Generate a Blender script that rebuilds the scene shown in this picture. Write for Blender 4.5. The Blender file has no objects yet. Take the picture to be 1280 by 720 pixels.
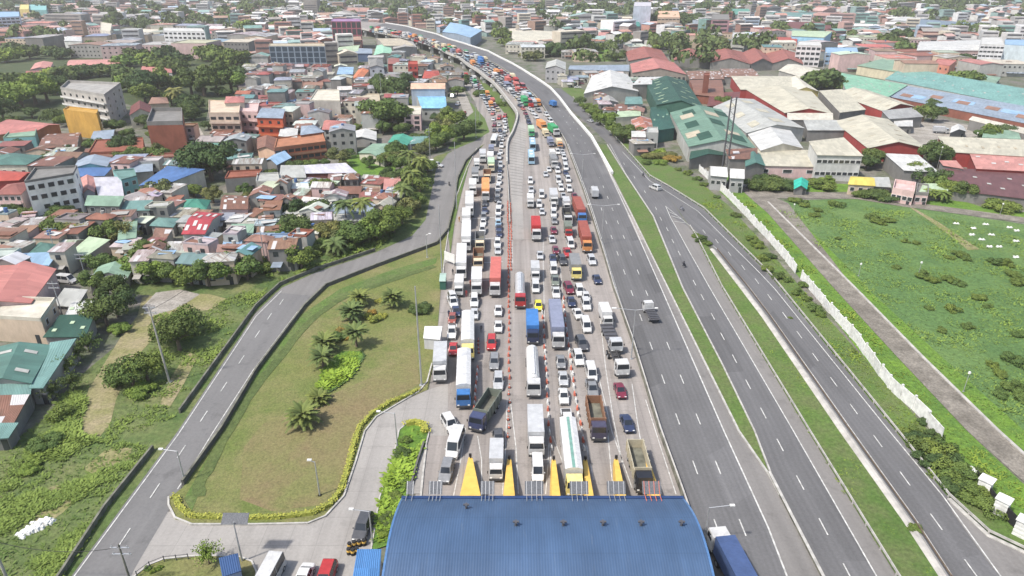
import bpy, math, random
from math import sin, cos, pi, radians, sqrt, atan2, hypot
from mathutils import Vector, noise, geometry
random.seed(7)
S = bpy.context.scene
COL = S.collection
# ---------------------------------------------------------------- camera
F = 850.0; HC = 67.0; TH = math.atan(398 / 850.0); YH = -38.0
CT, ST = cos(TH), sin(TH)
cam_d = bpy.data.cameras.new('camera'); cam = bpy.data.objects.new('camera', cam_d); COL.objects.link(cam)
cam.location = (0, 0, HC); cam.rotation_euler = (pi / 2 - TH, 0, 0)
cam_d.sensor_width = 36; cam_d.lens = 36 * F / 1280; cam_d.clip_start = 1; cam_d.clip_end = 8000
S.camera = cam
# ---------------------------------------------------------------- light
W = bpy.data.worlds.new('World'); S.world = W; W.use_nodes = True
nt = W.node_tree; bg = nt.nodes['Background']
sky = nt.nodes.new('ShaderNodeTexSky'); sky.sky_type = 'NISHITA'; sky.sun_disc = False
SUN = Vector((-0.56, -0.34, 1.0)).normalized()
sky.sun_elevation = math.asin(SUN.z); sky.sun_rotation = atan2(SUN.x, SUN.y)
sky.air_density = 1.2; sky.dust_density = 3.0; sky.altitude = 60
nt.links.new(sky.outputs[0], bg.inputs[0]); bg.inputs[1].default_value = 0.135
sl = bpy.data.lights.new('sun', 'SUN'); sl.energy = 3.4; sl.angle = radians(3); sl.color = (1, 0.945, 0.87)
so = bpy.data.objects.new('sun', sl); COL.objects.link(so)
so.rotation_euler = SUN.to_track_quat('Z', 'Y').to_euler(); so.location = (-100, -50, 300)
S.view_settings.view_transform = 'Standard'; S.view_settings.look = 'None'
S.view_settings.exposure = 0.66; S.view_settings.gamma = 1; S.view_settings.use_curve_mapping = False
S.cycles.max_bounces = 5; S.cycles.diffuse_bounces = 2; S.cycles.glossy_bounces = 2
S.cycles.transmission_bounces = 2; S.cycles.transparent_max_bounces = 4; S.cycles.volume_bounces = 0
S.cycles.caustics_reflective = False; S.cycles.caustics_refractive = False
S.cycles.use_denoising = True

def G(px, py, z=0.0):
    zc = F * (HC - z) / (CT * (py - YH))
    return Vector(((px - 640) * zc / F, (zc - (HC - z) * ST) / CT, z))
def ss(a, b, t):
    t = max(0.0, min(1.0, (t - a) / (b - a))); return t * t * (3 - 2 * t)
def deckz(Y):
    return 5.5 * ss(225, 430, Y) + 1.5 * ss(430, 700, Y)
def GD(px, py):
    z = 0.0
    for _ in range(12): z = deckz(G(px, py, z).y)
    return G(px, py, z)
def P(x, y):  # world -> pixel of a ground point
    zc = y * CT + HC * ST
    return 640 + F * x / zc, 360 + F * (HC * CT - y * ST) / zc

# ---------------------------------------------------------------- materials
MATS = {}
def mat(name, rough=0.85, metal=0.0):
    m = bpy.data.materials.new(name); m.use_nodes = True
    b = m.node_tree.nodes['Principled BSDF']
    b.inputs['Roughness'].default_value = rough; b.inputs['Metallic'].default_value = metal
    b.inputs['Specular IOR Level'].default_value = 0.3
    MATS[name] = m
    return m, m.node_tree, b
def nd(t, ty, **k):
    n = t.nodes.new(ty)
    for a, v in k.items():
        if a.startswith('i_'):
            n.inputs[a[2:].replace('_', ' ')].default_value = v
        else: setattr(n, a, v)
    return n
def coords(t, kind='pos', scale=(1, 1, 1)):
    if kind == 'pos': c = nd(t, 'ShaderNodeNewGeometry').outputs['Position']
    elif kind == 'uv': c = nd(t, 'ShaderNodeUVMap').outputs[0]
    else: c = nd(t, 'ShaderNodeTexCoord').outputs['Object']
    mp = nd(t, 'ShaderNodeMapping'); mp.inputs['Scale'].default_value = scale
    t.links.new(c, mp.inputs[0]); return mp.outputs[0]
def noi(t, vec, scale, detail=4, rough=0.55):
    n = nd(t, 'ShaderNodeTexNoise'); n.inputs['Scale'].default_value = scale
    n.inputs['Detail'].default_value = detail; n.inputs['Roughness'].default_value = rough
    t.links.new(vec, n.inputs['Vector']); return n.outputs[0]
def ramp(t, fac, stops):
    r = nd(t, 'ShaderNodeValToRGB'); cr = r.color_ramp
    while len(cr.elements) < len(stops): cr.elements.new(0.5)
    for e, (p, c) in zip(cr.elements, stops):
        e.position = p; e.color = (c, c, c, 1) if isinstance(c, (int, float)) else (*c, 1)
    t.links.new(fac, r.inputs[0]); return r.outputs[0]
def mix(t, fac, a, b, mode='MIX'):
    m = nd(t, 'ShaderNodeMix', data_type='RGBA', blend_type=mode)
    for s, v in ((m.inputs[0], fac), (m.inputs[6], a), (m.inputs[7], b)):
        if hasattr(v, 'links'): t.links.new(v, s)
        elif isinstance(v, (int, float)): s.default_value = v if s.type == 'VALUE' else (v, v, v, 1)
        else: s.default_value = (*v, 1)
    return m.outputs[2]
def bump(t, b, h, dist=0.1, st=0.6):
    n = nd(t, 'ShaderNodeBump'); n.inputs['Distance'].default_value = dist; n.inputs['Strength'].default_value = st
    t.links.new(h, n.inputs['Height']); t.links.new(n.outputs[0], b.inputs['Normal'])
def setc(t, b, c):
    if hasattr(c, 'links'): t.links.new(c, b.inputs['Base Color'])
    else: b.inputs['Base Color'].default_value = (*c, 1)
def simple(name, c, rough=0.8, metal=0.0, var=0.15, sc=0.8):
    m, t, b = mat(name, rough, metal)
    v = coords(t, 'pos'); n = noi(t, v, sc, 5)
    k = ramp(t, n, [(0.3, 1 - var), (0.7, 1 + var)])
    setc(t, b, mix(t, 1.0, c, k, 'MULTIPLY')); return m
def ground(name, cols, big=0.02, mid=0.15, fine=1.5, bmp=0.25, rough=0.95):
    """cols: 3 colours mixed by large, mid and fine noise"""
    m, t, b = mat(name, rough)
    v = coords(t, 'pos')
    n1 = ramp(t, noi(t, v, big, 6, 0.6), [(0.38, 0), (0.62, 1)])
    n2 = ramp(t, noi(t, v, mid, 6, 0.65), [(0.40, 0), (0.64, 1)])
    n3 = noi(t, v, fine, 6, 0.7)
    c = mix(t, n1, cols[0], cols[1]); c = mix(t, n2, c, cols[2])
    c = mix(t, 1.0, c, ramp(t, n3, [(0.3, 0.62), (0.7, 1.38)]), 'MULTIPLY')
    setc(t, b, c); bump(t, b, n3, bmp, 0.8); return m
def paved(name, c, streak=0.12, joint=0.0, dark=0.75):
    m, t, b = mat(name, 0.9)
    v = coords(t, 'pos')
    big = ramp(t, noi(t, v, 0.03, 5, 0.6), [(0.3, 0.88), (0.7, 1.1)])
    vs = coords(t, 'pos', (1, 0.02, 1))
    st = ramp(t, noi(t, vs, 0.55, 5, 0.6), [(0.3, 1 - streak), (0.7, 1 + streak)])
    fine = ramp(t, noi(t, v, 2.5, 6, 0.7), [(0.3, 0.9), (0.7, 1.1)])
    stain = ramp(t, noi(t, v, 0.25, 6, 0.7), [(0.56, 1.0), (0.70, dark)])
    cc = mix(t, 1.0, c, big, 'MULTIPLY'); cc = mix(t, 1.0, cc, st, 'MULTIPLY')
    cc = mix(t, 1.0, cc, fine, 'MULTIPLY'); cc = mix(t, 1.0, cc, stain, 'MULTIPLY')
    if joint:
        br = nd(t, 'ShaderNodeTexBrick', offset=0.0)
        br.inputs['Scale'].default_value = 1.0; br.inputs['Mortar Size'].default_value = 0.05
        br.inputs['Brick Width'].default_value = 3.6; br.inputs['Row Height'].default_value = joint
        br.inputs['Color1'].default_value = (1, 1, 1, 1); br.inputs['Color2'].default_value = (0.93, 0.93, 0.93, 1)
        br.inputs['Mortar'].default_value = (0.80, 0.80, 0.80, 1)
        t.links.new(v, br.inputs['Vector']); cc = mix(t, 1.0, cc, br.outputs[0], 'MULTIPLY')
    setc(t, b, cc); return m

ground('city_ground', [(0.135, 0.125, 0.110), (0.19, 0.175, 0.16), (0.060, 0.085, 0.035)], 0.03, 0.12, 0.9, 0.1)
ground('grass_lawn', [(0.135, 0.150, 0.045), (0.180, 0.160, 0.075), (0.105, 0.135, 0.035)], 0.05, 0.12, 3.0, 0.15)
ground('grass_brown', [(0.168, 0.148, 0.068), (0.142, 0.148, 0.052), (0.172, 0.135, 0.07)], 0.05, 0.12, 3.0, 0.15)
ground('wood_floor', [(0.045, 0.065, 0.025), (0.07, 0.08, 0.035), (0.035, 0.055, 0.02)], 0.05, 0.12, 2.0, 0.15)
ground('grass_verge', [(0.068, 0.120, 0.026), (0.092, 0.148, 0.034), (0.100, 0.125, 0.045)], 0.05, 0.2, 2.0, 0.2)
ground('grass_field', [(0.088, 0.158, 0.046), (0.112, 0.178, 0.054), (0.068, 0.130, 0.040)], 0.025, 0.12, 1.2, 0.4)
ground('grass_bright', [(0.100, 0.190, 0.022), (0.130, 0.215, 0.030), (0.070, 0.140, 0.025)], 0.05, 0.2, 1.5, 0.3)
ground('scrub', [(0.090, 0.130, 0.038), (0.160, 0.160, 0.070), (0.062, 0.105, 0.028)], 0.04, 0.12, 1.2, 0.3)
ground('furrow', [(0.075, 0.105, 0.032), (0.10, 0.125, 0.04), (0.062, 0.09, 0.027)], 0.1, 0.4, 2.0, 0.2)
ground('dry_dirt', [(0.25, 0.21, 0.13), (0.22, 0.20, 0.10), (0.17, 0.17, 0.065)], 0.06, 0.2, 1.8, 0.15)
ground('path_dirt', [(0.165, 0.148, 0.125), (0.22, 0.20, 0.17), (0.12, 0.108, 0.09)], 0.05, 0.3, 2.5, 0.05)
ground('yard', [(0.27, 0.25, 0.22), (0.33, 0.31, 0.28), (0.20, 0.185, 0.16)], 0.04, 0.2, 1.5, 0.05)
m, t, b = mat('asphalt', 0.9); v = coords(t, 'uv'); ps = coords(t, 'pos')
wv = nd(t, 'ShaderNodeTexWave', wave_type='BANDS', bands_direction='X'); wv.inputs['Scale'].default_value = 0.345; wv.inputs['Distortion'].default_value = 0.6; wv.inputs['Detail Scale'].default_value = 0.1
t.links.new(v, wv.inputs[0]); c = mix(t, 1.0, (0.114, 0.113, 0.115), ramp(t, wv.outputs[1], [(0.1, 0.95), (0.9, 1.03)]), 'MULTIPLY')
c = mix(t, 1.0, c, ramp(t, noi(t, coords(t, 'uv', (1, .03, 1)), .45, 5, .55), [(0.3, 0.84), (0.7, 1.14)]), 'MULTIPLY')
c = mix(t, 1.0, c, ramp(t, noi(t, ps, .05, 5, .6), [(0.3, 0.88), (0.7, 1.12)]), 'MULTIPLY')
c = mix(t, 1.0, c, ramp(t, noi(t, ps, 3.0, 6, .75), [(0.3, 0.86), (0.7, 1.14)]), 'MULTIPLY')
wn = nd(t, 'ShaderNodeTexWhiteNoise', noise_dimensions='2D'); fv = nd(t, 'ShaderNodeVectorMath', operation='FLOOR')
t.links.new(coords(t, 'uv', (1 / 3.55, 1 / 11.0, 1)), fv.inputs[0]); t.links.new(fv.outputs[0], wn.inputs['Vector'])
c = mix(t, 1.0, c, ramp(t, wn.outputs[0], [(0.0, 0.82), (0.05, 0.84), (0.06, 1.0), (0.93, 1.0), (0.94, 1.12)]), 'MULTIPLY'); setc(t, b, c)
paved('asphalt_worn', (0.165, 0.160, 0.155), 0.12)
paved('asphalt_ramp', (0.140, 0.138, 0.137), 0.08)
paved('concrete_slab', (0.245, 0.224, 0.208), 0.24, 4.5, 0.70)
paved('shoulder', (0.172, 0.164, 0.156), 0.14)
paved('concrete_light', (0.275, 0.262, 0.245), 0.10, 5.0, 0.8)
simple('line_white', (0.43, 0.43, 0.41), 0.8, 0, 0.35, 1.5)
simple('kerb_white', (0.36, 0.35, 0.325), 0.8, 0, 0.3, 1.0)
simple('wall_concrete', (0.36, 0.345, 0.32), 0.9, 0, 0.25, 0.6)
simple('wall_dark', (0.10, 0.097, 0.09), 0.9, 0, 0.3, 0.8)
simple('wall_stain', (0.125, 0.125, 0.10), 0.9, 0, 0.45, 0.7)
simple('panel_white', (0.58, 0.58, 0.56), 0.85, 0, 0.22, 1.1)
simple('steel', (0.42, 0.43, 0.44), 0.45, 0.5, 0.1)
simple('steel_dark', (0.10, 0.10, 0.11), 0.6, 0.3, 0.1)
simple('black', (0.02, 0.02, 0.022), 0.7)
simple('rubber', (0.022, 0.022, 0.024), 0.9)
simple('chassis', (0.05, 0.05, 0.052), 0.8)
simple('bark', (0.13, 0.10, 0.075), 0.95, 0, 0.3, 4)
simple('yellow_paint', (0.62, 0.40, 0.09), 0.6, 0, 0.12, 1.0)
simple('orange_cone', (0.52, 0.15, 0.10), 0.6, 0, 0.1)
simple('solar', (0.11, 0.115, 0.125), 0.8, 0.0, 0.3, 6)
simple('white_plain', (0.60, 0.60, 0.58), 0.7, 0, 0.08)
m, t, b = mat('glass_dark', 0.12); setc(t, b, (0.018, 0.022, 0.028)); b.inputs['Specular IOR Level'].default_value = 0.6
m, t, b = mat('window_pane', 0.15); setc(t, b, (0.035, 0.04, 0.045)); b.inputs['Specular IOR Level'].default_value = 0.5
m, t, b = mat('glass_curtain', 0.6); setc(t, b, (0.010, 0.03, 0.055)); b.inputs['Specular IOR Level'].default_value = 0.6
m, t, b = mat('lamp_lens', 0.2); setc(t, b, (0.75, 0.75, 0.72))
def objcol(t):
    return nd(t, 'ShaderNodeObjectInfo').outputs['Color']
# car paint : object colour
m, t, b = mat('paint', 0.28); c = objcol(t)
n = ramp(t, noi(t, coords(t, 'obj'), 1.4, 6, .7), [(0.32, 0.74), (0.62, 1.05)])
setc(t, b, mix(t, 1.0, c, n, 'MULTIPLY')); b.inputs['Coat Weight'].default_value = 0.4
# container / truck box : ribbed
m, t, b = mat('box_ribbed', 0.55); c = objcol(t); v = coords(t, 'obj')
wv = nd(t, 'ShaderNodeTexWave', wave_type='BANDS', bands_direction='Y'); wv.inputs['Scale'].default_value = 1.4
t.links.new(v, wv.inputs[0]); n = ramp(t, noi(t, v, 0.9, 6, 0.7), [(0.3, 0.78), (0.65, 1.08)])
setc(t, b, mix(t, 1.0, c, n, 'MULTIPLY')); bump(t, b, wv.outputs[1], 0.04, 0.7)
# walls : object colour with weather streaks
m, t, b = mat('wall', 0.92); c = objcol(t)
vs = coords(t, 'pos', (1, 1, 0.18)); n = ramp(t, noi(t, coords(t, 'pos', (1, 1, 0.45)), 0.5, 6, 0.7), [(0.35, 0.82), (0.62, 1.06)])
n2 = ramp(t, noi(t, coords(t, 'pos'), 0.16, 3), [(0.3, 0.86), (0.7, 1.08)])
setc(t, b, mix(t, 1.0, mix(t, 1.0, c, n, 'MULTIPLY'), n2, 'MULTIPLY'))
def roofmat(name, rust, tile=False):
    m, t, b = mat(name, 0.6); c = objcol(t); v = coords(t, 'uv')
    fl = coords(t, 'uv', (1 / 0.95, 1 / 3.2, 1))
    vor = nd(t, 'ShaderNodeTexWhiteNoise', noise_dimensions='2D')
    sn = nd(t, 'ShaderNodeVectorMath', operation='FLOOR'); t.links.new(fl, sn.inputs[0]); t.links.new(sn.outputs[0], vor.inputs['Vector'])
    sh = ramp(t, vor.outputs[0], [(0.0, 0.86), (1.0, 1.10)])
    pos = coords(t, 'pos')
    big = noi(t, pos, 0.12, 6, 0.65)
    c2 = mix(t, 1.0, c, sh, 'MULTIPLY')
    c2 = mix(t, 1.0, c2, ramp(t, big, [(0.3, 0.80), (0.7, 1.12)]), 'MULTIPLY')
    st = noi(t, coords(t, 'uv', (1, 0.22, 1)), 0.9, 6, 0.7)
    rf = ramp(t, st, [(0.62 - rust * 0.3, 0), (0.74 - rust * 0.2, min(1, 0.25 + rust))])
    c2 = mix(t, rf, c2, (0.125, 0.070, 0.048))
    if rust > 0.4:  # odd replacement sheets
        odd = ramp(t, vor.outputs[0], [(0.90, 0), (0.92, 0.85)])
        c2 = mix(t, odd, c2, (0.50, 0.50, 0.50))
    wv = nd(t, 'ShaderNodeTexWave', wave_type='BANDS', bands_direction='X')
    wv.inputs['Scale'].default_value = 1.3; t.links.new(v, wv.inputs[0])
    c2 = mix(t, 1.0, c2, ramp(t, wv.outputs[1], [(0.0, 0.90), (0.5, 1.04)]), 'MULTIPLY')
    bump(t, b, wv.outputs[1], 0.06, 0.7)
    setc(t, b, c2)
roofmat('roof', 0.12); roofmat('roof_rusty', 0.62)
m, t, b = mat('roof_flat', 0.9); c = objcol(t)
n = ramp(t, noi(t, coords(t, 'pos'), 0.3, 7, 0.7), [(0.3, 0.62), (0.7, 1.12)]); setc(t, b, mix(t, 1.0, c, n, 'MULTIPLY'))
# toll roof : corrugated blue
m, t, b = mat('toll_roof', 0.5); v = coords(t, 'uv')
wv = nd(t, 'ShaderNodeTexWave', wave_type='BANDS', bands_direction='X'); wv.inputs['Scale'].default_value = 1.05
t.links.new(v, wv.inputs[0])
n = ramp(t, noi(t, coords(t, 'uv', (1, 0.15, 1)), 0.7, 5, 0.6), [(0.3, 0.86), (0.7, 1.1)])
c = mix(t, 1.0, (0.052, 0.094, 0.172), n, 'MULTIPLY')
c = mix(t, 1.0, c, ramp(t, noi(t, v, .13, 5, .6), [(0.3, 0.86), (0.7, 1.12)]), 'MULTIPLY')
c = mix(t, ramp(t, noi(t, coords(t, 'uv', (1, .12, 1)), 1.6, 6, .75), [(0.60, 0.0), (0.72, 0.30)]), c, (.16, .19, .22))
c = mix(t, 1.0, c, ramp(t, wv.outputs[1], [(0.0, 0.90), (0.45, 1.03)]), 'MULTIPLY')
br = nd(t, 'ShaderNodeTexBrick', offset=0.0); br.inputs['Scale'].default_value = 1.0
br.inputs['Brick Width'].default_value = 400; br.inputs['Row Height'].default_value = 5.5; br.inputs['Mortar Size'].default_value = 0.035
br.inputs['Color1'].default_value = (1, 1, 1, 1); br.inputs['Color2'].default_value = (0.97, 0.97, 0.97, 1); br.inputs['Mortar'].default_value = (0.8, 0.8, 0.8, 1)
t.links.new(v, br.inputs['Vector']); c = mix(t, 1.0, c, br.outputs[0], 'MULTIPLY')
setc(t, b, c); bump(t, b, wv.outputs[1], 0.03, 0.5)
# foliage : object colour * per-leaf attribute
m, t, b = mat('foliage', 0.7); c = objcol(t)
at = nd(t, 'ShaderNodeAttribute', attribute_name='tone')
rnd = nd(t, 'ShaderNodeObjectInfo').outputs['Random']
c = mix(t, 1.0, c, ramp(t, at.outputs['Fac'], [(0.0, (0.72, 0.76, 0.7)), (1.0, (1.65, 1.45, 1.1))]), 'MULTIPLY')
c = mix(t, 1.0, c, ramp(t, rnd, [(0.0, (0.78, 0.85, 0.9)), (1.0, (1.25, 1.12, 0.9))]), 'MULTIPLY')
setc(t, b, c); b.inputs['Specular IOR Level'].default_value = 0.15
# far city : vertex colour
m, t, b = mat('city_mix', 0.85); at = nd(t, 'ShaderNodeAttribute', attribute_name='col')
n = ramp(t, noi(t, coords(t, 'pos'), 0.25, 5, 0.7), [(0.3, 0.7), (0.7, 1.12)])
setc(t, b, mix(t, 1.0, at.outputs['Color'], n, 'MULTIPLY'))

# ---------------------------------------------------------------- mesh helpers
class M:
    def __init__(s): s.v = []; s.f = []; s.m = []; s.uv = []; s.tone = []; s.col = []
    def face(s, pts, mi=0, uv=None, tone=None, col=None):
        n = len(s.v); s.v += [tuple(p) for p in pts]; s.f.append(tuple(range(n, n + len(pts)))); s.m.append(mi)
        s.uv.append(uv); s.tone.append(tone); s.col.append(col)
    def box(s, x0, x1, y0, y1, z0, z1, mi=0, tx=1, ty=1, col=None, cx=0, cy=0, a=0):
        """box, top face scaled by tx, ty; optional yaw a about cx, cy"""
        mx, my = (x0 + x1) / 2, (y0 + y1) / 2; hx, hy = (x1 - x0) / 2, (y1 - y0) / 2
        b = [(mx - hx, my - hy, z0), (mx + hx, my - hy, z0), (mx + hx, my + hy, z0), (mx - hx, my + hy, z0)]
        t = [(mx - hx * tx, my - hy * ty, z1), (mx + hx * tx, my - hy * ty, z1), (mx + hx * tx, my + hy * ty, z1), (mx - hx * tx, my + hy * ty, z1)]
        s.prism(b, t, mi, col, cx, cy, a)
    def prism(s, b, t, mi=0, col=None, cx=0, cy=0, a=0, cap=True):
        if a or cx or cy:
            ca, sa = cos(a), sin(a)
            r = lambda p: (cx + p[0] * ca - p[1] * sa, cy + p[0] * sa + p[1] * ca, p[2])
            b = [r(p) for p in b]; t = [r(p) for p in t]
        n = len(b)
        for i in range(n):
            j = (i + 1) % n; s.face([b[i], b[j], t[j], t[i]], mi, col=col)
        if cap: s.face(t, mi, col=col); s.face(b[::-1], mi, col=col)
    def tube(s, p, q, r0, r1=None, n=6, mi=0):
        r1 = r0 if r1 is None else r1; p = Vector(p); q = Vector(q); d = (q - p).normalized()
        u = d.orthogonal().normalized(); w = d.cross(u)
        b = [p + (u * cos(2 * pi * i / n) + w * sin(2 * pi * i / n)) * r0 for i in range(n)]
        t = [q + (u * cos(2 * pi * i / n) + w * sin(2 * pi * i / n)) * r1 for i in range(n)]
        s.prism(b, t, mi)
    def mesh(s, name, mats):
        me = bpy.data.meshes.new(name); me.from_pydata(s.v, [], s.f)
        for k in ([mats] if isinstance(mats, str) else mats): me.materials.append(MATS[k])
        me.polygons.foreach_set('material_index', s.m)
        if any(u is not None for u in s.uv):
            l = me.uv_layers.new(name='UVMap'); d = []
            for f, u in zip(s.f, s.uv):
                for i in range(len(f)): d += list(u[i]) if u else [0, 0]
            l.data.foreach_set('uv', d)
        if any(u is not None for u in s.tone):
            l = me.attributes.new('tone', 'FLOAT', 'FACE'); l.data.foreach_set('value', [x if x is not None else 0.5 for x in s.tone])
        if any(u is not None for u in s.col):
            l = me.attributes.new('col', 'FLOAT_COLOR', 'FACE'); d = []
            for c in s.col: d += [*(c or (0.4, 0.4, 0.4)), 1]
            l.data.foreach_set('color', d)
        me.validate(); me.update(); return me
def ob(name, me, parent=None, loc=(0, 0, 0), rot=0, color=None, scale=None):
    o = bpy.data.objects.new(name, me); COL.objects.link(o); o.location = loc; o.rotation_euler = (0, 0, rot)
    if parent: o.parent = parent
    if color: o.color = (*color, 1)
    if scale: o.scale = scale
    return o
def tag(o, label=None, cat=None, group=None, kind=None):
    if label: o['label'] = label
    if cat: o['category'] = cat
    if group: o['group'] = group
    if kind: o['kind'] = kind
    return o
def poly(name, pts, z, m, kind='structure', deck=False, parent=None):
    """flat sheet from pixel outline"""
    w = []
    for p in pts:
        g = GD(*p) if deck else G(p[0], p[1], 0); w.append(Vector((g.x, g.y, g.z + z)))
    tr = geometry.tessellate_polygon([w]); me = bpy.data.meshes.new(name)
    fs = []
    for t in tr:
        a, b, c = (w[i] for i in t)
        fs.append(t if (b - a).cross(c - a).z > 0 else t[::-1])
    me.from_pydata([tuple(p) for p in w], [], fs); me.materials.append(MATS[m]); o = ob(name, me, parent)
    if kind: o['kind'] = kind
    return o
def lerp_line(pts, k):
    """resample polyline (list of Vector) every k metres"""
    out = [pts[0].copy()]
    for a, b in zip(pts, pts[1:]):
        n = max(1, int(round((b - a).length / k)))
        for i in range(1, n + 1): out.append(a.lerp(b, i / n))
    return out
def smooth_px(pts, n=4):
    """Catmull-Rom through pixel points"""
    out = []
    for i in range(len(pts) - 1):
        p0 = pts[max(0, i - 1)]; p1 = pts[i]; p2 = pts[i + 1]; p3 = pts[min(len(pts) - 1, i + 2)]
        for k in range(n):
            t = k / n
            out.append(tuple(0.5 * ((2 * p1[a]) + (-p0[a] + p2[a]) * t + (2 * p0[a] - 5 * p1[a] + 4 * p2[a] - p3[a]) * t * t + (-p0[a] + 3 * p1[a] - 3 * p2[a] + p3[a]) * t ** 3) for a in (0, 1)))
    out.append(pts[-1]); return out
def offs(w, d):
    """offset polyline sideways"""
    out = []
    for i, p in enumerate(w):
        a = w[max(0, i - 1)]; b = w[min(len(w) - 1, i + 1)]; t = (b - a); t.z = 0; t.normalize()
        out.append(p + Vector((-t.y, t.x, 0)) * d)
    return out
def wline(pts, deck=False, z=0): 
    r = [GD(*p) if deck else G(p[0], p[1], 0) for p in pts]
    return [Vector((p.x, p.y, p.z + z)) for p in r]
def strip_m(mm, w, a, b, z, mi=0):
    l = offs(w, a); r = offs(w, b)
    for i in range(len(w) - 1):
        q = [l[i], l[i + 1], r[i + 1], r[i]]; q = [(p.x, p.y, p.z + z) for p in q]
        if (Vector(q[1]) - Vector(q[0])).cross(Vector(q[2]) - Vector(q[1])).z < 0: q = q[::-1]
        mm.face(q, mi)
def wall_m(mm, w, th, h, mi=0, top=None, z0=0, tp=None):
    """continuous wall along polyline with butt-mitred joints; tp = top thickness"""
    tp = th if tp is None else tp
    l = offs(w, th / 2); r = offs(w, -th / 2); lt = offs(w, tp / 2); rt = offs(w, -tp / 2)
    U = lambda p, dz: (p.x, p.y, p.z + dz)
    for i in range(len(w) - 1):
        j = i + 1
        mm.face([U(l[i], z0), U(l[j], z0), U(lt[j], h), U(lt[i], h)][::-1], mi)
        mm.face([U(r[i], z0), U(r[j], z0), U(rt[j], h), U(rt[i], h)], mi)
        mm.face([U(lt[i], h), U(rt[i], h), U(rt[j], h), U(lt[j], h)], mi if top is None else top)
    for k, s in ((0, 1), (-1, -1)):
        mm.face([U(l[k], z0), U(r[k], z0), U(rt[k], h), U(lt[k], h)], mi)
# ================================================================ GROUND AND ROADS
me = bpy.data.meshes.new('ground'); me.from_pydata([(-2600, -250, 0), (2600, -250, 0), (2600, 3600, 0), (-2600, 3600, 0)], [], [(0, 1, 2, 3)])
me.materials.append(MATS['city_ground']); tag(ob('ground', me), kind='structure')
# --- left side: scrub, dirt
poly('scrub_ground', [(-250, 900), (-60, 640), (-30, 560), (22, 548), (60, 520), (100, 470), (160, 420), (190, 370), (120, 362), (115, 330), (180, 322), (330, 318), (350, 290), (400, 262), (470, 270), (500, 250), (512, 222), (545, 195), (575, 186), (592, 178), (560, 192), (545, 212), (540, 237), (532, 275), (515, 295), (470, 315), (395, 340), (352, 360), (320, 390), (222, 540), (90, 720), (-10, 880)], 0.02, 'scrub')
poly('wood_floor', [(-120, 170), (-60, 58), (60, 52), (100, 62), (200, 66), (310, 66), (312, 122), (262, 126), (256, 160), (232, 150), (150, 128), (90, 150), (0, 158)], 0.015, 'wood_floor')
poly('dirt_clearing', [(92, 545), (100, 515), (112, 485), (132, 452), (152, 420), (172, 395), (178, 372), (215, 366), (262, 368), (285, 374), (262, 388), (226, 390), (205, 402), (190, 425), (172, 445), (158, 470), (145, 500), (138, 530), (120, 552)], 0.05, 'dry_dirt')
poly('dirt_track', [(178, 384), (195, 366), (225, 362), (250, 368), (235, 378), (215, 388), (188, 396)], 0.07, 'yard')
poly('green_lot', [(420, 190), (445, 188), (478, 203), (495, 210), (488, 221), (440, 219), (430, 207)], 0.04, 'grass_bright')
poly('green_verge', [(555, 108), (572, 112), (590, 130), (606, 148), (612, 165), (590, 178), (575, 186), (560, 186), (575, 160), (585, 140), (575, 122), (560, 114)], 0.052, 'grass_verge')
poly('green_slope', [(600, 100), (612, 108), (626, 118), (636, 130), (644, 142), (643, 152), (638, 168), (636, 160), (634, 146), (618, 126), (604, 110)], 0.05, 'grass_verge')
poly('yard_ground', [(735, 60), (760, 60), (776, 76), (735, 78)], 0.05, 'grass_bright')
# --- right side fields
poly('verge_right', [(700, 112), (716, 105), (740, 118), (758, 138), (790, 165), (822, 200), (868, 222), (912, 258), (950, 300), (1010, 370), (1180, 560), (1290, 680), (1420, 830), (1280, 720), (1185, 622), (1120, 540), (975, 360), (880, 262), (812, 222), (776, 180), (745, 150)], 0.02, 'grass_verge')
poly('grass_strip', [(876, 214), (910, 220), (935, 243), (960, 267), (1042, 360), (1120, 445), (1210, 540), (1290, 615), (1420, 750), (1290, 690), (1175, 545), (1110, 485), (1037, 392), (995, 342), (960, 300), (927, 265), (900, 240)], 0.03, 'grass_bright')
poly('grass_field', [(960, 252), (1070, 248), (1130, 257), (1290, 282), (1600, 330), (1700, 700), (1420, 680), (1280, 575), (1247, 540), (1155, 450), (1067, 360)], 0.03, 'grass_field')
poly('bright_grass_edge', [(960, 255), (975, 254), (1000, 275), (1030, 305), (1075, 350), (1085, 362), (1170, 440), (1270, 530), (1400, 640), (1400, 690), (1280, 575), (1247, 540), (1155, 450), (1067, 360)], 0.06, 'grass_bright')
poly('grass_far_edge', [(930, 228), (1060, 230), (1070, 240), (960, 240), (935, 236)], 0.03, 'grass_bright')
poly('grass_by_sheds', [(1150, 245), (1180, 244), (1225, 258), (1300, 268), (1300, 278), (1200, 264), (1150, 255)], 0.03, 'grass_bright')
pw = [( -0, 0)]
poly('dirt_path', [(925, 236), (950, 240), (985, 254), (1067, 360), (1155, 450), (1247, 540), (1290, 580), (1420, 700), (1420, 740), (1290, 612), (1210, 540), (1120, 445), (1042, 360), (960, 267), (938, 248)], 0.09, 'path_dirt')
poly('cross_path', [(930, 238), (1010, 240), (1070, 243), (1130, 252), (1200, 261), (1300, 275), (1300, 281), (1200, 268), (1125, 258), (1070, 249), (960, 248)], 0.11, 'path_dirt')
poly('foot_track', [(1135, 258), (1145, 262), (1175, 279), (1200, 296), (1225, 312), (1210, 313), (1185, 293), (1160, 275)], 0.07, 'dry_dirt')
poly('factory_yard', [(1120, 150), (1180, 152), (1270, 165), (1180, 175), (1160, 190), (1130, 170)], 0.05, 'yard')
poly('side_street', [(915, 215), (940, 218), (950, 238), (905, 236)], 0.06, 'yard')
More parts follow.
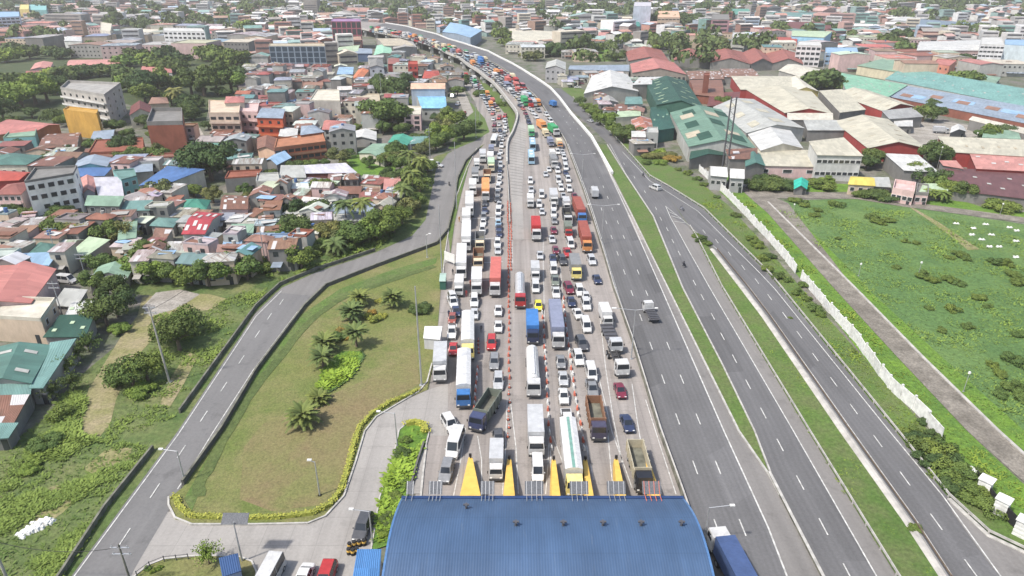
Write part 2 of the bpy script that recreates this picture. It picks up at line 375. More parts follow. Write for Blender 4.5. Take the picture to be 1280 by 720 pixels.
poly('village_street', [(195, 225), (205, 218), (232, 200), (240, 178), (232, 165), (250, 160), (258, 175), (250, 192), (222, 216), (212, 226)], 0.06, 'yard')
poly('back_street', [(434, 118), (445, 118), (452, 160), (455, 176), (437, 178), (440, 150)], 0.06, 'yard')
poly('far_street', [(556, 88), (566, 92), (580, 112), (592, 140), (582, 148), (574, 125), (562, 105)], 0.07, 'yard')
# --- main slab under the queues (flat part) and the viaduct deck
jamL = [(505, 760), (530, 600), (538, 500), (545, 440), (551, 360), (553, 320), (560, 280), (572, 240), (585, 205), (597, 180)]
poly('toll_plaza_slab', [(440, 900), (500, 700), (524, 600), (534, 500), (545, 440), (551, 360), (555, 320), (561, 280), (570, 245), (583, 210), (595, 184), (604, 172), (600, 150), (594, 128), (582, 110), (576, 95), (590, 97), (604, 108), (620, 127), (634, 146), (638, 160), (640, 176), (637, 205), (638, 255), (640, 300), (757, 300), (767, 360), (790, 425), (825, 540), (852, 615), (885, 700), (930, 860)], 0.04, 'concrete_slab')
# lower approach road far end
poly('lower_road', [(566, 88), (576, 95), (590, 97), (582, 90), (572, 84)], 0.07, 'asphalt_worn')
# deck edges (pixel), left parapet and right parapet
DL = smooth_px([(638, 300), (637, 255), (634, 215), (634, 182), (641, 167), (646.5, 150), (645.5, 141), (635.5, 127), (618, 105.5), (607, 97), (597, 89), (585.5, 82), (574, 73), (562, 68), (545.5, 60), (529, 54), (512, 49), (493, 45.5), (473, 41), (455, 37), (425, 33)], 4)
DR = smooth_px([(822, 300), (778, 240), (747, 186), (727, 158), (713, 142), (699, 123), (688, 111), (674, 101), (652, 87), (640, 80), (622, 71), (610, 64.5), (595.5, 60), (579, 54.5), (560, 49), (545.5, 43), (529, 39), (507, 33), (482, 29), (440, 26)], 4)
BAR = [(872, 680), (852, 615), (825, 540), (790, 425), (767, 360), (757, 325), (743, 280), (730, 240), (718, 208), (707, 178), (697, 161), (687, 147), (678, 132.5), (668, 120), (655.5, 109), (641, 95), (622, 82), (600, 71.5), (580, 64), (560, 57), (540, 51), (515, 44), (490, 38.5), (462, 34)]
dl = wline(DL, True); dr = wline(DR, True); bar_w = wline(smooth_px(BAR, 3), True)
def at_len(w, t):
    L = [0]
    for a, b in zip(w, w[1:]): L.append(L[-1] + (b - a).length)
    d = t * L[-1]
    for i in range(len(w) - 1):
        if d <= L[i + 1] + 1e-6: return w[i].lerp(w[i + 1], (d - L[i]) / max(1e-6, L[i + 1] - L[i]))
    return w[-1].copy()
N = 90
mA = M(); mS = M()
for i in range(N):
    a, b = i / N, (i + 1) / N
    l0, l1, r0, r1 = at_len(dl, a), at_len(dl, b), at_len(dr, a), at_len(dr, b)
    cols = 5
    for k in range(cols):
        q = [l0.lerp(r0, k / cols), l0.lerp(r0, (k + 1) / cols), l1.lerp(r1, (k + 1) / cols), l1.lerp(r1, k / cols)]
        mA.face([(p.x, p.y, p.z + 0.08) for p in q], 0)
tag(ob('highway_deck', mA.mesh('highway_deck', ['concrete_slab'])), kind='structure')
# asphalt of the free carriageway: from the barrier to the right parapet / grass
CR = [(1010, 790), (985, 720), (960, 660), (905, 540), (826, 360), (747, 187)]   # right white line
CE = [(1060, 790), (1028, 720), (960, 592), (925, 540), (836, 360), (790, 267), (755, 195), (747, 183)]
mC = M(); mSh = M(); mL = M()
def band(mm, A, B, z, n=60, mi=0):
    for i in range(n):
        q = [at_len(A, i / n), at_len(B, i / n), at_len(B, (i + 1) / n), at_len(A, (i + 1) / n)]
        q = [(p.x, p.y, p.z + z) for p in q]
        fl_ = (Vector(q[1]) - Vector(q[0])).cross(Vector(q[3]) - Vector(q[0])).z < 0
        if fl_: q = q[::-1]
        L_ = i * (A_len := (A[-1] - A[0]).length) / n; w_ = (at_len(A, i / n) - at_len(B, i / n)).length
        uv = [(0, i * A_len / n), (w_, i * A_len / n), (w_, (i + 1) * A_len / n), (0, (i + 1) * A_len / n)]
        mm.face(q, mi, uv=uv if not fl_ else uv[::-1])
nearbar = wline([(930, 860), (885, 715)] + BAR[1:10], True)     # to (707,178)
cr = wline([(1010, 790), (960, 660), (905, 540), (826, 360), (790, 281), (762, 220), (747, 187), (739, 172)], True)
band(mC, nearbar, cr, 0.10)
farbar = wline(smooth_px(BAR[9:], 3), True); fr = wline(smooth_px([(739, 172), (727, 158), (713, 142), (699, 123), (688, 111), (674, 101), (652, 87), (640, 80), (622, 71), (610, 64.5), (595.5, 60), (579, 54.5), (560, 49), (545.5, 43), (529, 39), (507, 33), (482, 29)], 3), True)
band(mC, farbar, fr, 0.11)
tag(ob('highway_asphalt', mC.mesh('highway_asphalt', ['asphalt'])), kind='structure')
ce = wline([(1045, 790), (1000, 720), (960, 600), (925, 540), (836, 360), (790, 267), (755, 197), (747, 187), (741, 174)], True)
band(mSh, cr, wline([(1060, 790), (1024, 714), (961, 595), (925, 540), (836, 360), (797, 281), (765, 220), (748.5, 187), (741, 172)], True), 0.07)
tag(ob('hard_shoulder', mSh.mesh('hard_shoulder', ['shoulder'])), kind='structure')
# second carriageway (frontage)
c2L = [(1080, 800), (1028, 720), (961, 590), (942, 540), (902, 457), (852, 360), (815, 270), (780, 217), (760, 180), (740, 160), (720, 142), (700, 125), (688, 111)]
c2R = [(1180, 800), (1120, 720), (1010, 540), (960, 457), (902, 360), (866, 290), (858, 280), (835, 244), (812, 222), (776, 180), (757, 160), (733, 142), (716, 122), (700, 110)]
mF = M(); band(mF, wline(c2L), wline(c2R), 0.055, 110); tag(ob('frontage_road', mF.mesh('frontage_road', ['asphalt'])), kind='structure')
# exit ramp on the right
rL = [(1250, 800), (1185, 720), (1140, 652), (1060, 540), (960, 397), (932, 360), (895, 313), (862, 283), (835, 244)]
rR = [(1400, 790), (1290, 693), (1235, 668), (1210, 645), (1185, 622), (1120, 540), (975, 360), (960, 342), (880, 262), (835, 232), (812, 221)]
mF = M(); band(mF, wline(rL), wline(rR), 0.045, 110); tag(ob('exit_ramp', mF.mesh('exit_ramp', ['asphalt'])), kind='structure')
poly('gore_shoulder', [(858, 282), (866, 290), (902, 360), (960, 457), (1010, 540), (1120, 720), (1160, 790), (1130, 790), (1095, 720), (992, 540), (960, 485), (887, 360), (858, 310), (838, 270)], 0.075, 'shoulder')
poly('ramp_shoulder', [(1185, 622), (1210, 645), (1235, 668), (1290, 693), (1380, 770), (1290, 760), (1240, 710), (1190, 640)], 0.075, 'shoulder')
poly('grass_median', [(747, 181), (790, 267), (836, 360), (925, 540), (961, 592), (942, 540), (902, 457), (852, 360), (815, 270), (780, 217), (757, 181)], 0.16, 'grass_verge')
poly('shoulder_gore', [(961, 592), (1028, 722), (1075, 800), (1060, 800), (985, 660)], 0.068, 'shoulder')
poly('grass_divide', [(866, 290), (902, 360), (960, 457), (1010, 540), (1120, 720), (1165, 790), (1220, 790), (1172, 720), (1128, 652), (1049, 540), (952, 397), (924, 360), (886, 310), (872, 292)], 0.14, 'grass_verge')
# left ramp road
lL = [(-20, 880), (90, 720), (222, 540), (320, 392), (352, 360), (395, 341), (470, 316), (515, 295), (532, 275), (540, 237), (545, 212), (560, 192), (575, 184), (592, 177), (612, 166), (640, 158)]
lR = [(100, 860), (168, 712), (222, 620), (231, 600), (275, 540), (320, 464), (380, 384), (407, 358), (470, 333), (545, 306), (559, 289), (566, 260), (571, 225), (581, 203), (600, 184), (612, 177), (622, 172)]
poly('ramp_road', lL[:14] + [(606, 170), (604, 176)] + lR[:15][::-1], 0.06, 'asphalt_worn')
mF = M(); band(mF, wline([(-20, 880), (90, 720), (222, 540), (290, 437), (345, 366)]), wline([(100, 860), (168, 712), (210, 640), (231, 600), (275, 540), (320, 464), (366, 398), (390, 370)]), 0.075, 60); tag(ob('ramp_asphalt', mF.mesh('ramp_asphalt', ['asphalt_ramp'])), kind='structure')
# loop road concrete
poly('loop_road', [(168, 712), (206, 640), (215, 640), (240, 656), (320, 656), (385, 655), (407, 646), (430, 621), (445, 577), (456, 540), (470, 522), (495, 507), (527, 490), (560, 480), (560, 545), (536, 545), (531, 531), (519, 528), (508, 531), (499, 540), (492, 572), (475, 622), (462, 690), (440, 860), (100, 860)], 0.062, 'concrete_light')
# infield
poly('infield_lawn', [(219, 650), (211, 632), (213, 622), (229, 610), (277, 540), (321, 466), (381, 386), (408, 360), (471, 335), (546, 307), (560, 290), (566, 262), (572, 226), (582, 204), (606, 180), (596, 186), (583, 210), (570, 245), (561, 280), (555, 320), (551, 360), (545, 440), (534, 488), (495, 505), (470, 520), (455, 540), (444, 577), (429, 620), (406, 645), (385, 653), (320, 655), (240, 655)], 0.13, 'grass_lawn')
poly('infield_swale', [(240, 640), (262, 585), (300, 520), (350, 440), (390, 400), (430, 372), (500, 345), (545, 330), (547, 322), (490, 338), (425, 362), (380, 392), (335, 445), (290, 520), (250, 590), (230, 625)], 0.163, 'grass_verge')
poly('brown_patch', [(300, 625), (305, 560), (330, 530), (400, 500), (470, 470), (520, 440), (525, 480), (490, 500), (462, 520), (450, 545), (438, 577), (422, 612), (400, 632), (340, 640)], 0.15, 'grass_brown')
poly('median_grass', [(563, 318), (560, 290), (566, 262), (572, 226), (582, 204), (604, 182), (596, 186), (586, 208), (576, 245), (568, 280)], 0.17, 'grass_verge')
poly('groundcover_bed', [(398, 488), (400, 470), (418, 446), (428, 440), (452, 440), (455, 448), (442, 470), (430, 480), (410, 492)], 0.20, 'grass_bright')
poly('planter_bed', [(500, 538), (508, 531.5), (519, 529), (530, 532), (535, 541), (531, 560), (520, 585), (512, 615), (503, 640), (492, 680), (464, 690), (476, 622), (493, 572)], 0.20, 'grass_bright')
poly('walkway', [(524, 560), (532, 557), (527, 618), (515, 618)], 0.14, 'concrete_light')
# gutter / stone facing strips
# ---------------- painted markings
def line_px(mm, pts, wd, z, deck=True):
    w = wline(pts, deck); strip_m(mm, w, wd / 2, -wd / 2, z)
mk = M()
line_px(mk, [(1010, 790), (960, 660), (905, 540), (826, 360), (790, 278), (762, 217), (747, 187)], 0.22, 0.135)
line_px(mk, [(880, 690), (854, 615), (828, 540), (770, 360), (746, 280), (733, 240), (721, 208), (710, 180)], 0.2, 0.14)
def dash(mm, c, vx=643.0, L=3.0, wd=0.17, z=0.135, vy=-40, deck=True):
    x, y = c; g = GD(x, y) if deck else G(x, y)
    h = G(x + (vx - x) * 0.02, y + (vy - y) * 0.02, g.z); d = h - g; d.z = 0; d.normalize()
    n = Vector((-d.y, d.x, 0)) * wd / 2; a = g - d * L / 2; b = g + d * L / 2
    mm.face([(p.x, p.y, g.z + z) for p in (a + n, a - n, b - n, b + n)][::1])
# two dash rows on the free carriageway, continued every 12 m
for s, x0 in ((0.362, 657.1), (0.408, 658.7)):
    zc0 = 62888 / (367 + 38); D = (zc0 - HC * ST) / CT - 12 * 26
    for k in range(60):
        Dk = (zc0 - HC * ST) / CT + (k - 28) * 12
        if Dk < 40 or Dk > 345: continue
        for_z = deckz(Dk); zc = Dk * CT + (HC - for_z) * ST; y = F * (HC - for_z) / (CT * zc) + YH
        x = x0 + s * y
        if y < 190: x -= (190 - y) ** 2 * 0.0022 + (190 - y) * 0.03
        dash(mk, (x, y))
for c in [(700, 172), (694, 163), (687, 153), (679, 141), (670, 131), (660, 121), (649, 111), (712, 172), (706, 163), (700, 154), (693, 143), (684, 133), (674, 122), (662, 112), (650, 103)]: pass
for c in [(868, 354), (878, 372), (891, 396), (903, 421), (918, 449), (935, 481), (954, 517), (975, 557), (1000, 604), (1029, 659), (1060, 717), (849, 317), (841, 302), (834, 287), (826, 274), (820, 261), (806, 240), (793, 222), (780, 205)]:
    dash(mk, c, vx=650, vy=-60, deck=False)
for c in [(880, 290), (896, 302), (912, 318), (929, 335), (946, 352), (962, 372), (981, 395), (999, 419), (1019, 447), (1042, 478), (1067, 512), (1097, 552), (1131, 599), (1170, 653), (1214, 712)]:
    dash(mk, c, vx=c[0] - 100, vy=c[1] - 138, deck=False)
for c in [(156, 672), (194, 614), (227, 565), (255, 521), (280, 484), (302, 450), (337, 396), (322, 418), (352, 378)]:
    dash(mk, c, vx=c[0] + 66, vy=c[1] - 100, deck=False)
line_px(mk, [(1125, 770), (1095, 720), (992, 540), (960, 485), (887, 360), (860, 312), (838, 272), (832, 258)], 0.18, 0.10, False)
line_px(mk, [(1076, 805), (1030, 720), (964, 592)], 0.15, 0.10, False)
line_px(mk, [(963, 592), (944, 540), (904, 457), (854, 360), (817, 270), (782, 217), (762, 180)], 0.15, 0.10, False)
line_px(mk, [(1290, 770), (1250, 720), (1178, 620), (1112, 540), (968, 361), (950, 342), (872, 264), (812, 226), (778, 190)], 0.18, 0.10, False)
line_px(mk, [(1222, 770), (1190, 720), (1146, 652), (1066, 540), (965, 397), (937, 360), (898, 313), (866, 287)], 0.13, 0.10, False)
line_px(mk, [(832, 258), (864, 284)], 0.14, 0.102, False)
for a, b in [((836, 265), (847, 270)), ((839, 270), (852, 274)), ((843, 277), (857, 279))]: line_px(mk, [a, b], 0.22, 0.10, False)
line_px(mk, [(90, 725), (222, 545), (320, 396), (352, 364)], 0.16, 0.11, False)
line_px(mk, [(222, 612), (232, 597), (267, 540), (316, 464), (372, 390)], 0.16, 0.11, False)
# toll lanes : solid white lines
TL = [[(679, 200), (679, 330), (681, 420), (687, 540), (690, 615)], [(700, 330), (704, 380), (714, 470), (728, 540), (738, 580)],
      [(748, 380), (757, 460), (766, 520), (778, 580)], [(790, 480), (797, 530), (805, 575)], [(748, 470), (765, 540), (790, 610)],
      [(582, 535), (576, 575), (567, 620)], [(597, 545), (602, 575), (602, 618)], [(634, 500), (632, 560), (628, 618)], [(638, 500), (645, 560), (648, 618)],
      [(687, 540), (685, 580), (682, 618)], [(691, 545), (704, 580), (712, 618)], [(760, 545), (764, 590), (767, 618)], [(722, 528), (734, 560), (742, 600)],
      [(654, 200), (656, 190)], [(807, 500), (826, 560), (845, 618)], [(640, 300), (641, 330)]]
for l in TL: line_px(mk, l, 0.14, 0.06, False)
for y in (330, 352, 300, 274, 250, 232, 222): line_px(mk, [(587, y), (628, y - 3)], 0.35, 0.058, False)
tag(ob('road_markings', mk.mesh('road_markings', ['line_white'])), kind='structure')
# empty ribbed ramp lanes left of the queue (grooved concrete)
mg = M(); gl = wline([(640, 300), (640, 255), (637, 215), (637, 185), (643, 170), (649, 152)], True); gr = wline([(655, 300), (653, 255), (654, 215), (656, 185), (658, 170), (657, 156)], True)
band(mg, gl, gr, 0.10, 40); tag(ob('worn_ramp_lane', mg.mesh('worn_ramp_lane', ['concrete_light'])), kind='structure')
mg = M()
for i in range(26):
    t = 0.28 + i * 0.026; a = at_len(gl, t); b = at_len(gr, t); 
    d = 0.35; mg.face([(a.x, a.y - d, a.z + .115), (b.x, b.y - d, b.z + .115), (b.x, b.y + d, b.z + .115), (a.x, a.y + d, a.z + .115)])
tag(ob('rumble_strips', mg.mesh('rumble_strips', ['shoulder'])), kind='structure')

# ================================================================ WALLS, BARRIERS, KERBS
def wall_thing(name, pts, th, h, mats, label, cat, deck=False, z0=0.0, tp=None, group=None, top=None):
    w = wline(pts, deck); mm = M(); wall_m(mm, w, th, h, 0, top, z0, tp)
    return tag(ob(name, mm.mesh(name, mats)), label, cat, group)
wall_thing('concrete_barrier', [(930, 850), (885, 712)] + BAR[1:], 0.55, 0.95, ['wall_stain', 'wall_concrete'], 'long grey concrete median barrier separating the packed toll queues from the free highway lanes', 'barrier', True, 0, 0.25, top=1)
# viaduct edge: parapet + side beam, piers
w = dl; mm = M(); wall_m(mm, [p for p in w if p.z > .25], 0.9, 1.35, 0, 0, -0.5, 0.7)
vr = ob('viaduct_parapet', mm.mesh('viaduct_parapet', ['kerb_white'])); tag(vr, 'long curved white parapet along the left edge of the elevated highway', 'parapet')
via = bpy.data.objects.new('viaduct_girder', None); COL.objects.link(via)
tag(via, 'grey viaduct side girders on short piers below the curved white parapet', 'viaduct')
mm = M()
em = [p for p in offs(dl, -0.2) if p.z <= 3.6]; m3 = M(); wall_m(m3, [Vector((p.x, p.y, 0)) for p in em], .5, 0, 0, None, 0)
for i in range(len(em) - 1):
    a, b_ = em[i], em[i + 1]; m3.face([(a.x, a.y, 0), (b_.x, b_.y, 0), (b_.x, b_.y, b_.z + .1), (a.x, a.y, a.z + .1)], 0); m3.face([(a.x, a.y, 0), (a.x, a.y, a.z + .1), (b_.x, b_.y, b_.z + .1), (b_.x, b_.y, 0)], 0)
ob('embankment_wall', m3.mesh('embankment_wall', ['wall_concrete']), via)
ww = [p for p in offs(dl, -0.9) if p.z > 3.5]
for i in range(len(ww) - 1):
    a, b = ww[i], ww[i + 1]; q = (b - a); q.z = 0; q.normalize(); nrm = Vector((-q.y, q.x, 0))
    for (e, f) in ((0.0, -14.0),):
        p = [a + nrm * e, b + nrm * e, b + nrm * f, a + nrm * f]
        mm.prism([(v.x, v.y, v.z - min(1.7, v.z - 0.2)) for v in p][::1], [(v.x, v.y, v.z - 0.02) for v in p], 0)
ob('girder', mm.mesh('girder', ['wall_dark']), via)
Ls = 0; 
for i in range(1, len(ww)):
    Ls += (ww[i] - ww[i - 1]).length
    if Ls > 32 and ww[i].z > 3.5:
        Ls = 0; p = ww[i]; pm = M(); pm.box(-1.6, 2.2, -0.9, 0.9, p.z - 3.0, p.z - 1.6); pm.box(-0.3, 2.0, -0.75, 0.75, 0, p.z - 3.0)
        ob('pier', pm.mesh('pier', ['panel_white']), via, (p.x, p.y, 0), atan2(ww[i].y - ww[i - 1].y, ww[i].x - ww[i - 1].x) - pi / 2)
wall_thing('retaining_wall', [(765, 218), (757, 204), (747, 186), (739, 172), (727, 158), (713, 142), (699, 123), (688, 111), (674, 101), (652, 87), (640, 80), (622, 71), (610, 64.5), (595.5, 60), (579, 54.5), (560, 49), (545.5, 43), (529, 39), (507, 33), (482, 29)], 0.9, 1.1, ['panel_white'], 'thick pale concrete parapet wall along the right side of the far highway curve', 'wall', True, -4)
KX = 'kerbs around the toll plaza'
wall_thing('median_kerb', [(745, 183), (789, 268), (834.5, 360), (923.5, 540), (960, 593), (975, 620)], 0.3, 0.3, ['kerb_white'], 'pale kerb along the left edge of the long grass median', 'kerb')
wall_thing('median_kerb', [(963, 592), (943, 540), (903, 457), (853, 360), (816, 270), (781, 217), (759, 181)], 0.25, 0.3, ['kerb_white'], 'pale kerb along the right edge of the long grass median', 'kerb')
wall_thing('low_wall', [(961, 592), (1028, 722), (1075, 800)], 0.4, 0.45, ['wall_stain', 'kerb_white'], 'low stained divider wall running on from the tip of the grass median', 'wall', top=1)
gr0 = 'guard rails of the ramps'
def guardrail(pts, label, side=1, step=4.0):
    w = wline(pts); w = lerp_line(w, step)
    root = bpy.data.objects.new('guard_rail', None); COL.objects.link(root); root.location = w[0]
    tag(root, label, 'guard rail', gr0); o = w[0]
    mm = M(); wall_m(mm, [p - o for p in w], 0.12, 0.85, 0, None, 0.5)
    ob('rail', mm.mesh('rail', ['kerb_white']), root)
    pm = M()
    for p in w: pm.box(p.x - o.x - .09, p.x - o.x + .09, p.y - o.y - .09, p.y - o.y + .09, 0, 0.5)
    k = ob('post_row', pm.mesh('post_row', ['wall_concrete']), root); 
    if len(w) > 100: k['kind'] = 'stuff'
guardrail([(1285, 692), (1235, 668), (1210, 645), (1185, 622), (1120, 540), (975, 360), (960, 342), (880, 262), (835, 234), (812, 221), (776, 180), (757, 160), (733, 142), (716, 122)], 'white guard rail along the outer right edge of the exit ramp')
guardrail([(862, 284), (872, 300), (902, 360), (960, 457), (1010, 540), (1120, 720), (1165, 790)], 'pale guard rail between the frontage road and the grass strip beside the exit ramp')
wall_thing('ramp_retaining_wall', [(1240, 800), (1178, 720), (1134, 652), (1055, 540), (956, 397), (928, 360), (890, 312)], 1.6, 0.35, ['wall_concrete'], 'rough stone facing along the left edge of the exit ramp', 'wall', tp=0.5)
wall_thing('steel_edge_rail', [(1248, 800), (1185, 720), (1141, 652), (1061, 540), (962, 397), (934, 360), (896, 313)], 0.1, 0.7, ['bark'], 'brown rusty edge rail beside the left side of the exit ramp', 'rail', z0=0.45)
# left ramp walls
wall_thing('ramp_wall', [(-40, 890), (78, 720), (132, 637), (192, 562)], 0.3, 0.9, ['wall_stain', 'wall_stain'], 'low mossy concrete wall on the left of the ramp road, nearest the camera', 'wall', top=1)
wall_thing('ramp_wall', [(225, 517), (320, 385), (350, 357), (393, 339), (469, 314)], 0.3, 0.9, ['wall_stain', 'wall_stain'], 'low mossy concrete wall on the left of the ramp road past the dirt opening', 'wall', top=1)
wall_thing('ramp_wall', [(229, 607), (277, 540), (321, 465), (381, 385), (408, 359), (471, 334), (546, 306), (560, 289), (567, 260), (572, 225), (582, 203), (600, 186)], 0.35, 1.0, ['wall_dark', 'wall_stain'], 'long dark concrete wall between the ramp road and the palm lawn', 'wall', top=1)
wall_thing('loop_kerb', [(211, 622), (211, 632), (219, 648), (240, 656.5), (320, 656.5), (385, 655), (407, 646), (430, 621), (445, 577), (456, 540), (470, 522), (495, 507), (524, 490), (534, 478), (540, 455)], 0.25, 0.28, ['kerb_white'], 'white kerb curving round the bottom of the palm lawn', 'kerb')
wall_thing('planter_kerb', [(462, 700), (475, 622), (492, 572), (499, 539), (508, 531), (519, 528), (531, 531), (536.5, 541), (532, 560)], 0.2, 0.3, ['kerb_white'], 'pale kerb around the narrow planter left of the toll roof', 'kerb')
wall_thing('lane_kerb', [(552, 362), (556, 320), (562, 280), (571, 245), (584, 210), (596, 186)], 0.25, 0.3, ['kerb_white'], 'pale kerb between the left queue and the grass verge', 'kerb')
wall_thing('planter_wall', [(512, 617), (522, 580), (530, 556)], 0.25, 0.7, ['wall_dark'], 'dark low wall on the right side of the planter by the toll roof', 'wall')
wall_thing('lane_divider', [(526, 622), (529, 590), (533, 557)], 0.3, 0.22, ['kerb_white'], 'faded pale striped kerb left of the leftmost toll lane', 'kerb')
wall_thing('low_wall', [(637.5, 280), (635, 225), (633, 205), (634, 182)], 0.22, 0.8, ['wall_stain', 'kerb_white'], 'thin pale divider wall beside the third queue, left of the ribbed ramp', 'wall', top=1)
wall_thing('path_edging', [(960, 253), (1067, 359), (1155, 449), (1247, 539), (1290, 578)], 0.5, 0.3, ['wall_concrete'], 'broken stone edging on the right side of the dirt path', 'edging')
wall_thing('ramp_kerb', [(1186, 624), (1210, 647), (1235, 670), (1290, 696)], 0.6, 0.2, ['kerb_white'], 'wide pale kerb where the exit ramp bends at the lower right', 'kerb')
# white panel wall of the vacant lot: panels stepped, one thing with panels as parts
wp = lerp_line(wline([(874, 214), (910, 247), (927, 265), (960, 300), (995, 342), (1037, 392), (1072, 432), (1110, 485), (1140, 512), (1178, 552)]), 3.6)
root = bpy.data.objects.new('perimeter_wall', None); COL.objects.link(root); root.location = wp[0]
tag(root, 'long white panel wall stepping down between two grass strips right of the ramp', 'wall')
for i in range(len(wp) - 1):
    a, b = wp[i] - wp[0], wp[i + 1] - wp[0]; d = b - a; L = d.length; an = atan2(d.y, d.x)
    if random.random() < 0.05 and i > 8: continue
    mm = M(); hh = 2.5 + random.uniform(-0.15, 0.15); mm.box(0.17, L - 0.17, -0.06, 0.06, 0, hh); mm.box(-0.17, 0.17, -0.17, 0.17, 0, hh + 0.3)
    if len(wp) < 101: ob('wall_panel', mm.mesh('wall_panel', ['panel_white']), root, a + Vector((0, 0, random.uniform(-.25, .05))), an + random.uniform(-.05, .05)).rotation_euler.x = random.uniform(-.06, .06)
# brick piers with black fence lower right
bp = wline([(1214, 596), (1228, 616), (1249, 641), (1275, 668), (1310, 700)])
root = bpy.data.objects.new('pier_fence', None); COL.objects.link(root); root.location = bp[0]
tag(root, 'black mesh fence between white block piers at the lower right edge', 'fence')
for i, p in enumerate(bp):
    q = p - bp[0]; mm = M(); s = 0.45 if i == 0 else 0.75; h = 1.2 if i == 0 else 2.4
    for k in range(int(h / 0.3)):
        e = 0.0 if k % 2 else 0.03; mm.box(-s - e, s + e, -s - e, s + e, k * .3, k * .3 + .3)
    mm.box(-s - .15, s + .15, -s - .15, s + .15, int(h / .3) * .3, int(h / .3) * .3 + .15)
    ob('block_pier', mm.mesh('block_pier', ['panel_white']), root, q, 0.7)
    if i < len(bp) - 1:
        d = bp[i + 1] - p; mm = M(); mm.box(0.8, d.length - 0.8, -0.04, 0.04, 0, 1.9); ob('fence_panel', mm.mesh('fence_panel', ['black']), root, q, atan2(d.y, d.x))

poly('entrance_island', [(168, 722), (185, 708), (205, 700), (235, 697), (262, 696), (300, 698), (315, 704), (320, 716), (318, 735), (250, 760), (160, 760)], 0.16, 'grass_lawn')
wall_thing('island_kerb', [(160, 735), (168, 722), (185, 708), (205, 700), (235, 696.5), (262, 695.5), (300, 697), (315, 703), (321, 716), (318, 740)], 0.2, 0.26, ['kerb_white'], 'pale kerb around the small island at the bottom left beside the blue canopy', 'kerb')
w = wline([(172, 722), (188, 710), (206, 703), (236, 700)]); root = bpy.data.objects.new('fence', None); COL.objects.link(root); root.location = w[0]; tag(root, 'low dark post fence on the small bottom island', 'fence')
for p in lerp_line(w, 1.3): mm = M(); mm.tube((0, 0, 0), (0, 0, 1.1), .06); ob('fence_post', mm.mesh('fence_post', ['steel_dark']), root, p - w[0])
for dz in (.5, .95):
    mm = M(); wall_m(mm, [p - w[0] for p in w], .05, dz + .05, 0, None, dz); ob('fence_rail', mm.mesh('fence_rail', ['steel_dark']), root)

fm = M(); rf_ = random.Random(2)
for pts, wd in (([(246, 622), (258, 590), (285, 540), (318, 488), (356, 438), (392, 400), (432, 372), (500, 348), (543, 333)], 1.7),):
    w = lerp_line(wline(smooth_px(pts, 4)), 2.5); l = [p + Vector((rf_.uniform(-.3, .3), 0, 0)) for p in w]; strip_m(fm, l, wd / 2, -wd / 2, .19)
tag(ob('ditch', fm.mesh('ditch', ['furrow'])), kind='structure')
poly('dry_patch', [(30, 640), (60, 610), (95, 600), (110, 612), (80, 640), (45, 665)], 0.045, 'dry_dirt')
poly('dry_patch', [(105, 585), (135, 560), (165, 560), (160, 580), (125, 605)], 0.045, 'dry_dirt')
poly('dry_patch', [(200, 505), (215, 470), (235, 440), (248, 445), (230, 480), (212, 510)], 0.06, 'dry_dirt')
# ================================================================ VEHICLES
# every model faces -Y, origin on the ground at its centre
def loft(mm, st, mi=0, zb=0.28):
    """st: list of (y, half width low, z belt, half width belt, z roof, half width roof); 4-point half section"""
    def sec(s):
        y, wl, zm, wb, zr, wr = s
        return [(-wl, y, zb), (-wl * 1.0, y, zb + (zm - zb) * .45), (-wb, y, zm), (-wr, y, zr), (wr, y, zr), (wb, y, zm), (wl, y, zb + (zm - zb) * .45), (wl, y, zb)]
    ss_ = [sec(s) for s in st]
    for a, b in zip(ss_, ss_[1:]):
        for i in range(7): mm.face([a[i], b[i], b[i + 1], a[i + 1]], mi)
        mm.face([a[7], b[7], b[0], a[0]], mi)
    mm.face(ss_[0][::1], mi); mm.face(ss_[-1][::-1], mi)
def wheel_mesh(r=0.33, w=0.22):
    mm = M(); n = 12
    a = [(-w / 2, cos(2 * pi * i / n) * r, sin(2 * pi * i / n) * r) for i in range(n)]
    b = [(w / 2, y, z) for _, y, z in a]; mm.prism(a, b, 0)
    a = [(-w / 2 - .012, y * .6, z * .6) for _, y, z in a]; b = [(w / 2 + .012, y, z) for _, y, z in a]; mm.prism(a, b, 1)
    return mm.mesh('wheel', ['rubber', 'steel'])
WH = {}
def wheel(r, w=0.22):
    k = (round(r, 2), round(w, 2))
    if k not in WH: WH[k] = wheel_mesh(r, w)
    return WH[k]
def quad_mesh(pts_list, m, name, push=0.012, th=0.0):
    mm = M()
    for p in pts_list: mm.face(p, 0)
    return mm.mesh(name, [m])
MODEL = {}
def part(lst, name, me, loc=(0, 0, 0), col=None, kids=()): lst.append((name, me, loc, col, kids))
def glass_between(a, b, ins=0.10, up=0.015, side=False):
    pass
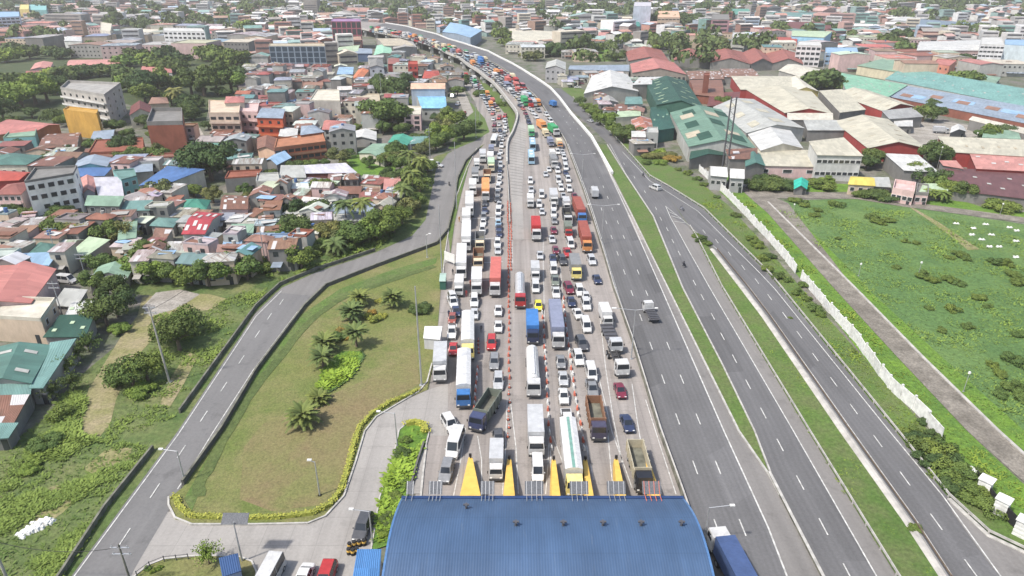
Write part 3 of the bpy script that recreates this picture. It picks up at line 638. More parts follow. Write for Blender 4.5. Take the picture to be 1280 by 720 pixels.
def car_model(key, L, Wd, H, hood, rear, ws0, rs, belt=0.86, pick=False, wr=None):
    """hood: y of windscreen base from front; ws0: y where roof starts; rs: where roof ends; rear: backlight base"""
    h = L / 2; wl = Wd / 2; wb = wl * 0.97; wr = wr or wl * 0.74
    f = lambda y: -h + y
    hz = belt; mm = M()
    st = [(f(0), wl * .86, .55, wl * .80, .60, wl * .72), (f(.25), wl * .96, .66, wl * .92, .72, wl * .80), (f(hood), wl, hz - .04, wb, hz, wl * .84),
          (f(ws0), wl, hz, wb, H, wr), (f(rs), wl, hz, wb, H - .03, wr)]
    if pick:
        st += [(f(rear), wl, hz, wb, hz + .02, wr), (f(L), wl * .97, hz, wb * .97, hz + .02, wl * .80)]
    else:
        st += [(f(rear), wl, hz, wb, hz + (.04 if rear < L - .3 else .3), wl * .80), (f(L), wl * .90, .75, wl * .86, .80 if rear < L - .3 else hz + .04, wl * .78)]
    loft(mm, st); P_ = []
    part(P_, 'body', mm.mesh('body', ['paint']), col=True)
    def lerp(a, b, t): return tuple(a[i] + (b[i] - a[i]) * t for i in range(3))
    def inset(q, t, n):
        c = tuple(sum(p[i] for p in q) / 4 for i in range(3)); r = []
        for p in q:
            v = lerp(p, c, t); r.append(tuple(v[i] + n[i] for i in range(3)))
        return r
    a = [(-wl * .84, f(hood), hz), (wl * .84, f(hood), hz), (wr, f(ws0), H), (-wr, f(ws0), H)]
    part(P_, 'windshield', quad_mesh([inset(a, .12, (0, -.012, .012))], 'glass_dark', 'windshield'))
    a = [(wr, f(rs), H - .03), (-wr, f(rs), H - .03)][::-1]
    zb_ = st[5][4]; a = [(-wr, f(rs), H - .03), (wr, f(rs), H - .03), (st[5][5], f(rear), zb_), (-st[5][5], f(rear), zb_)]
    part(P_, 'rear_window', quad_mesh([inset(a, .14, (0, .012, .012))], 'glass_dark', 'rear_window'))
    for s in (-1, 1):
        qs = []
        y0, y1 = f(ws0) - .25, f(rs) + .15; n = 2
        for i in range(n):
            u0 = y0 + (y1 - y0) * i / n + .05; u1 = y0 + (y1 - y0) * (i + 1) / n - .05
            q = [(s * (wb + .008), u0, hz + .05), (s * (wb + .008), u1, hz + .05), (s * (wr + (wb - wr) * .16 + .012), u1, H - .12), (s * (wr + (wb - wr) * .16 + .012), u0 + (.18 if i == 0 else 0), H - .12)]
            qs.append(q if s > 0 else q[::-1])
        part(P_, 'side_window', quad_mesh(qs, 'glass_dark', 'side_window'))
        for yy in (f(.85), f(L - .9)): part(P_, 'wheel', wheel(.33), (s * (wl - .08), yy, .33))
        mm = M(); mm.box(-.17, .17, -.05, .05, -.08, .08); part(P_, 'headlight', mm.mesh('headlight', ['lamp_lens']), (s * wl * .62, f(.10), .63))
        mm = M(); mm.box(-.08, .08, -.06, .06, -.07, .07); part(P_, 'mirror', mm.mesh('mirror', ['paint']), (s * (wl + .06), f(hood + .25), hz + .12), True)
    mm = M(); mm.box(-wl * .7, wl * .7, -.04, .04, -.10, .10); part(P_, 'grille', mm.mesh('grille', ['black']), (0, f(.03), .45))
    if pick:
        mm = M(); mm.box(-wl * .78, wl * .78, f(rear) + .1, f(L) - .1, hz + .01, hz + .03); part(P_, 'cargo_bed', mm.mesh('cargo_bed', ['chassis']))
    MODEL[key] = (P_, L, Wd, H)
car_model('sedan', 4.4, 1.74, 1.46, 1.25, 3.75, 1.95, 3.05)
car_model('hatchback', 3.8, 1.68, 1.52, .95, 3.6, 1.6, 3.05)
car_model('suv', 4.7, 1.86, 1.80, 1.30, 4.62, 1.85, 4.15, belt=1.02)
car_model('van', 4.9, 1.80, 2.0, .75, 4.86, 1.45, 4.65, belt=1.05, wr=.76)
car_model('pickup', 5.2, 1.86, 1.78, 1.35, 3.55, 1.95, 3.2, belt=1.0, pick=True)
car_model('long_van', 6.0, 2.0, 2.5, .65, 5.95, 1.3, 5.75, belt=1.2, wr=.86)
def cab_parts(P_, y0, Wd, z0, H, L=1.7, colored=True, key2=False):
    """tilt cab from y0 (front) back L"""
    w = Wd / 2 - .04
    mm = M()
    b = [(-w, y0, z0), (w, y0, z0), (w, y0 + L, z0), (-w, y0 + L, z0)]; m1 = [(-w, y0, z0 + (H - z0) * .5), (w, y0, z0 + (H - z0) * .5), (w, y0 + L, z0 + (H - z0) * .5), (-w, y0 + L, z0 + (H - z0) * .5)]
    t = [(-w * .9, y0 + .22, H), (w * .9, y0 + .22, H), (w * .93, y0 + L - .05, H), (-w * .93, y0 + L - .05, H)]
    mm.prism(b, m1, 0, cap=False); mm.prism(m1, t, 0, cap=False); mm.face(t, 0); mm.face(b[::-1], 0)
    kids = []
    za, zb = z0 + (H - z0) * .5, H
    pt = lambda x, k: (x, y0 + .22 * k - .015, za + (zb - za) * k)
    ws = quad_mesh([[pt(-w * .9, .08), pt(w * .9, .08), pt(w * .84, .86), pt(-w * .84, .86)]], 'glass_dark', 'windshield')
    kids.append(('windshield', ws, (0, 0, 0), None))
    for s in (-1, 1):
        xx = lambda k: s * (w * (1 - .09 * k) + .012)
        q = [(xx(.1), y0 + .25, za + (zb - za) * .1), (xx(.1), y0 + L * .75, za + (zb - za) * .1), (xx(.8), y0 + L * .75, za + (zb - za) * .8), (xx(.8), y0 + .38, za + (zb - za) * .8)]
        kids.append(('side_window', quad_mesh([q if s > 0 else q[::-1]], 'glass_dark', 'side_window'), (0, 0, 0), None))
        m2 = M(); m2.box(-.16, .16, -.04, .04, -.1, .1); kids.append(('headlight', m2.mesh('headlight', ['lamp_lens']), (s * w * .72, y0 - .02, z0 + .2), None))
        m2 = M(); m2.box(-.07, .07, -.05, .05, -.22, .22); kids.append(('mirror', m2.mesh('mirror', ['black']), (s * (w + .18), y0 + .05, za + .35), None))
    m2 = M(); m2.box(-w, w, -.10, .10, -.16, .16); kids.append(('bumper', m2.mesh('bumper', ['chassis']), (0, y0 - .06, z0 - .05), None))
    part(P_, 'cab', mm.mesh('cab', ['paint']), col=True, kids=kids)
def truck_model(key, L, Wd, H, cabL, body, cabH=2.7, axles=(1.2, -1.5), z0=.75):
    h = L / 2; P_ = []
    cab_parts(P_, -h, Wd, z0, cabH, cabL)
    mm = M(); mm.box(-.45, .45, -h + .4, h - .1, .62, .86); part(P_, 'chassis', mm.mesh('chassis', ['chassis']))
    r = .5
    for a in axles:
        y = -h + a if a > 0 else h + a
        for s in (-1, 1): part(P_, 'wheel', wheel(r, .35), (s * (Wd / 2 - .22), y, r))
    b0 = -h + cabL + .12; w = Wd / 2
    if body == 'box':
        mm = M(); mm.box(-w, w, b0, h, .95, H); part(P_, 'cargo_box', mm.mesh('cargo_box', ['box_ribbed']), col=2)
    elif body == 'container':
        mm = M(); mm.box(-w, w, b0 + .4, h, 1.25, H)
        kids = []
        m2 = M(); m2.box(-w + .03, w - .03, -.015, .015, 0, H - 1.4); kids.append(('front_panel', m2.mesh('front_panel', ['box_ribbed']), (0, b0 + .385, 1.33), 2))
        part(P_, 'container', mm.mesh('container', ['box_ribbed']), col=2, kids=kids)
        mm = M(); mm.box(-w + .1, w - .1, b0, h, .98, 1.24); part(P_, 'flatbed', mm.mesh('flatbed', ['chassis']))
    elif body == 'curtain':
        mm = M(); mm.box(-w, w, b0 + .3, h, .95, H - .25); mm.prism([(-w, b0 + .3, H - .25), (w, b0 + .3, H - .25), (w, h, H - .25), (-w, h, H - .25)], [(-w * .4, b0 + .3, H), (w * .4, b0 + .3, H), (w * .4, h, H), (-w * .4, h, H)], 0)
        part(P_, 'cargo_box', mm.mesh('cargo_box', ['paint']), col=2)
    elif body == 'dump':
        mm = M(); t = .1; zt = H
        mm.box(-w, w, b0, h, .95, 1.15); mm.box(-w, -w + t, b0, h, 1.152, zt); mm.box(w - t, w, b0, h, 1.152, zt)
        mm.box(-w + t + .002, w - t - .002, b0, b0 + t, 1.152, zt + .35); mm.box(-w + t + .002, w - t - .002, h - t, h, 1.152, zt - .1)
        for k in range(5):
            yy = b0 + .5 + k * (h - b0 - 1) / 4
            for s in (-1, 1): mm.box(s * (w + .06) - .055, s * (w + .06) + .055, yy - .08, yy + .08, 1.0, zt)
        part(P_, 'dump_bed', mm.mesh('dump_bed', ['box_ribbed']), col=2)
        mm = M(); mm.box(-w + t + .03, w - t - .03, b0 + t + .03, h - t - .03, 1.16, 1.3); part(P_, 'bed_floor', mm.mesh('bed_floor', ['wall_stain']))
    elif body == 'tank':
        mm = M(); n = 12; zc = 2.1; rr = 1.15
        ring = lambda y, k: [(cos(2 * pi * i / n) * rr * k, y, zc + sin(2 * pi * i / n) * rr * k) for i in range(n)]
        ys = [(b0 + .3, .75), (b0 + .55, 1), (h - .3, 1), (h, .75)]
        for (ya, ka), (yb, kb) in zip(ys, ys[1:]): mm.prism(ring(ya, ka), ring(yb, kb), 0, cap=(ya == ys[0][0] or yb == h))
        mm.box(-.3, .3, b0 + .9, h - .9, zc + rr * .97, zc + rr + .14)
        part(P_, 'tank', mm.mesh('tank', ['paint']), col=2)
    elif body == 'flat':
        mm = M(); mm.box(-w, w, b0, h, .95, 1.12)
        for k in range(6):
            yy = b0 + .6 + k * (h - b0 - 1.2) / 5; mm.box(-w + .1, w - .1, yy - .18, yy + .18, 1.121, 1.35)
        part(P_, 'flatbed', mm.mesh('flatbed', ['steel_dark']))
    elif body == 'frame':
        mm = M()
        for s in (-1, 1): mm.box(s * .55 - .1, s * .55 + .1, b0, h, .9, 1.15)
        for k in range(5): mm.box(-.45, .45, b0 + .5 + k * (h - b0 - 1) / 4, b0 + .75 + k * (h - b0 - 1) / 4, .95, 1.1)
        part(P_, 'chassis_frame', mm.mesh('chassis_frame', ['chassis']))
    MODEL[key] = (P_, L, Wd, H)
truck_model('box_truck', 6.4, 2.05, 3.0, 1.5, 'box', 2.3, (1.0, -1.4), .6)
truck_model('big_box_truck', 9.2, 2.45, 3.6, 1.8, 'box', 2.9, (1.2, -1.5, -2.8))
truck_model('long_truck', 15.0, 2.5, 3.9, 1.9, 'box', 3.1, (1.3, 4.2, -1.5, -2.8))
truck_model('curtain_truck', 14.5, 2.5, 3.7, 1.9, 'curtain', 3.0, (1.3, 4.2, -1.5, -2.8))
truck_model('container_truck', 15.0, 2.5, 3.9, 2.0, 'container', 3.1, (1.3, 4.2, -1.5, -2.8))
truck_model('short_container_truck', 10.5, 2.5, 3.9, 2.0, 'container', 3.1, (1.3, 3.6, -1.5))
truck_model('dump_truck', 9.0, 2.5, 2.9, 1.9, 'dump', 2.9, (1.3, -1.5, -2.9))
truck_model('tank_truck', 13.5, 2.5, 3.4, 2.0, 'tank', 3.1, (1.3, 4.0, -1.5, -2.8))
truck_model('flatbed_truck', 10.5, 2.5, 2.8, 2.0, 'flat', 2.8, (1.3, -1.5, -2.8))
truck_model('small_flatbed_truck', 6.6, 2.1, 2.4, 1.6, 'flat', 2.5, (1.0, -1.4), .6)
truck_model('tractor_unit', 10.0, 2.5, 3.0, 2.1, 'frame', 3.0, (1.3, -1.5, -2.8))
def bus_model():
    P_ = []; L, Wd, H = 11.0, 2.5, 3.3; h = L / 2; w = Wd / 2
    mm = M(); st = [(-h, w * .95, 1.3, w * .95, 3.0, w * .85), (-h + .35, w, 1.4, w, H, w * .92), (h - .2, w, 1.4, w, H, w * .92), (h, w * .96, 1.3, w * .95, 3.1, w * .86)]
    loft(mm, st, zb=.4); part(P_, 'body', mm.mesh('body', ['paint']), col=True)
    part(P_, 'windshield', quad_mesh([[(-w * .88, -h - .015, 1.45), (w * .88, -h - .015, 1.45), (w * .80, -h - .015, 2.85), (-w * .80, -h - .015, 2.85)]], 'glass_dark', 'windshield'))
    for s in (-1, 1):
        qs = []
        for k in range(7):
            y = -h + .7 + k * 1.42; q = [(s * (w + .014), y, 1.55), (s * (w + .014), y + 1.25, 1.55), (s * (w * .97 + .014), y + 1.25, 2.6), (s * (w * .97 + .014), y, 2.6)]; qs.append(q if s > 0 else q[::-1])
        part(P_, 'side_windows', quad_mesh(qs, 'glass_dark', 'side_windows'))
        for y in (-h + 2.4, h - 3): part(P_, 'wheel', wheel(.48, .3), (s * (w - .2), y, .48))
    for yy in (-2, 2.5): mm = M(); mm.box(-.6, .6, -.9, .9, 0, .18); part(P_, 'roof_unit', mm.mesh('roof_unit', ['white_plain']), (0, yy, H - .02))
    MODEL['bus'] = (P_, L, Wd, H)
bus_model()
def moto():
    P_ = []; mm = M(); mm.box(-.14, .14, -.45, .55, .45, .85, 0, .8, .9); part(P_, 'body', mm.mesh('body', ['paint']), col=True)
    for y in (-.62, .62): part(P_, 'wheel', wheel(.3, .12), (0, y, .3))
    mm = M(); mm.box(-.35, .35, -.52, -.46, .95, 1.02); mm.tube((0, -.6, .4), (0, -.48, 1.0), .04); part(P_, 'handlebar', mm.mesh('handlebar', ['black']))
    MODEL['motorcycle'] = (P_, 2, .7, 1.1)
moto()
# simplified single-mesh versions for vehicles only a few pixels long
LOW = {}
def low_model(key):
    if key in LOW: return LOW[key]
    P_, L, Wd, H = MODEL[key]; mm = M(); names = ['paint', 'glass_dark', 'box_ribbed', 'chassis']
    h = L / 2; w = Wd / 2
    if key in ('sedan', 'hatchback', 'suv', 'van', 'pickup', 'long_van', 'bus'):
        mm.box(-w, w, -h, h, .3, H * .55, 0, .96, .99); f0, f1 = (.22, .90) if key != 'pickup' else (.22, .65)
        mm.box(-w * .93, w * .93, -h + L * f0, -h + L * f1, H * .55 + .002, H * .93, 1, .86, .8)
        a = L * (f1 - f0) * .1; mm.box(-w * .80, w * .80, -h + L * f0 + a, -h + L * f1 - a, H * .93 + .002, H, 0)
    else:
        cl = 2.0 if L > 7 else 1.5
        mm.box(-w, w, -h, -h + cl, .5, 1.7, 0); mm.box(-w * .96, w * .96, -h + .06, -h + cl, 1.702, 2.4, 1); mm.box(-w * .95, w * .95, -h + .2, -h + cl, 2.402, 2.8 if L > 7 else 2.2 + .3, 0)
        mm.box(-w * .8, w * .8, -h + .5, h - .2, .3, .9, 3); mm.box(-w, w, -h + cl + .15, h, .95, H, 2)
    LOW[key] = mm.mesh('distant_' + key, names); return LOW[key]
VEH = []   # dicts for labels
CLR = {'white': (.53, .53, .52), 'silver': (.42, .43, .44), 'grey': (.20, .205, .21), 'dark grey': (.07, .072, .078), 'black': (.022, .022, .026), 'dark blue': (.03, .04, .085),
       'blue': (.05, .17, .42), 'light blue': (.30, .46, .58), 'red': (.38, .035, .035), 'maroon': (.16, .025, .045), 'yellow': (.72, .66, .04), 'cream': (.60, .52, .36), 'orange': (.62, .27, .10),
       'green': (.05, .30, .12), 'pale green': (.38, .52, .36), 'pink red': (.46, .13, .11), 'rust red': (.27, .075, .055), 'navy': (.05, .06, .12), 'beige': (.42, .38, .28), 'rusty brown': (.24, .13, .08),
       'green grey': (.15, .17, .14), 'violet black': (.06, .055, .09), 'pale yellow': (.75, .62, .22), 'steel blue': (.20, .22, .30), 'teal': (.05, .30, .30), 'navy blue': (.055, .09, .20)}
NOUN = {'sedan': ('sedan', 'car'), 'hatchback': ('hatchback', 'car'), 'suv': ('SUV', 'car'), 'van': ('van', 'van'), 'pickup': ('pickup', 'pickup'), 'long_van': ('long van', 'van'),
        'box_truck': ('small box truck', 'truck'), 'big_box_truck': ('box truck', 'truck'), 'long_truck': ('long trailer truck', 'truck'), 'curtain_truck': ('long trailer truck', 'truck'), 'container_truck': ('container truck', 'truck'),
        'short_container_truck': ('container truck', 'truck'), 'dump_truck': ('open dump truck', 'truck'), 'tank_truck': ('tanker truck', 'truck'), 'flatbed_truck': ('empty flatbed truck', 'truck'), 'tractor_unit': ('tractor unit without trailer', 'truck'), 'small_flatbed_truck': ('small flatbed truck', 'truck'), 'bus': ('bus', 'bus'), 'motorcycle': ('motorcycle', 'motorcycle')}
def vehicle(key, x, y, c1='white', c2=None, rot=0.0, label=None, low=False, deck=None, group=None, jit=True):
    P_, L, Wd, H = MODEL[key]
    on = (x > 640 and y < 300) if deck is None else deck
    hz = H * .45
    if on:
        z = 0.0
        for _ in range(8): z = deckz(G(x, y, z + hz).y)
    else: z = 0.0
    g = G(x, y, z + hz); g.z = z + (0.08 if not on else .10)
    col1 = CLR[c1]; col2 = CLR[c2 or c1]; k = random.uniform(.9, 1.08) if jit else 1
    col1 = tuple(v * k for v in col1)
    nm = 'distant_' + key if low else key
    if low:
        o = ob(key, low_model(key), None, g, rot, col1 if key not in NOUN or 'truck' not in key else col2)
    else:
        o = bpy.data.objects.new(key, None); COL.objects.link(o); o.location = g; o.rotation_euler = (0, 0, rot)
        for (n, me, loc, c, kids) in P_:
            p = ob(n, me, o, loc, 0, col2 if c == 2 else (col1 if c else None))
            for (n2, me2, loc2, c2_) in kids: ob(n2, me2, p, loc2, 0, col2 if c2_ == 2 else None)
    noun, cat = NOUN[key]
    if noun == 'sedan' and False: pass
    if c2 and c2 != c1:
        desc = {'tractor_unit': f'{c1} {noun}', 'flatbed_truck': f'{noun} with {c1} cab'}.get(key, f'{c2} {noun} with {c1} cab')
    else: desc = f'{c1} {noun}'
    tag(o, label, cat, group); VEH.append(dict(o=o, d=desc, x=x, y=y, lab=label, cat=cat, g=g, fix=bool(label)))
    return o
R = radians
big = [  # key, x, y, cab colour, body colour, rot deg, label
 ('curtain_truck', 580, 473, 'blue', 'white', 3, 'long white trailer truck with bright blue cab in the leftmost queue near the lawn corner'),
 ('curtain_truck', 585, 420, 'pale yellow', 'white', 3, 'long white trailer truck with pale yellow cab nose to tail behind the blue cab truck'),
 ('dump_truck', 607, 514, 'navy', 'green grey', -19, 'dump truck with green grey bed and navy cab angled across the lanes'),
 ('box_truck', 620.5, 576, 'white', 'silver', 0, 'small truck with silver box beside the widest yellow island'),
 ('tank_truck', 666, 464, 'white', 'white', 0, 'white tanker truck with a tapered hood roof in the middle lane'),
 ('big_box_truck', 669.5, 540, 'white', 'silver', 0, 'box truck with silver box and white cab behind the white van at the roof edge'),
 ('curtain_truck', 713.5, 571, 'pale yellow', 'white', 0, 'long white truck with green roof stripe and yellow cab entering a toll lane'),
 ('dump_truck', 745, 524, 'violet black', 'rusty brown', 0, 'dump truck with rusty empty bed and violet black cab'),
 ('dump_truck', 799, 584, 'black', 'beige', 0, 'dump truck with beige bed and black cab beside the rightmost yellow island'),
 ('big_box_truck', 550.5, 454, 'white', 'silver', 4, 'silver box truck parked at the lawn edge below the white guard tent'),
 ('big_box_truck', 665.5, 410, 'dark blue', 'blue', 0, 'truck with sky blue box and dark blue cab ahead of the yellow car'),
 ('container_truck', 695.5, 406, 'white', 'steel blue', 0, 'long steel blue container truck with white cab'),
 ('flatbed_truck', 764, 420, 'silver', 'silver', 4, 'flatbed truck with silver cab just behind the white tractor unit'),
 ('tractor_unit', 771, 448, 'white', 'white', 5, 'white tractor unit pulling a bare black trailer frame near the barrier'),
 ('long_truck', 583, 296, 'white', 'white', 3, 'long white trailer truck, upper of the two longest in the lawn side queue'),
 ('long_truck', 577, 328, 'white', 'white', 3, 'long white trailer truck, lower of the two longest in the lawn side queue'),
 ('box_truck', 574, 358, 'white', 'white', 2, None), ('dump_truck', 600, 303, 'cream', 'grey', 2, None),
 ('dump_truck', 598, 325, 'cream', 'rusty brown', 2, 'cream dump truck with brown bed left of the pink red container truck'),
 ('big_box_truck', 596, 353, 'white', 'white', 2, None),
 ('container_truck', 619.5, 347, 'white', 'pink red', 0, 'pale red container truck with white cab in the third queue'),
 ('tank_truck', 650, 363, 'red', 'silver', 0, 'red and silver tank truck right of the dense traffic cones'),
 ('short_container_truck', 670, 287, 'white', 'red', 0, 'bright red container truck with white cab, alone at the head of its lane'),
 ('box_truck', 669, 340, 'white', 'silver', 0, None),
 ('big_box_truck', 719, 335, 'pale yellow', 'grey', 0, 'grey covered truck with yellow cab parked beside the maroon car'),
 ('box_truck', 710, 288, 'red', 'green grey', 0, None), ('container_truck', 731, 297, 'orange', 'rust red', 0, 'rust red container truck with orange cab against the barrier'),
 ('container_truck', 724, 264, 'blue', 'rust red', 2, 'rust red container truck with blue cab against the barrier'),
 ('box_truck', 596, 206, 'white', 'white', 3, None), ('big_box_truck', 594, 220, 'white', 'grey', 3, None), ('big_box_truck', 591, 235, 'white', 'white', 3, None),
 ('long_truck', 587, 256, 'white', 'white', 3, None), ('big_box_truck', 583, 274, 'white', 'white', 3, None),
 ('big_box_truck', 614, 207, 'cream', 'pale green', 2, None), ('dump_truck', 609, 221, 'cream', 'rusty brown', 2, None),
 ('long_truck', 607, 238, 'white', 'orange', 2, 'bright orange trailer truck with white cab in the second queue'),
 ('bus', 664, 197, 'light blue', None, 0, 'light blue bus at the front of the queue below the pale green truck'),
 ('bus', 665.5, 181, 'light blue', None, 0, 'pale blue bus directly behind another light blue bus'),
 ('big_box_truck', 664, 165, 'green', 'pale green', 2, 'pale green covered truck at the left edge of the curve'),
 ('box_truck', 663, 252, 'white', 'white', 0, None), ('big_box_truck', 692, 248, 'white', 'silver', 0, None),
 ('box_truck', 708, 256, 'white', 'silver', 0, None), ('dump_truck', 709, 272, 'white', 'dark grey', 0, None),
 ('big_box_truck', 677, 157, 'orange', 'orange', 14, 'orange truck on the bend beside the green container truck'), ('box_truck', 682, 167, 'cream', 'cream', 10, None),
 ('short_container_truck', 692, 163, 'white', 'green', 14, 'bright green container truck on the bend of the queue'),
 ('box_truck', 688, 178, 'steel blue', 'steel blue', 6, None), ('box_truck', 690.5, 194, 'white', 'white', 3, None), ('box_truck', 699, 180, 'orange', 'cream', 6, None),
 ('bus', 618, 176, 'white', None, -4, 'white bus at the mouth of the lower slip road'), ('box_truck', 614, 188, 'grey', 'steel blue', 0, None), ('big_box_truck', 613, 199, 'white', 'white', 1, None),
 ('big_box_truck', 692, 203, 'white', 'grey', 3, None), ('big_box_truck', 603.5, 196, 'white', 'silver', 3, None),
]
for k, x, y, a, b, r_, lb in big: vehicle(k, x, y, a, b, R(r_), lb)
cars = """suv 558 588 grey -5|suv 562.5 529 white 24|long_van 569 553 white -8|sedan 623 547 dark_grey 4|van 672 585 white 0|sedan 704.5 495 white 0|pickup 709 524 white 2|pickup 740 485 grey 2|
sedan 775 488 maroon 3|sedan 784 529 dark_blue 5|pickup 566 377 white 15|sedan 570 389 dark_blue 8|hatchback 565.5 398 rust_red 0|pickup 565 414 white 2|sedan 566.5 436 red 2|
suv 593 376 white 2|sedan 593 392 silver 2|sedan 623 388 white 0|sedan 623 408 white 0|suv 614.5 428 red 0|suv 618 452 grey 0|suv 623 476 silver 0|hatchback 673 382 yellow 0|
sedan 701 452 grey 0|sedan 704 473 silver 0|sedan 714 377 dark_blue 3|suv 732.5 380 white 3|sedan 722 392 white 8|van 732.5 406 white 3|suv 727 429 dark_grey 8|suv 723 447 white 4|van 739 465 white 2|box_truck 757 395 white 3|
suv 566 372 white 14|suv 603 287 white 2|hatchback 593 372 white 2|sedan 624 292 dark_blue 0|suv 622 304 white 0|sedan 622.5 313 silver 0|sedan 675 319 silver 0|sedan 690 299 silver 2|sedan 692 288 maroon 2|hatchback 694.5 313 maroon 3|
pickup 709 315 red 3|sedan 691 323 dark_blue 0|suv 703 325 dark_grey 6|van 692 336 white 0|van 669.5 358 white 0|pickup 694 350 green_grey 0|pickup 695 365 white 0|suv 711 360 maroon 8|suv 724.5 363 white 3|hatchback 732.5 371 white 3|
van 713 304 white 3|suv 739.5 325 silver 4|sedan 746 349 dark_blue 5|sedan 606 254 dark_grey 2|sedan 606 263 dark_blue 2|suv 604.5 271 grey 2|sedan 604 278 white 2|
suv 625.5 206 silver 0|sedan 625 213 dark_blue 0|sedan 624.5 220 white 0|sedan 624 227 white 0|suv 622.5 235 white 0|suv 622 242 grey 0|sedan 621.5 249 dark_grey 0|sedan 624 256 silver 0|van 623 264 white 0|sedan 622.5 272 silver 0|sedan 623 279 light_blue 0|sedan 623.5 285 dark_blue 0|
suv 663 226 white 0|pickup 664 237 silver 0|van 677 243 white 0|suv 674 255 white 0|hatchback 677.5 265 silver 0|suv 697 213 white 3|van 698 225 white 3|suv 701 235 white 3|sedan 704 245 silver 3|van 692 258 white 0|suv 692 267 white 0|sedan 693 276 grey 0|
sedan 706 202 silver 3|van 707 209 white 3|sedan 707 216 dark_blue 3|suv 710 224 white 3|suv 711.5 236 white 3|sedan 718 245 maroon 4|sedan 718.5 252 grey 4|
sedan 654 136 pink_red 16|sedan 657 142 maroon 14|sedan 659 147 dark_grey 12|suv 661 153 dark_blue 10|sedan 662 136 white 18|suv 666 141 white 16|suv 670 146 white 14|suv 673 138 grey 18|suv 683 143 white 16|van 688 151 white 14|sedan 650 132 dark_blue 18|
suv 697 190 white 5|sedan 703 190 silver 5|suv 705 197 white 4|sedan 700 186 grey 5|suv 627 182 white 0|sedan 628 174 white -3|suv 624 196 silver 0|sedan 626 190 white 0|suv 630 168 grey -4|suv 632 158 white -6|suv 631 151 silver -6|sedan 624 156 white -6|sedan 618 163 dark_grey -8|suv 618 156 maroon -8|
van 624 147 red -8|sedan 616 142 pink_red -10|suv 631 145 red -8|sedan 617 149 white -8|sedan 625 163 dark_blue -4|sedan 626 169 silver -3|sedan 632 163 white -4|sedan 686 212 white 2|sedan 663 243 white 0|sedan 682 218 silver 2"""
for s in cars.replace('\n', '').split('|'):
    s = s.strip()
    if not s: continue
    k, x, y, c, r_ = s.split(); vehicle(k, float(x), float(y), c.replace('_', ' '), None, R(float(r_)))
# vehicles away from the queues
vehicle('box_truck', 743, 241, 'silver', 'silver', pi, 'small silver box truck driving away alone on the free highway', jit=False)
vehicle('small_flatbed_truck', 814, 391, 'white', 'white', pi + .1, 'truck with white cab and grey load driving away alone on the free highway')
vehicle('box_truck', 691, 130, 'blue', 'blue', pi + .3, 'small bright blue truck driving away on the far free lanes', deck=True)
vehicle('suv', 819, 234, 'white', None, pi + .5, 'white SUV at the start of the exit ramp', deck=False)
vehicle('sedan', 738, 151, 'silver', None, pi + .45, 'small silver car on the frontage road beside the thick pale wall', deck=False)
vehicle('suv', 453.5, 658, 'dark grey', None, -.1, 'dark grey SUV parked by the planter on the loop road', jit=False)
vehicle('long_van', 335, 722, 'white', None, -.1, 'white van parked at the bottom edge, leftmost of the row')
vehicle('sedan', 379, 723, 'white', None, -.05, 'white car parked at the bottom edge beside a red one')
vehicle('suv', 407, 721, 'red', None, -.03, 'red car parked at the bottom edge below the loop road')
vehicle('van', 83, 349, 'white', None, 1.35, 'white van parked beside the large salmon roof')
vehicle('short_container_truck', 915, 708, 'white', 'navy blue', pi + .12, 'trailer truck with white topped cab driving away beside the toll roof', jit=False)
# the jams farther out, on the curving deck and on the lower slip road
def along(w, d):
    L = 0
    for a, b in zip(w, w[1:]):
        l = (b - a).length
        if L + l >= d: return a.lerp(b, (d - L) / l), (b - a)
        L += l
    return None, None
farL = wline(smooth_px([(649, 133), (640, 122), (625, 109), (608, 96), (594, 86), (580, 77), (565, 70), (547, 62), (528, 55), (508, 49.5), (488, 45), (460, 40)], 3), True)
farR = wline(smooth_px([(676, 133), (666, 121), (653, 109), (639, 96), (620, 83.5), (599, 73), (580, 65.5), (560, 58.5), (540, 52.5), (515, 45.5), (490, 40), (462, 35.5)], 3), True)
def total(w): return sum((b - a).length for a, b in zip(w, w[1:]))
TLn = (total(farL) + total(farR)) / 2; far = []
cw = ['white'] * 9 + ['silver'] * 4 + ['grey', 'dark grey', 'dark blue', 'maroon', 'red', 'light blue', 'cream']
for lane in range(5):
    d = random.uniform(0, 5)
    while d < TLn - 5:
        t = d / TLn; a = at_len(farL, t); b = at_len(farR, t); a2 = at_len(farL, min(1, t + .01)); b2 = at_len(farR, min(1, t + .01))
        k = (lane + .5) / 5; p = a.lerp(b, k); q = a2.lerp(b2, k); tr = random.random() < (.22 if lane else .1)
        key = random.choice(['big_box_truck', 'dump_truck', 'box_truck', 'short_container_truck', 'bus']) if tr else random.choice(['sedan', 'sedan', 'suv', 'suv', 'van', 'hatchback', 'pickup'])
        L = MODEL[key][1]; d += L / 2
        far.append((key, p, atan2(q.y - p.y, q.x - p.x) - pi / 2, lane)); d += L / 2 + random.uniform(1.2, 3.2)
lowL = wline(smooth_px([(609, 141), (603, 128), (594, 115), (586, 103), (580, 96)], 3)); lowR = wline(smooth_px([(626, 141), (617, 128), (607, 115), (597, 103), (590, 96)], 3))
T2 = (total(lowL) + total(lowR)) / 2
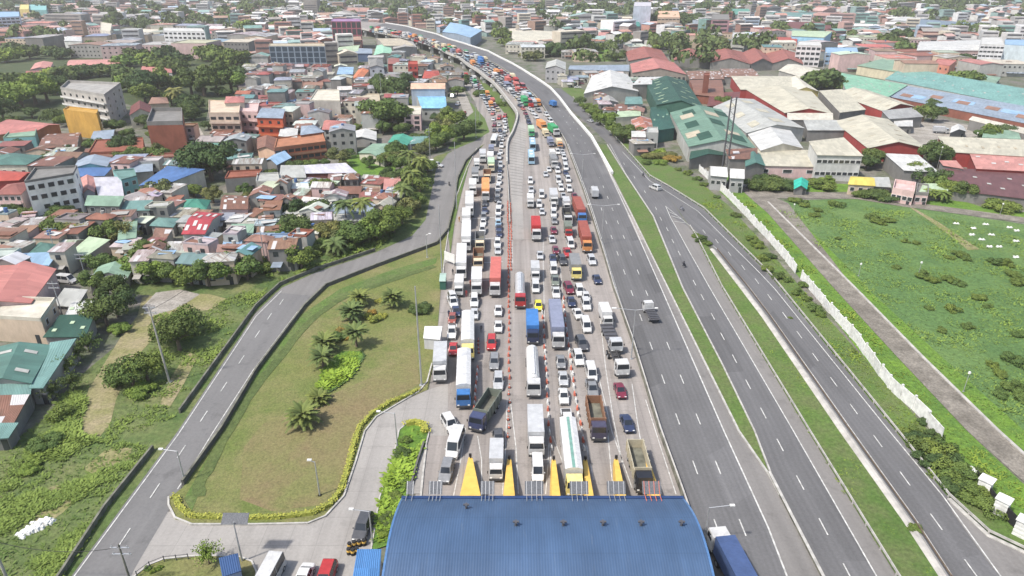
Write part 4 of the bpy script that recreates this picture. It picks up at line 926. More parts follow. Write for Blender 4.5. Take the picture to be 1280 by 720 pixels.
for lane in range(3):
    d = random.uniform(0, 5)
    while d < T2 - 3:
        t = d / T2; a = at_len(lowL, t); b = at_len(lowR, t); a2 = at_len(lowL, min(1, t + .02)); b2 = at_len(lowR, min(1, t + .02)); k = (lane + .5) / 3
        p = a.lerp(b, k); q = a2.lerp(b2, k); key = random.choice(['sedan', 'suv', 'van', 'box_truck', 'sedan', 'pickup', 'sedan'])
        d += MODEL[key][1] + random.uniform(1.5, 4.5); far.append((key, p, atan2(q.y - p.y, q.x - p.x) - pi / 2, 9))
far.sort(key=lambda f: f[1].y)
ncar = 0; stuffM = M(); FARN = {}
for key, p, r_, lane in far:
    truck = key in ('big_box_truck', 'dump_truck', 'box_truck', 'short_container_truck', 'bus')
    c = random.choice(cw) if not truck else random.choice(['white', 'white', 'red', 'orange', 'blue', 'silver', 'pink red', 'cream', 'green', 'steel blue'])
    if key == 'bus': c = random.choice(['white', 'light blue', 'red'])
    p = Vector((p.x, p.y, p.z + .12)); P_, L, Wd, H = MODEL[key]
    if ncar > 150 and not truck:
        col = CLR[c]; a = r_
        stuffM.box(-Wd / 2, Wd / 2, -L / 2, L / 2, p.z + .3, p.z + H * .6, 0, col=col, cx=p.x, cy=p.y, a=a)
        stuffM.box(-Wd * .42, Wd * .42, -L * .25, L * .38, p.z + H * .6, p.z + H, 0, .85, .8, col=(.03, .03, .035), cx=p.x, cy=p.y, a=a)
        stuffM.box(-Wd * .36, Wd * .36, -L * .19, L * .32, p.z + H + .002, p.z + H + .05, 0, 1, 1, col=col, cx=p.x, cy=p.y, a=a)
        continue
    if not truck: ncar += 1
    o = ob(key, low_model(key), None, p, r_, CLR[c]); noun, cat = NOUN[key]
    where = 'on the lower slip road beside the viaduct' if lane == 9 else 'in the packed queue on the far highway curve'
    gp = 'distant queued vehicles, ' + ('lower slip road' if lane == 9 else 'highway curve') + f', {c} {noun}'
    noun2 = noun.replace('tractor unit without trailer', 'truck')
    tag(o, f'distant {c} {noun2} {where}', cat, gp)
tag(ob('distant_traffic', stuffM.mesh('distant_traffic', ['city_mix'])), 'mass of tiny queued vehicles at the very end of the highway curve', 'traffic', kind='stuff')
# motorcycles and their riders on the road
def skin_person(name, joints, edges, radii, label, loc, rot, colr):
    me = bpy.data.meshes.new(name); me.from_pydata(joints, edges, []); o = bpy.data.objects.new(name, me); COL.objects.link(o)
    o.modifiers.new('s', 'SKIN'); 
    for i, r_ in enumerate(radii): me.skin_vertices[0].data[i].radius = (r_, r_)
    return o
def person_mesh(name, pose):
    """continuous body grown around a joint skeleton, baked to a mesh; pose 'stand' or 'ride'"""
    if pose == 'stand':
        J = [(0, 0, .95), (0, 0, 1.2), (0, -.01, 1.42), (0, -.02, 1.55), (0, -.03, 1.68), (-.1, 0, .9), (-.12, -.02, .5), (-.13, .02, .08), (-.13, -.14, .04), (.1, 0, .9), (.12, .03, .5), (.13, .06, .08), (.13, -.10, .04), (-.19, 0, 1.38), (-.25, 0, 1.12), (-.24, -.1, .86), (.19, 0, 1.38), (.25, 0, 1.12), (.24, -.1, .86)]
    else:
        J = [(0, .15, .9), (0, .10, 1.12), (0, .0, 1.36), (0, -.05, 1.48), (0, -.08, 1.62), (-.12, .1, .86), (-.2, -.28, .82), (-.2, -.1, .42), (-.2, -.24, .38), (.12, .1, .86), (.2, -.28, .82), (.2, -.1, .42), (.2, -.24, .38), (-.2, .0, 1.32), (-.3, -.15, 1.12), (-.3, -.42, 1.04), (.2, .0, 1.32), (.3, -.15, 1.12), (.3, -.42, 1.04)]
    E = [(0, 1), (1, 2), (2, 3), (3, 4), (0, 5), (5, 6), (6, 7), (7, 8), (0, 9), (9, 10), (10, 11), (11, 12), (2, 13), (13, 14), (14, 15), (2, 16), (16, 17), (17, 18)]
    Rr = [.15, .14, .15, .06, .11, .10, .075, .05, .04, .10, .075, .05, .04, .07, .05, .035, .07, .05, .035]
    me = bpy.data.meshes.new(name); me.from_pydata(J, E, []); o = bpy.data.objects.new(name, me); COL.objects.link(o)
    md = o.modifiers.new('skin', 'SKIN'); sv = me.skin_vertices[0].data
    for i, r_ in enumerate(Rr): sv[i].radius = (r_, r_ * .85)
    sv[0].use_root = True; o.modifiers.new('sub', 'SUBSURF').levels = 1
    dg = bpy.context.evaluated_depsgraph_get(); dg.update(); m2 = bpy.data.meshes.new_from_object(o.evaluated_get(dg)); bpy.data.objects.remove(o)
    m2.materials.clear(); m2.materials.append(MATS['paint']); return m2
PM = {k: person_mesh('person_' + k, k) for k in ('stand', 'ride')}
hm = M(); hm.box(-.13, .13, -.13, .13, 0, .15, 0, .7, .7); HELM = hm.mesh('helmet', ['black'])
def person(x, y, pose, rot, c, label, z=0, helmet=True):
    g = G(x, y, .9); g.z = z + (.1 if pose == 'stand' else .1)
    o = ob('person', PM[pose], None, g, rot, c); tag(o, label, 'person')
    if helmet: ob('helmet', HELM, o, (0, -.03 if pose == 'stand' else -.08, 1.66 if pose == 'stand' else 1.6))
    return o
for x, y, r_, c, cl, w in ((855, 331, pi + .3, 'black', (.03, .03, .04), 'alone on the frontage road'), (804, 219, pi + .4, 'dark grey', (.05, .05, .06), 'near the white SUV on the frontage road'), (852.5, 261, pi + .6, 'grey', (.2, .2, .25), 'on the exit ramp past the painted gore'),
                          (561.5, 230, .05, 'dark grey', (.06, .05, .05), 'riding up the left ramp road')):
    m_ = vehicle('motorcycle', x, y, c, None, r_, f'{c} motorcycle {w}', deck=False)
    person(x, y, 'ride', r_, cl, f'person in dark clothes on the motorcycle {w}')
    VEH[-1]['fix'] = True
for x, y, c, lb in ((601.5, 411, (.04, .04, .05), 'person in dark clothes standing between the second and third queues'), (583, 367, (.30, .05, .05), 'person in red top on foot beside the white van queue'), (588, 354, (.35, .08, .05), 'person in orange red shirt between two white trucks'),
                    (574, 274, (.5, .25, .05), 'person standing on the verge beside the left queue'), (566, 340, (.05, .05, .06), 'person standing at the lawn edge by the blue shed'), (561, 392, (.04, .05, .1), 'person standing beside the dark blue car at the lawn edge')):
    person(x, y, 'stand', random.uniform(0, 6), c, lb, helmet=False)
# ---- traffic cones and plastic barriers
def cone_mesh():
    mm = M(); mm.box(-.22, .22, -.22, .22, 0, .05, 2)
    n = 8
    for z0, z1, mi in ((.05, .35, 0), (.35, .5, 1), (.5, .75, 0)):
        r0, r1 = .17 * (1 - z0 / .95), .17 * (1 - z1 / .95)
        mm.prism([(cos(2 * pi * i / n) * r0, sin(2 * pi * i / n) * r0, z0) for i in range(n)], [(cos(2 * pi * i / n) * r1, sin(2 * pi * i / n) * r1, z1) for i in range(n)], mi)
    return mm.mesh('traffic_cone', ['orange_cone', 'white_plain', 'black'])
CONE = cone_mesh()
bm_ = M(); bm_.box(-.25, .25, -.5, .5, 0, .35, 0, .8, 1); bm_.box(-.19, .19, -.48, .48, .352, .8, 0, .45, 1)
PBAR = bm_.mesh('plastic_barrier', ['orange_cone'])
bm2 = M(); bm2.box(-.25, .25, -.5, .5, 0, .35, 0, .8, 1); bm2.box(-.19, .19, -.48, .48, .352, .8, 0, .45, 1); PBARW = bm2.mesh('plastic_barrier', ['white_plain'])
def cones(pts, n, me, lab, cat, grp, sc=.85, alt=None, jx=.12):
    w = wline(pts); T = total(w)
    for i in range(n):
        p, d = along(w, T * (i + .3) / n)
        o = ob(me.name.split('.')[0], (alt if alt and i % 2 else me), None, (p.x + random.uniform(-jx, jx), p.y + random.uniform(-.2, .2), .06), atan2(d.y, d.x) - pi / 2 + random.uniform(-.1, .1), None, (sc,) * 3)
        tag(o, lab if not (alt and i % 2) else lab.replace('orange', 'white'), cat, grp)
cones([(634.5, 252), (635.5, 290), (635, 344)], 30, PBAR, 'orange plastic barrier in the tight double row along the third queue', 'barrier', 'tight double row of plastic barriers', .72)
cones([(638, 255), (639, 290), (638.5, 340)], 28, PBAR, 'orange plastic barrier in the tight double row along the third queue', 'barrier', 'tight double row of plastic barriers', .72)
cones([(635.5, 346), (636, 400), (636.5, 480)], 18, PBAR, 'orange plastic barrier in the spaced row right of the third queue', 'barrier', 'spaced row of plastic barriers', .8)
cones([(637, 482), (636, 520), (635, 556)], 7, CONE, 'orange cone in the short row leading to the second yellow island', 'cone', 'cones leading to the second yellow island', 1.2)
cones([(678, 385), (682, 460), (687, 550), (691, 570)], 24, PBAR, 'orange plastic barrier in the row right of the white tanker', 'barrier', 'barrier row right of the tanker', .8, PBARW)
cones([(704, 372), (710, 430), (718, 490), (730, 560), (733, 570)], 26, PBAR, 'orange plastic barrier in the row left of the rusty dump truck', 'barrier', 'barrier row left of the rusty dump truck', .8, PBARW)
cones([(597, 460), (595, 485), (592, 515)], 11, PBAR, 'orange plastic barrier in the row right of the blue cab truck', 'barrier', 'barrier row right of the blue cab truck', .8, PBARW)
cones([(598, 425), (598, 445)], 4, CONE, 'orange cone in the gap between the leftmost queues', 'cone', 'cones in the gap between leftmost queues', 1.1)

# green stripe along the roof of the yellow cab truck in the toll lane
t_ = [v for v in VEH if v['lab'] and 'green roof stripe' in v['lab']][0]['o']; mm = M(); mm.box(-.22, .22, -4.9, 7.0, 3.705, 3.72); ob('roof_stripe', mm.mesh('roof_stripe', ['paint']), t_, color=(.16, .30, .25))

for i, (k, x, y, c, r_, lb) in enumerate((('sedan', 560, 112, 'white', -.3, 'white car parked on the grey lane right of the tall grey blue house'), ('van', 566, 120, 'silver', -.3, 'silver van on the grey lane right of the tall grey blue house'), ('suv', 572, 130, 'white', -.2, 'white SUV lower on the grey lane above the green verge'), ('sedan', 580, 141, 'red', -.2, 'red car at the lower end of the grey lane by the green verge'),
  ('hatchback', 222, 212, 'white', -.8, 'white hatchback on the village street beside the big round tree'), ('sedan', 236, 190, 'grey', -.2, 'grey car on the village street right of the brown block'), ('van', 241, 172, 'white', 0, 'white van at the upper end of the village street'), ('sedan', 446, 150, 'silver', .1, 'silver car in the back street below the bare concrete frame'), ('suv', 440, 170, 'black', 1.4, 'black SUV at the lower end of the back street'),
  ('pickup', 546, 206, 'white', 1.2, 'white pickup beside the small white roadside hut'), ('box_truck', 1176, 163, 'silver', 1.3, 'silver truck in the factory yard'), ('sedan', 722, 109, 'white', 1.5, 'white car in the yard beside the grey gabled house'), ('sedan', 726, 104, 'maroon', 1.5, 'maroon car in the yard beside the grey gabled house'))):
    vehicle(k, x, y, c, None, r_, lb, deck=False)
# ================================================================ TOLL STATION
def W3(px, py, z): return G(px, py, z)
fl, fr_ = W3(502, 627, 8.2), W3(853, 620, 8.2)
yF = (fl.y + fr_.y) / 2; xl, xr = fl.x, fr_.x
roof = bpy.data.objects.new('toll_canopy', None); COL.objects.link(roof); roof.location = (0, yF, 0)
tag(roof, 'huge blue corrugated arched roof over the toll booths', 'canopy')
mm = M(); n = 28; D = 17.0
def arc(t): return 8.2 + 2.3 * sin(pi * min(1, t) ** 0.95 * 0.98)
prof = [(-D * i / n, arc(i / n)) for i in range(n + 1)]
L = 0
for i in range(n):
    (y0, z0), (y1, z1) = prof[i], prof[i + 1]; l = hypot(y1 - y0, z1 - z0)
    mm.face([(xl, y0, z0), (xl, y1, z1), (xr, y1, z1), (xr, y0, z0)], 0, uv=[(0, L), (0, L + l), (xr - xl, L + l), (xr - xl, L)])
    mm.face([(xl, y0, z0 - .25), (xr, y0, z0 - .25), (xr, y1, z1 - .25), (xl, y1, z1 - .25)], 1, uv=[(0, 0)] * 4)
    for x, s in ((xl, 1), (xr, -1)):
        q = [(x, y0, z0 - .25), (x, y1, z1 - .25), (x, y1, z1), (x, y0, z0)]; mm.face(q if s < 0 else q[::-1], 1, uv=[(0, 0)] * 4)
    L += l
ob('roof_sheet', mm.mesh('roof_sheet', ['toll_roof', 'steel']), roof)
mm = M(); mm.box(xl - .1, xr + .1, 0, .45, 7.5, 8.28); f_ = ob('fascia', mm.mesh('fascia', ['paint']), roof, color=(.025, .05, .13))
for s, x in ((-1, xl), (1, xr)):
    m2 = M()
    for i in range(n):
        (y0, z0), (y1, z1) = prof[i], prof[i + 1]
        m2.prism([(x - .12, y0, z0 - .5), (x + .12, y0, z0 - .5), (x + .12, y1, z1 - .5), (x - .12, y1, z1 - .5)], [(x - .12, y0, z0 + .04), (x + .12, y0, z0 + .04), (x + .12, y1, z1 + .04), (x - .12, y1, z1 + .04)], 0)
    ob('edge_trim', m2.mesh('edge_trim', ['paint']), roof, color=(.08, .17, .34))
for px in (584, 645, 706, 757, 806, 858):
    x = (px - 640) / 11.0 if px != 584 else -5.6; i = 4; m2 = M(); m2.tube((0, 0, 0), (0, 0, .55), .16, .16, 8); m2.box(-.35, .35, -.1, .1, .55, .7); m2.box(-.1, .1, -.3, .3, .552, .66)
    ob('roof_vent', m2.mesh('roof_vent', ['steel_dark']), roof, (x * .96, prof[11][0] if px != 584 else prof[5][0], prof[11][1] - .05 if px != 584 else prof[5][1] - .05))
for i in range(8):
    x = xl + 1.5 + i * (xr - xl - 3) / 7
    for y in (-2.0, -15.5): m2 = M(); m2.tube((0, 0, 0), (0, 0, 8.0), .28, .28, 10); ob('column', m2.mesh('column', ['steel']), roof, (x, y, 0))
# islands : yellow bull-noses
ISL = [(588, 571, 573, 606, 'widest yellow wedge island, leftmost at the roof edge'), (636.5, 573, 627, 647, 'narrow yellow wedge island with a shaded side painted dark, second from the left'), (692, 574, 687, 703, 'yellow wedge island third from the left beside the yellow cab truck'),
       (731.5, 574, 730, 744, 'yellow wedge island directly right of the yellow cab truck'), (770, 573, 768, 784, 'yellow wedge island with a white tip, second from the right'), (809, 573, 811, 827, 'orange yellow wedge island beside the black cab dump truck')]
for tx, ty, bx0, bx1, lb in ISL:
    tip = W3(tx, ty, 1.3); a = W3(bx0, 616, 2.7); b = W3(bx1, 616, 2.7)
    root = bpy.data.objects.new('toll_island', None); COL.objects.link(root); root.location = (tip.x, tip.y, 0); tag(root, lb, 'traffic island')
    ax, bx, yy = a.x - tip.x, b.x - tip.x, a.y - tip.y - 2
    mm = M(); w0 = .3
    bot = [(-w0 - .1, 0, 0), (ax - .15, yy, 0), (bx + .15, yy, 0), (w0 + .1, 0, 0)]; top = [(-w0, 0, 1.2), (ax + .15, yy, 3.0), (bx - .30, yy, 3.0), (w0, 0, 1.2)]
    for i in range(4): j = (i + 1) % 4; mm.face([bot[i], bot[j], top[j], top[i]], 1 if i in (1, 2) else 0)  # right and rear faces take a dark material as painted-in shade
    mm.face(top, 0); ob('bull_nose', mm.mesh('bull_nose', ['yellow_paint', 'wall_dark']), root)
    mm = M(); mm.tube((0, -.2, .9), (0, -.2, 1.9), .09); mm.box(-.2, .2, -.3, -.05, 1.5, 2.0); ob('beacon', mm.mesh('beacon', ['black']), root)
    mm = M(); mm.box(ax - .5, bx + .5, yy - 20, yy, 0, .22); ob('island_slab', mm.mesh('island_slab', ['wall_concrete']), root)
    mm = M(); cx = (ax + bx) / 2; mm.box(cx - .8, cx + .8, yy - 6, yy - 2.5, .221, 2.8); mm.box(cx - 1, cx + 1, yy - 6.3, yy - 2.2, 2.802, 3.0)
    bt = ob('booth', mm.mesh('booth', ['white_plain']), root); m2 = M(); m2.box(cx - .83, cx + .83, yy - 5.5, yy - 2.9, 1.2, 2.3); ob('booth_window', m2.mesh('booth_window', ['window_pane']), bt)
# solar boards / light frames standing on the roof edge
for i, (x, big_, lb) in enumerate(((543, 1, 'pale framed light panel on the roof edge, leftmost large one'), (609, 1, 'pale framed light panel on the roof edge right of the widest island'), (668, 2, 'grey solar board with white struts above the middle lanes'), (725, 2, 'grey solar board on the roof edge in front of the yellow cab truck'),
      (772, 2, 'grey solar board on the roof edge, second from the right'), (817, 2, 'grey solar board with red struts on the roof edge, rightmost'), (511, 0, 'small pale frame panel at the left corner of the toll roof'))):
    g = W3(x, 627, 8.3); root = bpy.data.objects.new('roof_panel', None); COL.objects.link(root); root.location = (g.x, yF + .25, 8.3); tag(root, lb, 'panel')
    w = (.45, .85, 1.15)[big_]; mm = M(); mm.prism([(-w, .2, .2), (w, .2, .2), (w, .26, .16), (-w, .26, .16)], [(-w, 1.3, 1.3), (w, 1.3, 1.3), (w, 1.36, 1.26), (-w, 1.36, 1.26)], 0)
    ob('panel_face', mm.mesh('panel_face', ['solar']), root)
    m2 = M(); nn = 4 if big_ else 2
    for k in range(nn):
        xx = -w * .8 + 1.6 * w * k / (nn - 1); m2.tube((xx, .18, .18), (xx, 1.32, 1.34), .04); m2.tube((xx, .2, .2), (xx, -1.1, .35), .04); m2.tube((xx, -1.1, 0.0), (xx, -1.1, .4), .04)
    ob('strut_frame', m2.mesh('strut_frame', ['steel' if i != 5 else 'orange_cone']), root)
for x, lb in ((690, 'first'), (738, 'second'), (788, 'third'), (833, 'rightmost')):
    g = W3(x, 613, 6.0); mm = M(); mm.box(-.95, .95, -.1, .1, 0, 1.5); tag(ob('lane_sign', mm.mesh('lane_sign', ['panel_white']), None, (g.x, yF + .9, 5.9)), f'plain grey lane sign back behind the toll roof edge, {lb} of four', 'sign')
    m2 = M(); m2.tube((0, 0, -5.9), (0, 0, 0), .07); ob('sign_post', m2.mesh('sign_post', ['steel']), bpy.data.objects[-1] if False else [o for o in COL.objects if o.name.startswith('lane_sign')][-1])
# small blue roofed office near the planter
def small_roof_building(name, q, he, label, cat, rc, wc, slope=.25, rm='roof'):
    w = [W3(x, y, he) for x, y in q]; o = Vector((sum(p.x for p in w) / 4, sum(p.y for p in w) / 4, 0))
    root = bpy.data.objects.new(name, None); COL.objects.link(root); root.location = o; tag(root, label, cat)
    p = [(v.x - o.x, v.y - o.y) for v in w]
    mm = M(); mm.prism([(a * .93, b * .93, 0) for a, b in p], [(a * .93, b * .93, he - .12) for a, b in p], 0); ob('wall', mm.mesh('wall', ['wall']), root, color=wc)
    mm = M(); zz = [he, he, he + slope, he + slope]; t = [(a, b, z + .1) for (a, b), z in zip(p, zz)]; bt = [(a, b, z - .02) for (a, b), z in zip(p, zz)]
    for i in range(4): j = (i + 1) % 4; mm.face([bt[i], bt[j], t[j], t[i]], 0, uv=[(0, 0)] * 4)
    W_ = (Vector(t[1]) - Vector(t[0])).length; D_ = (Vector(t[3]) - Vector(t[0])).length
    mm.face(t, 0, uv=[(0, 0), (W_, 0), (W_, D_), (0, D_)]); mm.face(bt[::-1], 0, uv=[(0, 0)] * 4)
    ob('roof', mm.mesh('roof', [rm]), root, color=rc); return root
small_roof_building('toll_office', [(438, 740), (473, 740), (477, 689), (447, 689)], 3.2, 'small hut with blue corrugated roof left of the toll roof', 'hut', (.06, .17, .38), (.5, .5, .5))
small_roof_building('guard_shelter', [(278, 722), (302, 714), (298, 694), (274, 700)], 2.6, 'small dark blue canopy beside the bottom tree and striped post', 'shelter', (.03, .07, .17), (.2, .25, .35))
small_roof_building('guard_tent', [(529, 423), (550, 425), (553, 411), (531, 411)], 2.5, 'white guard tent at the lawn edge above the silver box truck', 'tent', (.75, .75, .73), (.5, .5, .5), .5, 'white_plain')
small_roof_building('utility_shed', [(549, 352), (557, 352), (558, 343), (550, 343)], 2.2, 'small dark green shed at the lawn edge below the tilted sign', 'shed', (.3, .4, .35), (.04, .12, .09))
small_roof_building('roadside_hut', [(530, 205), (541, 205), (542, 200), (531, 200)], 2.6, 'small white hut beside the top of the ramp road', 'hut', (.7, .7, .68), (.6, .6, .6))
# drums by the parked SUV
for i, (x, y) in enumerate(((437, 682), (443, 680), (449, 679), (455, 678), (436, 689), (441, 690), (446, 688))):
    mm = M(); mm.tube((0, 0, 0), (0, 0, .45), .3, .3, 10, 0); mm.tube((0, 0, .451), (0, 0, .75), .3, .29, 10, 1); mm.tube((0, 0, .752), (0, 0, .95), .28, .25, 10, 0)
    g = G(x, y, .5); tag(ob('barricade_drum', mm.mesh('barricade_drum', ['rubber', 'yellow_paint']), None, (g.x, g.y, .07)), 'black and yellow drum in the cluster below the parked dark SUV', 'drum', 'drums below the parked dark SUV')
# tilted white board at the verge
g = G(562, 324, 1.5); mm = M(); mm.box(-1.9, 1.9, -.06, .06, .9, 3.2); mm.tube((-1.5, 0, 0), (-1.5, 0, .9), .07); mm.tube((1.5, 0, 0), (1.5, 0, .9), .07)
o = ob('notice_board', mm.mesh('notice_board', ['white_plain']), None, (g.x, g.y, 0), -.75); tag(o, 'blank white notice board turned sideways on the verge beside the left queue', 'board')
# ================================================================ LAMPS, POLES
def pole(x, y, h, kind, label, r=.13, arm=2.2, rot=0, cat='lamp post', grp=None, z=0.0, deck=False, mt='steel'):
    g = GD(x, y) if deck else G(x, y)
    root = bpy.data.objects.new('street_lamp' if cat == 'lamp post' else cat.replace(' ', '_'), None); COL.objects.link(root); root.location = g; root.rotation_euler = (0, 0, rot); tag(root, label, cat, grp)
    mm = M(); mm.tube((0, 0, 0), (0, 0, h), r, r * .55, 8); mm.box(-r * 2, r * 2, -r * 2, r * 2, 0, .15); ob('pole', mm.mesh('pole', [mt]), root)
    sides = {'single': (1,), 'double': (-1, 1), 'none': (), 'mast': ()}[kind]
    for s in sides:
        m2 = M(); m2.tube((0, 0, h - .05), (s * arm, 0, h + .35), .06, .05, 6); a_ = ob('arm', m2.mesh('arm', [mt]), root)
        m3 = M(); m3.box(s * arm - .1 if s > 0 else s * arm - .75, s * arm + .5 if s > 0 else s * arm + .1, -.16, .16, h + .26, h + .44); ob('lamp_head', m3.mesh('lamp_head', ['white_plain']), a_)
    if kind == 'mast' and cat == 'mast':
        m2 = M(); m2.tube((0, 0, h), (0, 0, h + .5), .5, .5, 8); ob('lamp_ring', m2.mesh('lamp_ring', ['white_plain']), root)
    if cat == 'utility pole':
        for zz in (h - .6, h - 1.6):
            m2 = M(); m2.box(-1.1, 1.1, -.07, .07, zz, zz + .14); 
            for k in (-.9, 0, .9): m2.tube((k, 0, zz + .14), (k, 0, zz + .4), .06, .04, 6)
            ob('cross_arm', m2.mesh('cross_arm', ['steel']), root)
    return root
pole(789, 449, 10.5, 'double', 'tall double arm lamp post on the barrier beside the white tractor unit', arm=3.6)
pole(752, 306, 11, 'double', 'tall double arm lamp post on the barrier beside the orange cab container truck', arm=3.6)
pole(727, 233, 11, 'double', 'tall double arm lamp post on the barrier above the red container trucks', arm=3.6)
pole(879, 683, 6.5, 'single', 'single arm lamp post by the right side of the toll roof', arm=2.6)
pole(527, 482, 19.5, 'mast', 'very tall thin grey pole standing on the lawn edge by the kerb corner', r=.18, cat='pole')
pole(553, 352, 19, 'mast', 'very tall green grey pole rising from the small dark shed', r=.16, cat='pole')
pole(571, 262, 21, 'mast', 'very tall thin pole on the verge between ramp road and queue', r=.15, cat='pole')
pole(534, 322, 6.2, 'single', 'short pale lamp post behind the ramp wall at the lawn top', arm=.8)
pole(493, 277, 11, 'none', 'concrete utility pole in the trees left of the ramp road bend', r=.16, cat='utility pole')
pole(516, 222, 13, 'single', 'pale lamp post among trees left of the upper ramp road', arm=1.2)
pole(538, 202, 13, 'none', 'thin utility pole near the white roadside hut', cat='utility pole')
pole(212, 478, 15.5, 'none', 'tall leaning concrete pole on the dirt clearing beside the ramp', r=.2, cat='utility pole', mt='wall_concrete').rotation_euler = (0, -.02, 0)
pole(14, 735, 8.5, 'single', 'pale concrete lamp pole at the bottom left corner', r=.2, arm=-.8, mt='wall_concrete')
pole(166, 735, 7, 'none', 'dark utility pole with fittings at the bottom left of the ramp road', r=.15, cat='utility pole', mt='wall_stain')
pole(497, 560, 6.5, 'single', 'thin lamp post on the planter tip with arm over the loop road', arm=-2.6)
pole(231, 602, 5.5, 'single', 'small lamp post with arm over the ramp at the dark wall end', arm=-2.4)
pole(400, 620, 6, 'single', 'thin white lamp post on the brown lawn', arm=-.9)
pole(466, 680, 5.5, 'single', 'lamp post with arm over the parked dark SUV', arm=-2.4)
pole(303, 702, 6.5, 'none', 'grey post carrying the tilted solar board below the lawn', cat='pole')
g = G(305, 648, 6.6); mm = M(); mm.prism([(-1.6, 0, 0), (1.6, 0, 0), (1.6, .1, -.05), (-1.6, .1, -.05)], [(-1.6, 1.1, .8), (1.6, 1.1, .8), (1.6, 1.2, .75), (-1.6, 1.2, .75)], 0)
tag(ob('solar_board', mm.mesh('solar_board', ['solar']), None, (G(303, 702).x, G(303, 702).y, 6.1)), 'grey solar board on a post below the lawn hedge', 'solar board')
for i, (x, y, h, lb) in enumerate(((332, 330, 12, 'concrete utility pole beside the shrubs at the ramp bend'), (72, 325, 9, 'dark utility pole between the pale roofs above the salmon roof'), (108, 350, 7, 'short wooden pole beside the small green roof'), (478, 135, 18, 'thin tall pole in front of the big trees'),
      (595, 172, 14, 'thin tall pole on the verge beside the lower slip road'), (600, 155, 15, 'thin tall pole beside the green verge near the slip road'), (588, 128, 14, 'thin tall pole right of the light blue roof'), (80, 400, 9, 'dark utility pole on the yellow ledge beside the beige block'),
      (541, 78, 16, 'thin mast left of the viaduct pier'), (528, 70, 14, 'thin mast rising in front of the viaduct parapet'))):
    pole(x, y, h, 'none', lb, r=.13, cat='utility pole' if h < 14 else 'pole')
for x, y, h, lb in ((453, 60, 42, 'tall lighting mast left of the far highway end'), (511, 40, 40, 'tall lighting mast at the far highway bend'), (516, 36, 30, 'second lighting mast beside the far highway bend'), (682, 20, 30, 'slender mast beyond the flat cream warehouses'), (1028, 92, 14, 'thin post in front of the pale gable warehouse')):
    pole(x, y, h, 'mast', lb, r=.35, cat='mast')
for x, y, h, lb in ((1204, 490, 3.8, 'short white lamp on the bright grass beside the dirt path, nearest'), (1148, 343, 3, 'small white lamp in the middle of the green field'), (1073, 345, 3, 'small white lamp beside the upper part of the dirt path'), (1250, 268, 3.2, 'small white lamp beside the round bush at the right'), (991, 268, 3, 'small white lamp near the top of the dirt path'), (1170, 215, 9, 'thin antenna pole in front of the white shed roof'), (1214, 195, 9, 'thin antenna pole beside the red end wall')):
    r_ = pole(x, y, h, 'none', lb, r=.07, cat='lamp post'); mm = M(); mm.tube((0, 0, h), (0, 0, h + .35), .25, .2, 8); ob('lamp_head', mm.mesh('lamp_head', ['white_plain']), r_)
# twin pipe mast
tw = bpy.data.objects.new('twin_mast', None); COL.objects.link(tw); g = G(905, 216); tw.location = g; tag(tw, 'tall dark twin post mast rising beside the white gatehouses', 'mast')
for s in (-1, 1): mm = M(); mm.tube((s * .9, 0, 0), (s * .9, 0, 27), .32, .26, 8); ob('mast_post', mm.mesh('mast_post', ['steel_dark']), tw)
mm = M()
for k in range(9): mm.tube((-.9, 0, 1.5 + k * 3), (.9, 0, 2.4 + k * 3), .08); mm.tube((.9, 0, 2.4 + k * 3), (-.9, 0, 4.5 + k * 3), .07) if k < 8 else None
ob('mast_brace', mm.mesh('mast_brace', ['steel_dark']), tw)
# white slabs in the field
for i, (x, y) in enumerate([(1195, 280), (1232, 281), (1217, 286), (1215, 294), (1239, 294), (1227, 300), (1270, 302), (1237, 309), (1249, 309), (1270, 322), (1271, 289), (1262, 285)]):
    g = G(x, y); mm = M(); mm.box(-1.3, 1.3, -.5, .5, 0, .25); mm.box(-.55, .0, -1.2, 1.2, .252, .5, 0, .8, .9); mm.box(.5, .9, -.45, .45, .252, .7, 0, .7, .7)
    tag(ob('white_slab', mm.mesh('white_slab', ['panel_white']), None, (g.x, g.y, .05), random.uniform(-.3, .5), None, (.62, .62, .62)), 'low white slab marker lying in the grass at the right edge of the field', 'slab', 'white slabs in the field')
# white rubble heap on the scrub
g = G(46, 660); mm = M(); rr = random.Random(3)
for k in range(110):
    a = rr.uniform(-1, 1); b = rr.gauss(0, .35) * (1 - a * a * .5); x = a * 1.25 - b * 1.0; y = a * 1.5 + b * .9; s = rr.uniform(.15, .5)
    mm.box(x - s, x + s, y - s * .7, y + s * .7, 0, rr.uniform(.1, .5), 0, .6, .6)
tag(ob('rubble_heap', mm.mesh('rubble_heap', ['white_plain']), None, (g.x, g.y, 0)), 'white heap of debris lying in the scrub at the lower left', 'rubble')

def cable(p, q, sag, label):
    mm = M(); n = 14; pts = [p.lerp(q, i / n) - Vector((0, 0, sag * 4 * (i / n) * (1 - i / n))) for i in range(n + 1)]; o = pts[0].copy()
    for a_, b_ in zip(pts, pts[1:]): mm.tube(a_ - o, b_ - o, .035, .035, 5)
    tag(ob('cable', mm.mesh('cable', ['black']), None, o), label, 'cable', 'overhead cables')
U_ = lambda x, y, h: G(x, y) + Vector((0, 0, h))
cable(U_(166, 735, 6.6), U_(14, 735, 7.6), 1.2, 'thin black cable sagging between the two bottom left poles')
cable(U_(212, 478, 14.6), U_(332, 330, 11.6), 2.0, 'thin cable from the leaning concrete pole to the ramp bend pole')
cable(U_(332, 330, 11.6), U_(493, 277, 10.5), 1.5, 'thin cable along the trees between two utility poles')
cable(U_(493, 277, 10.5), U_(538, 202, 12.5), 1.5, 'thin cable rising toward the white roadside hut')
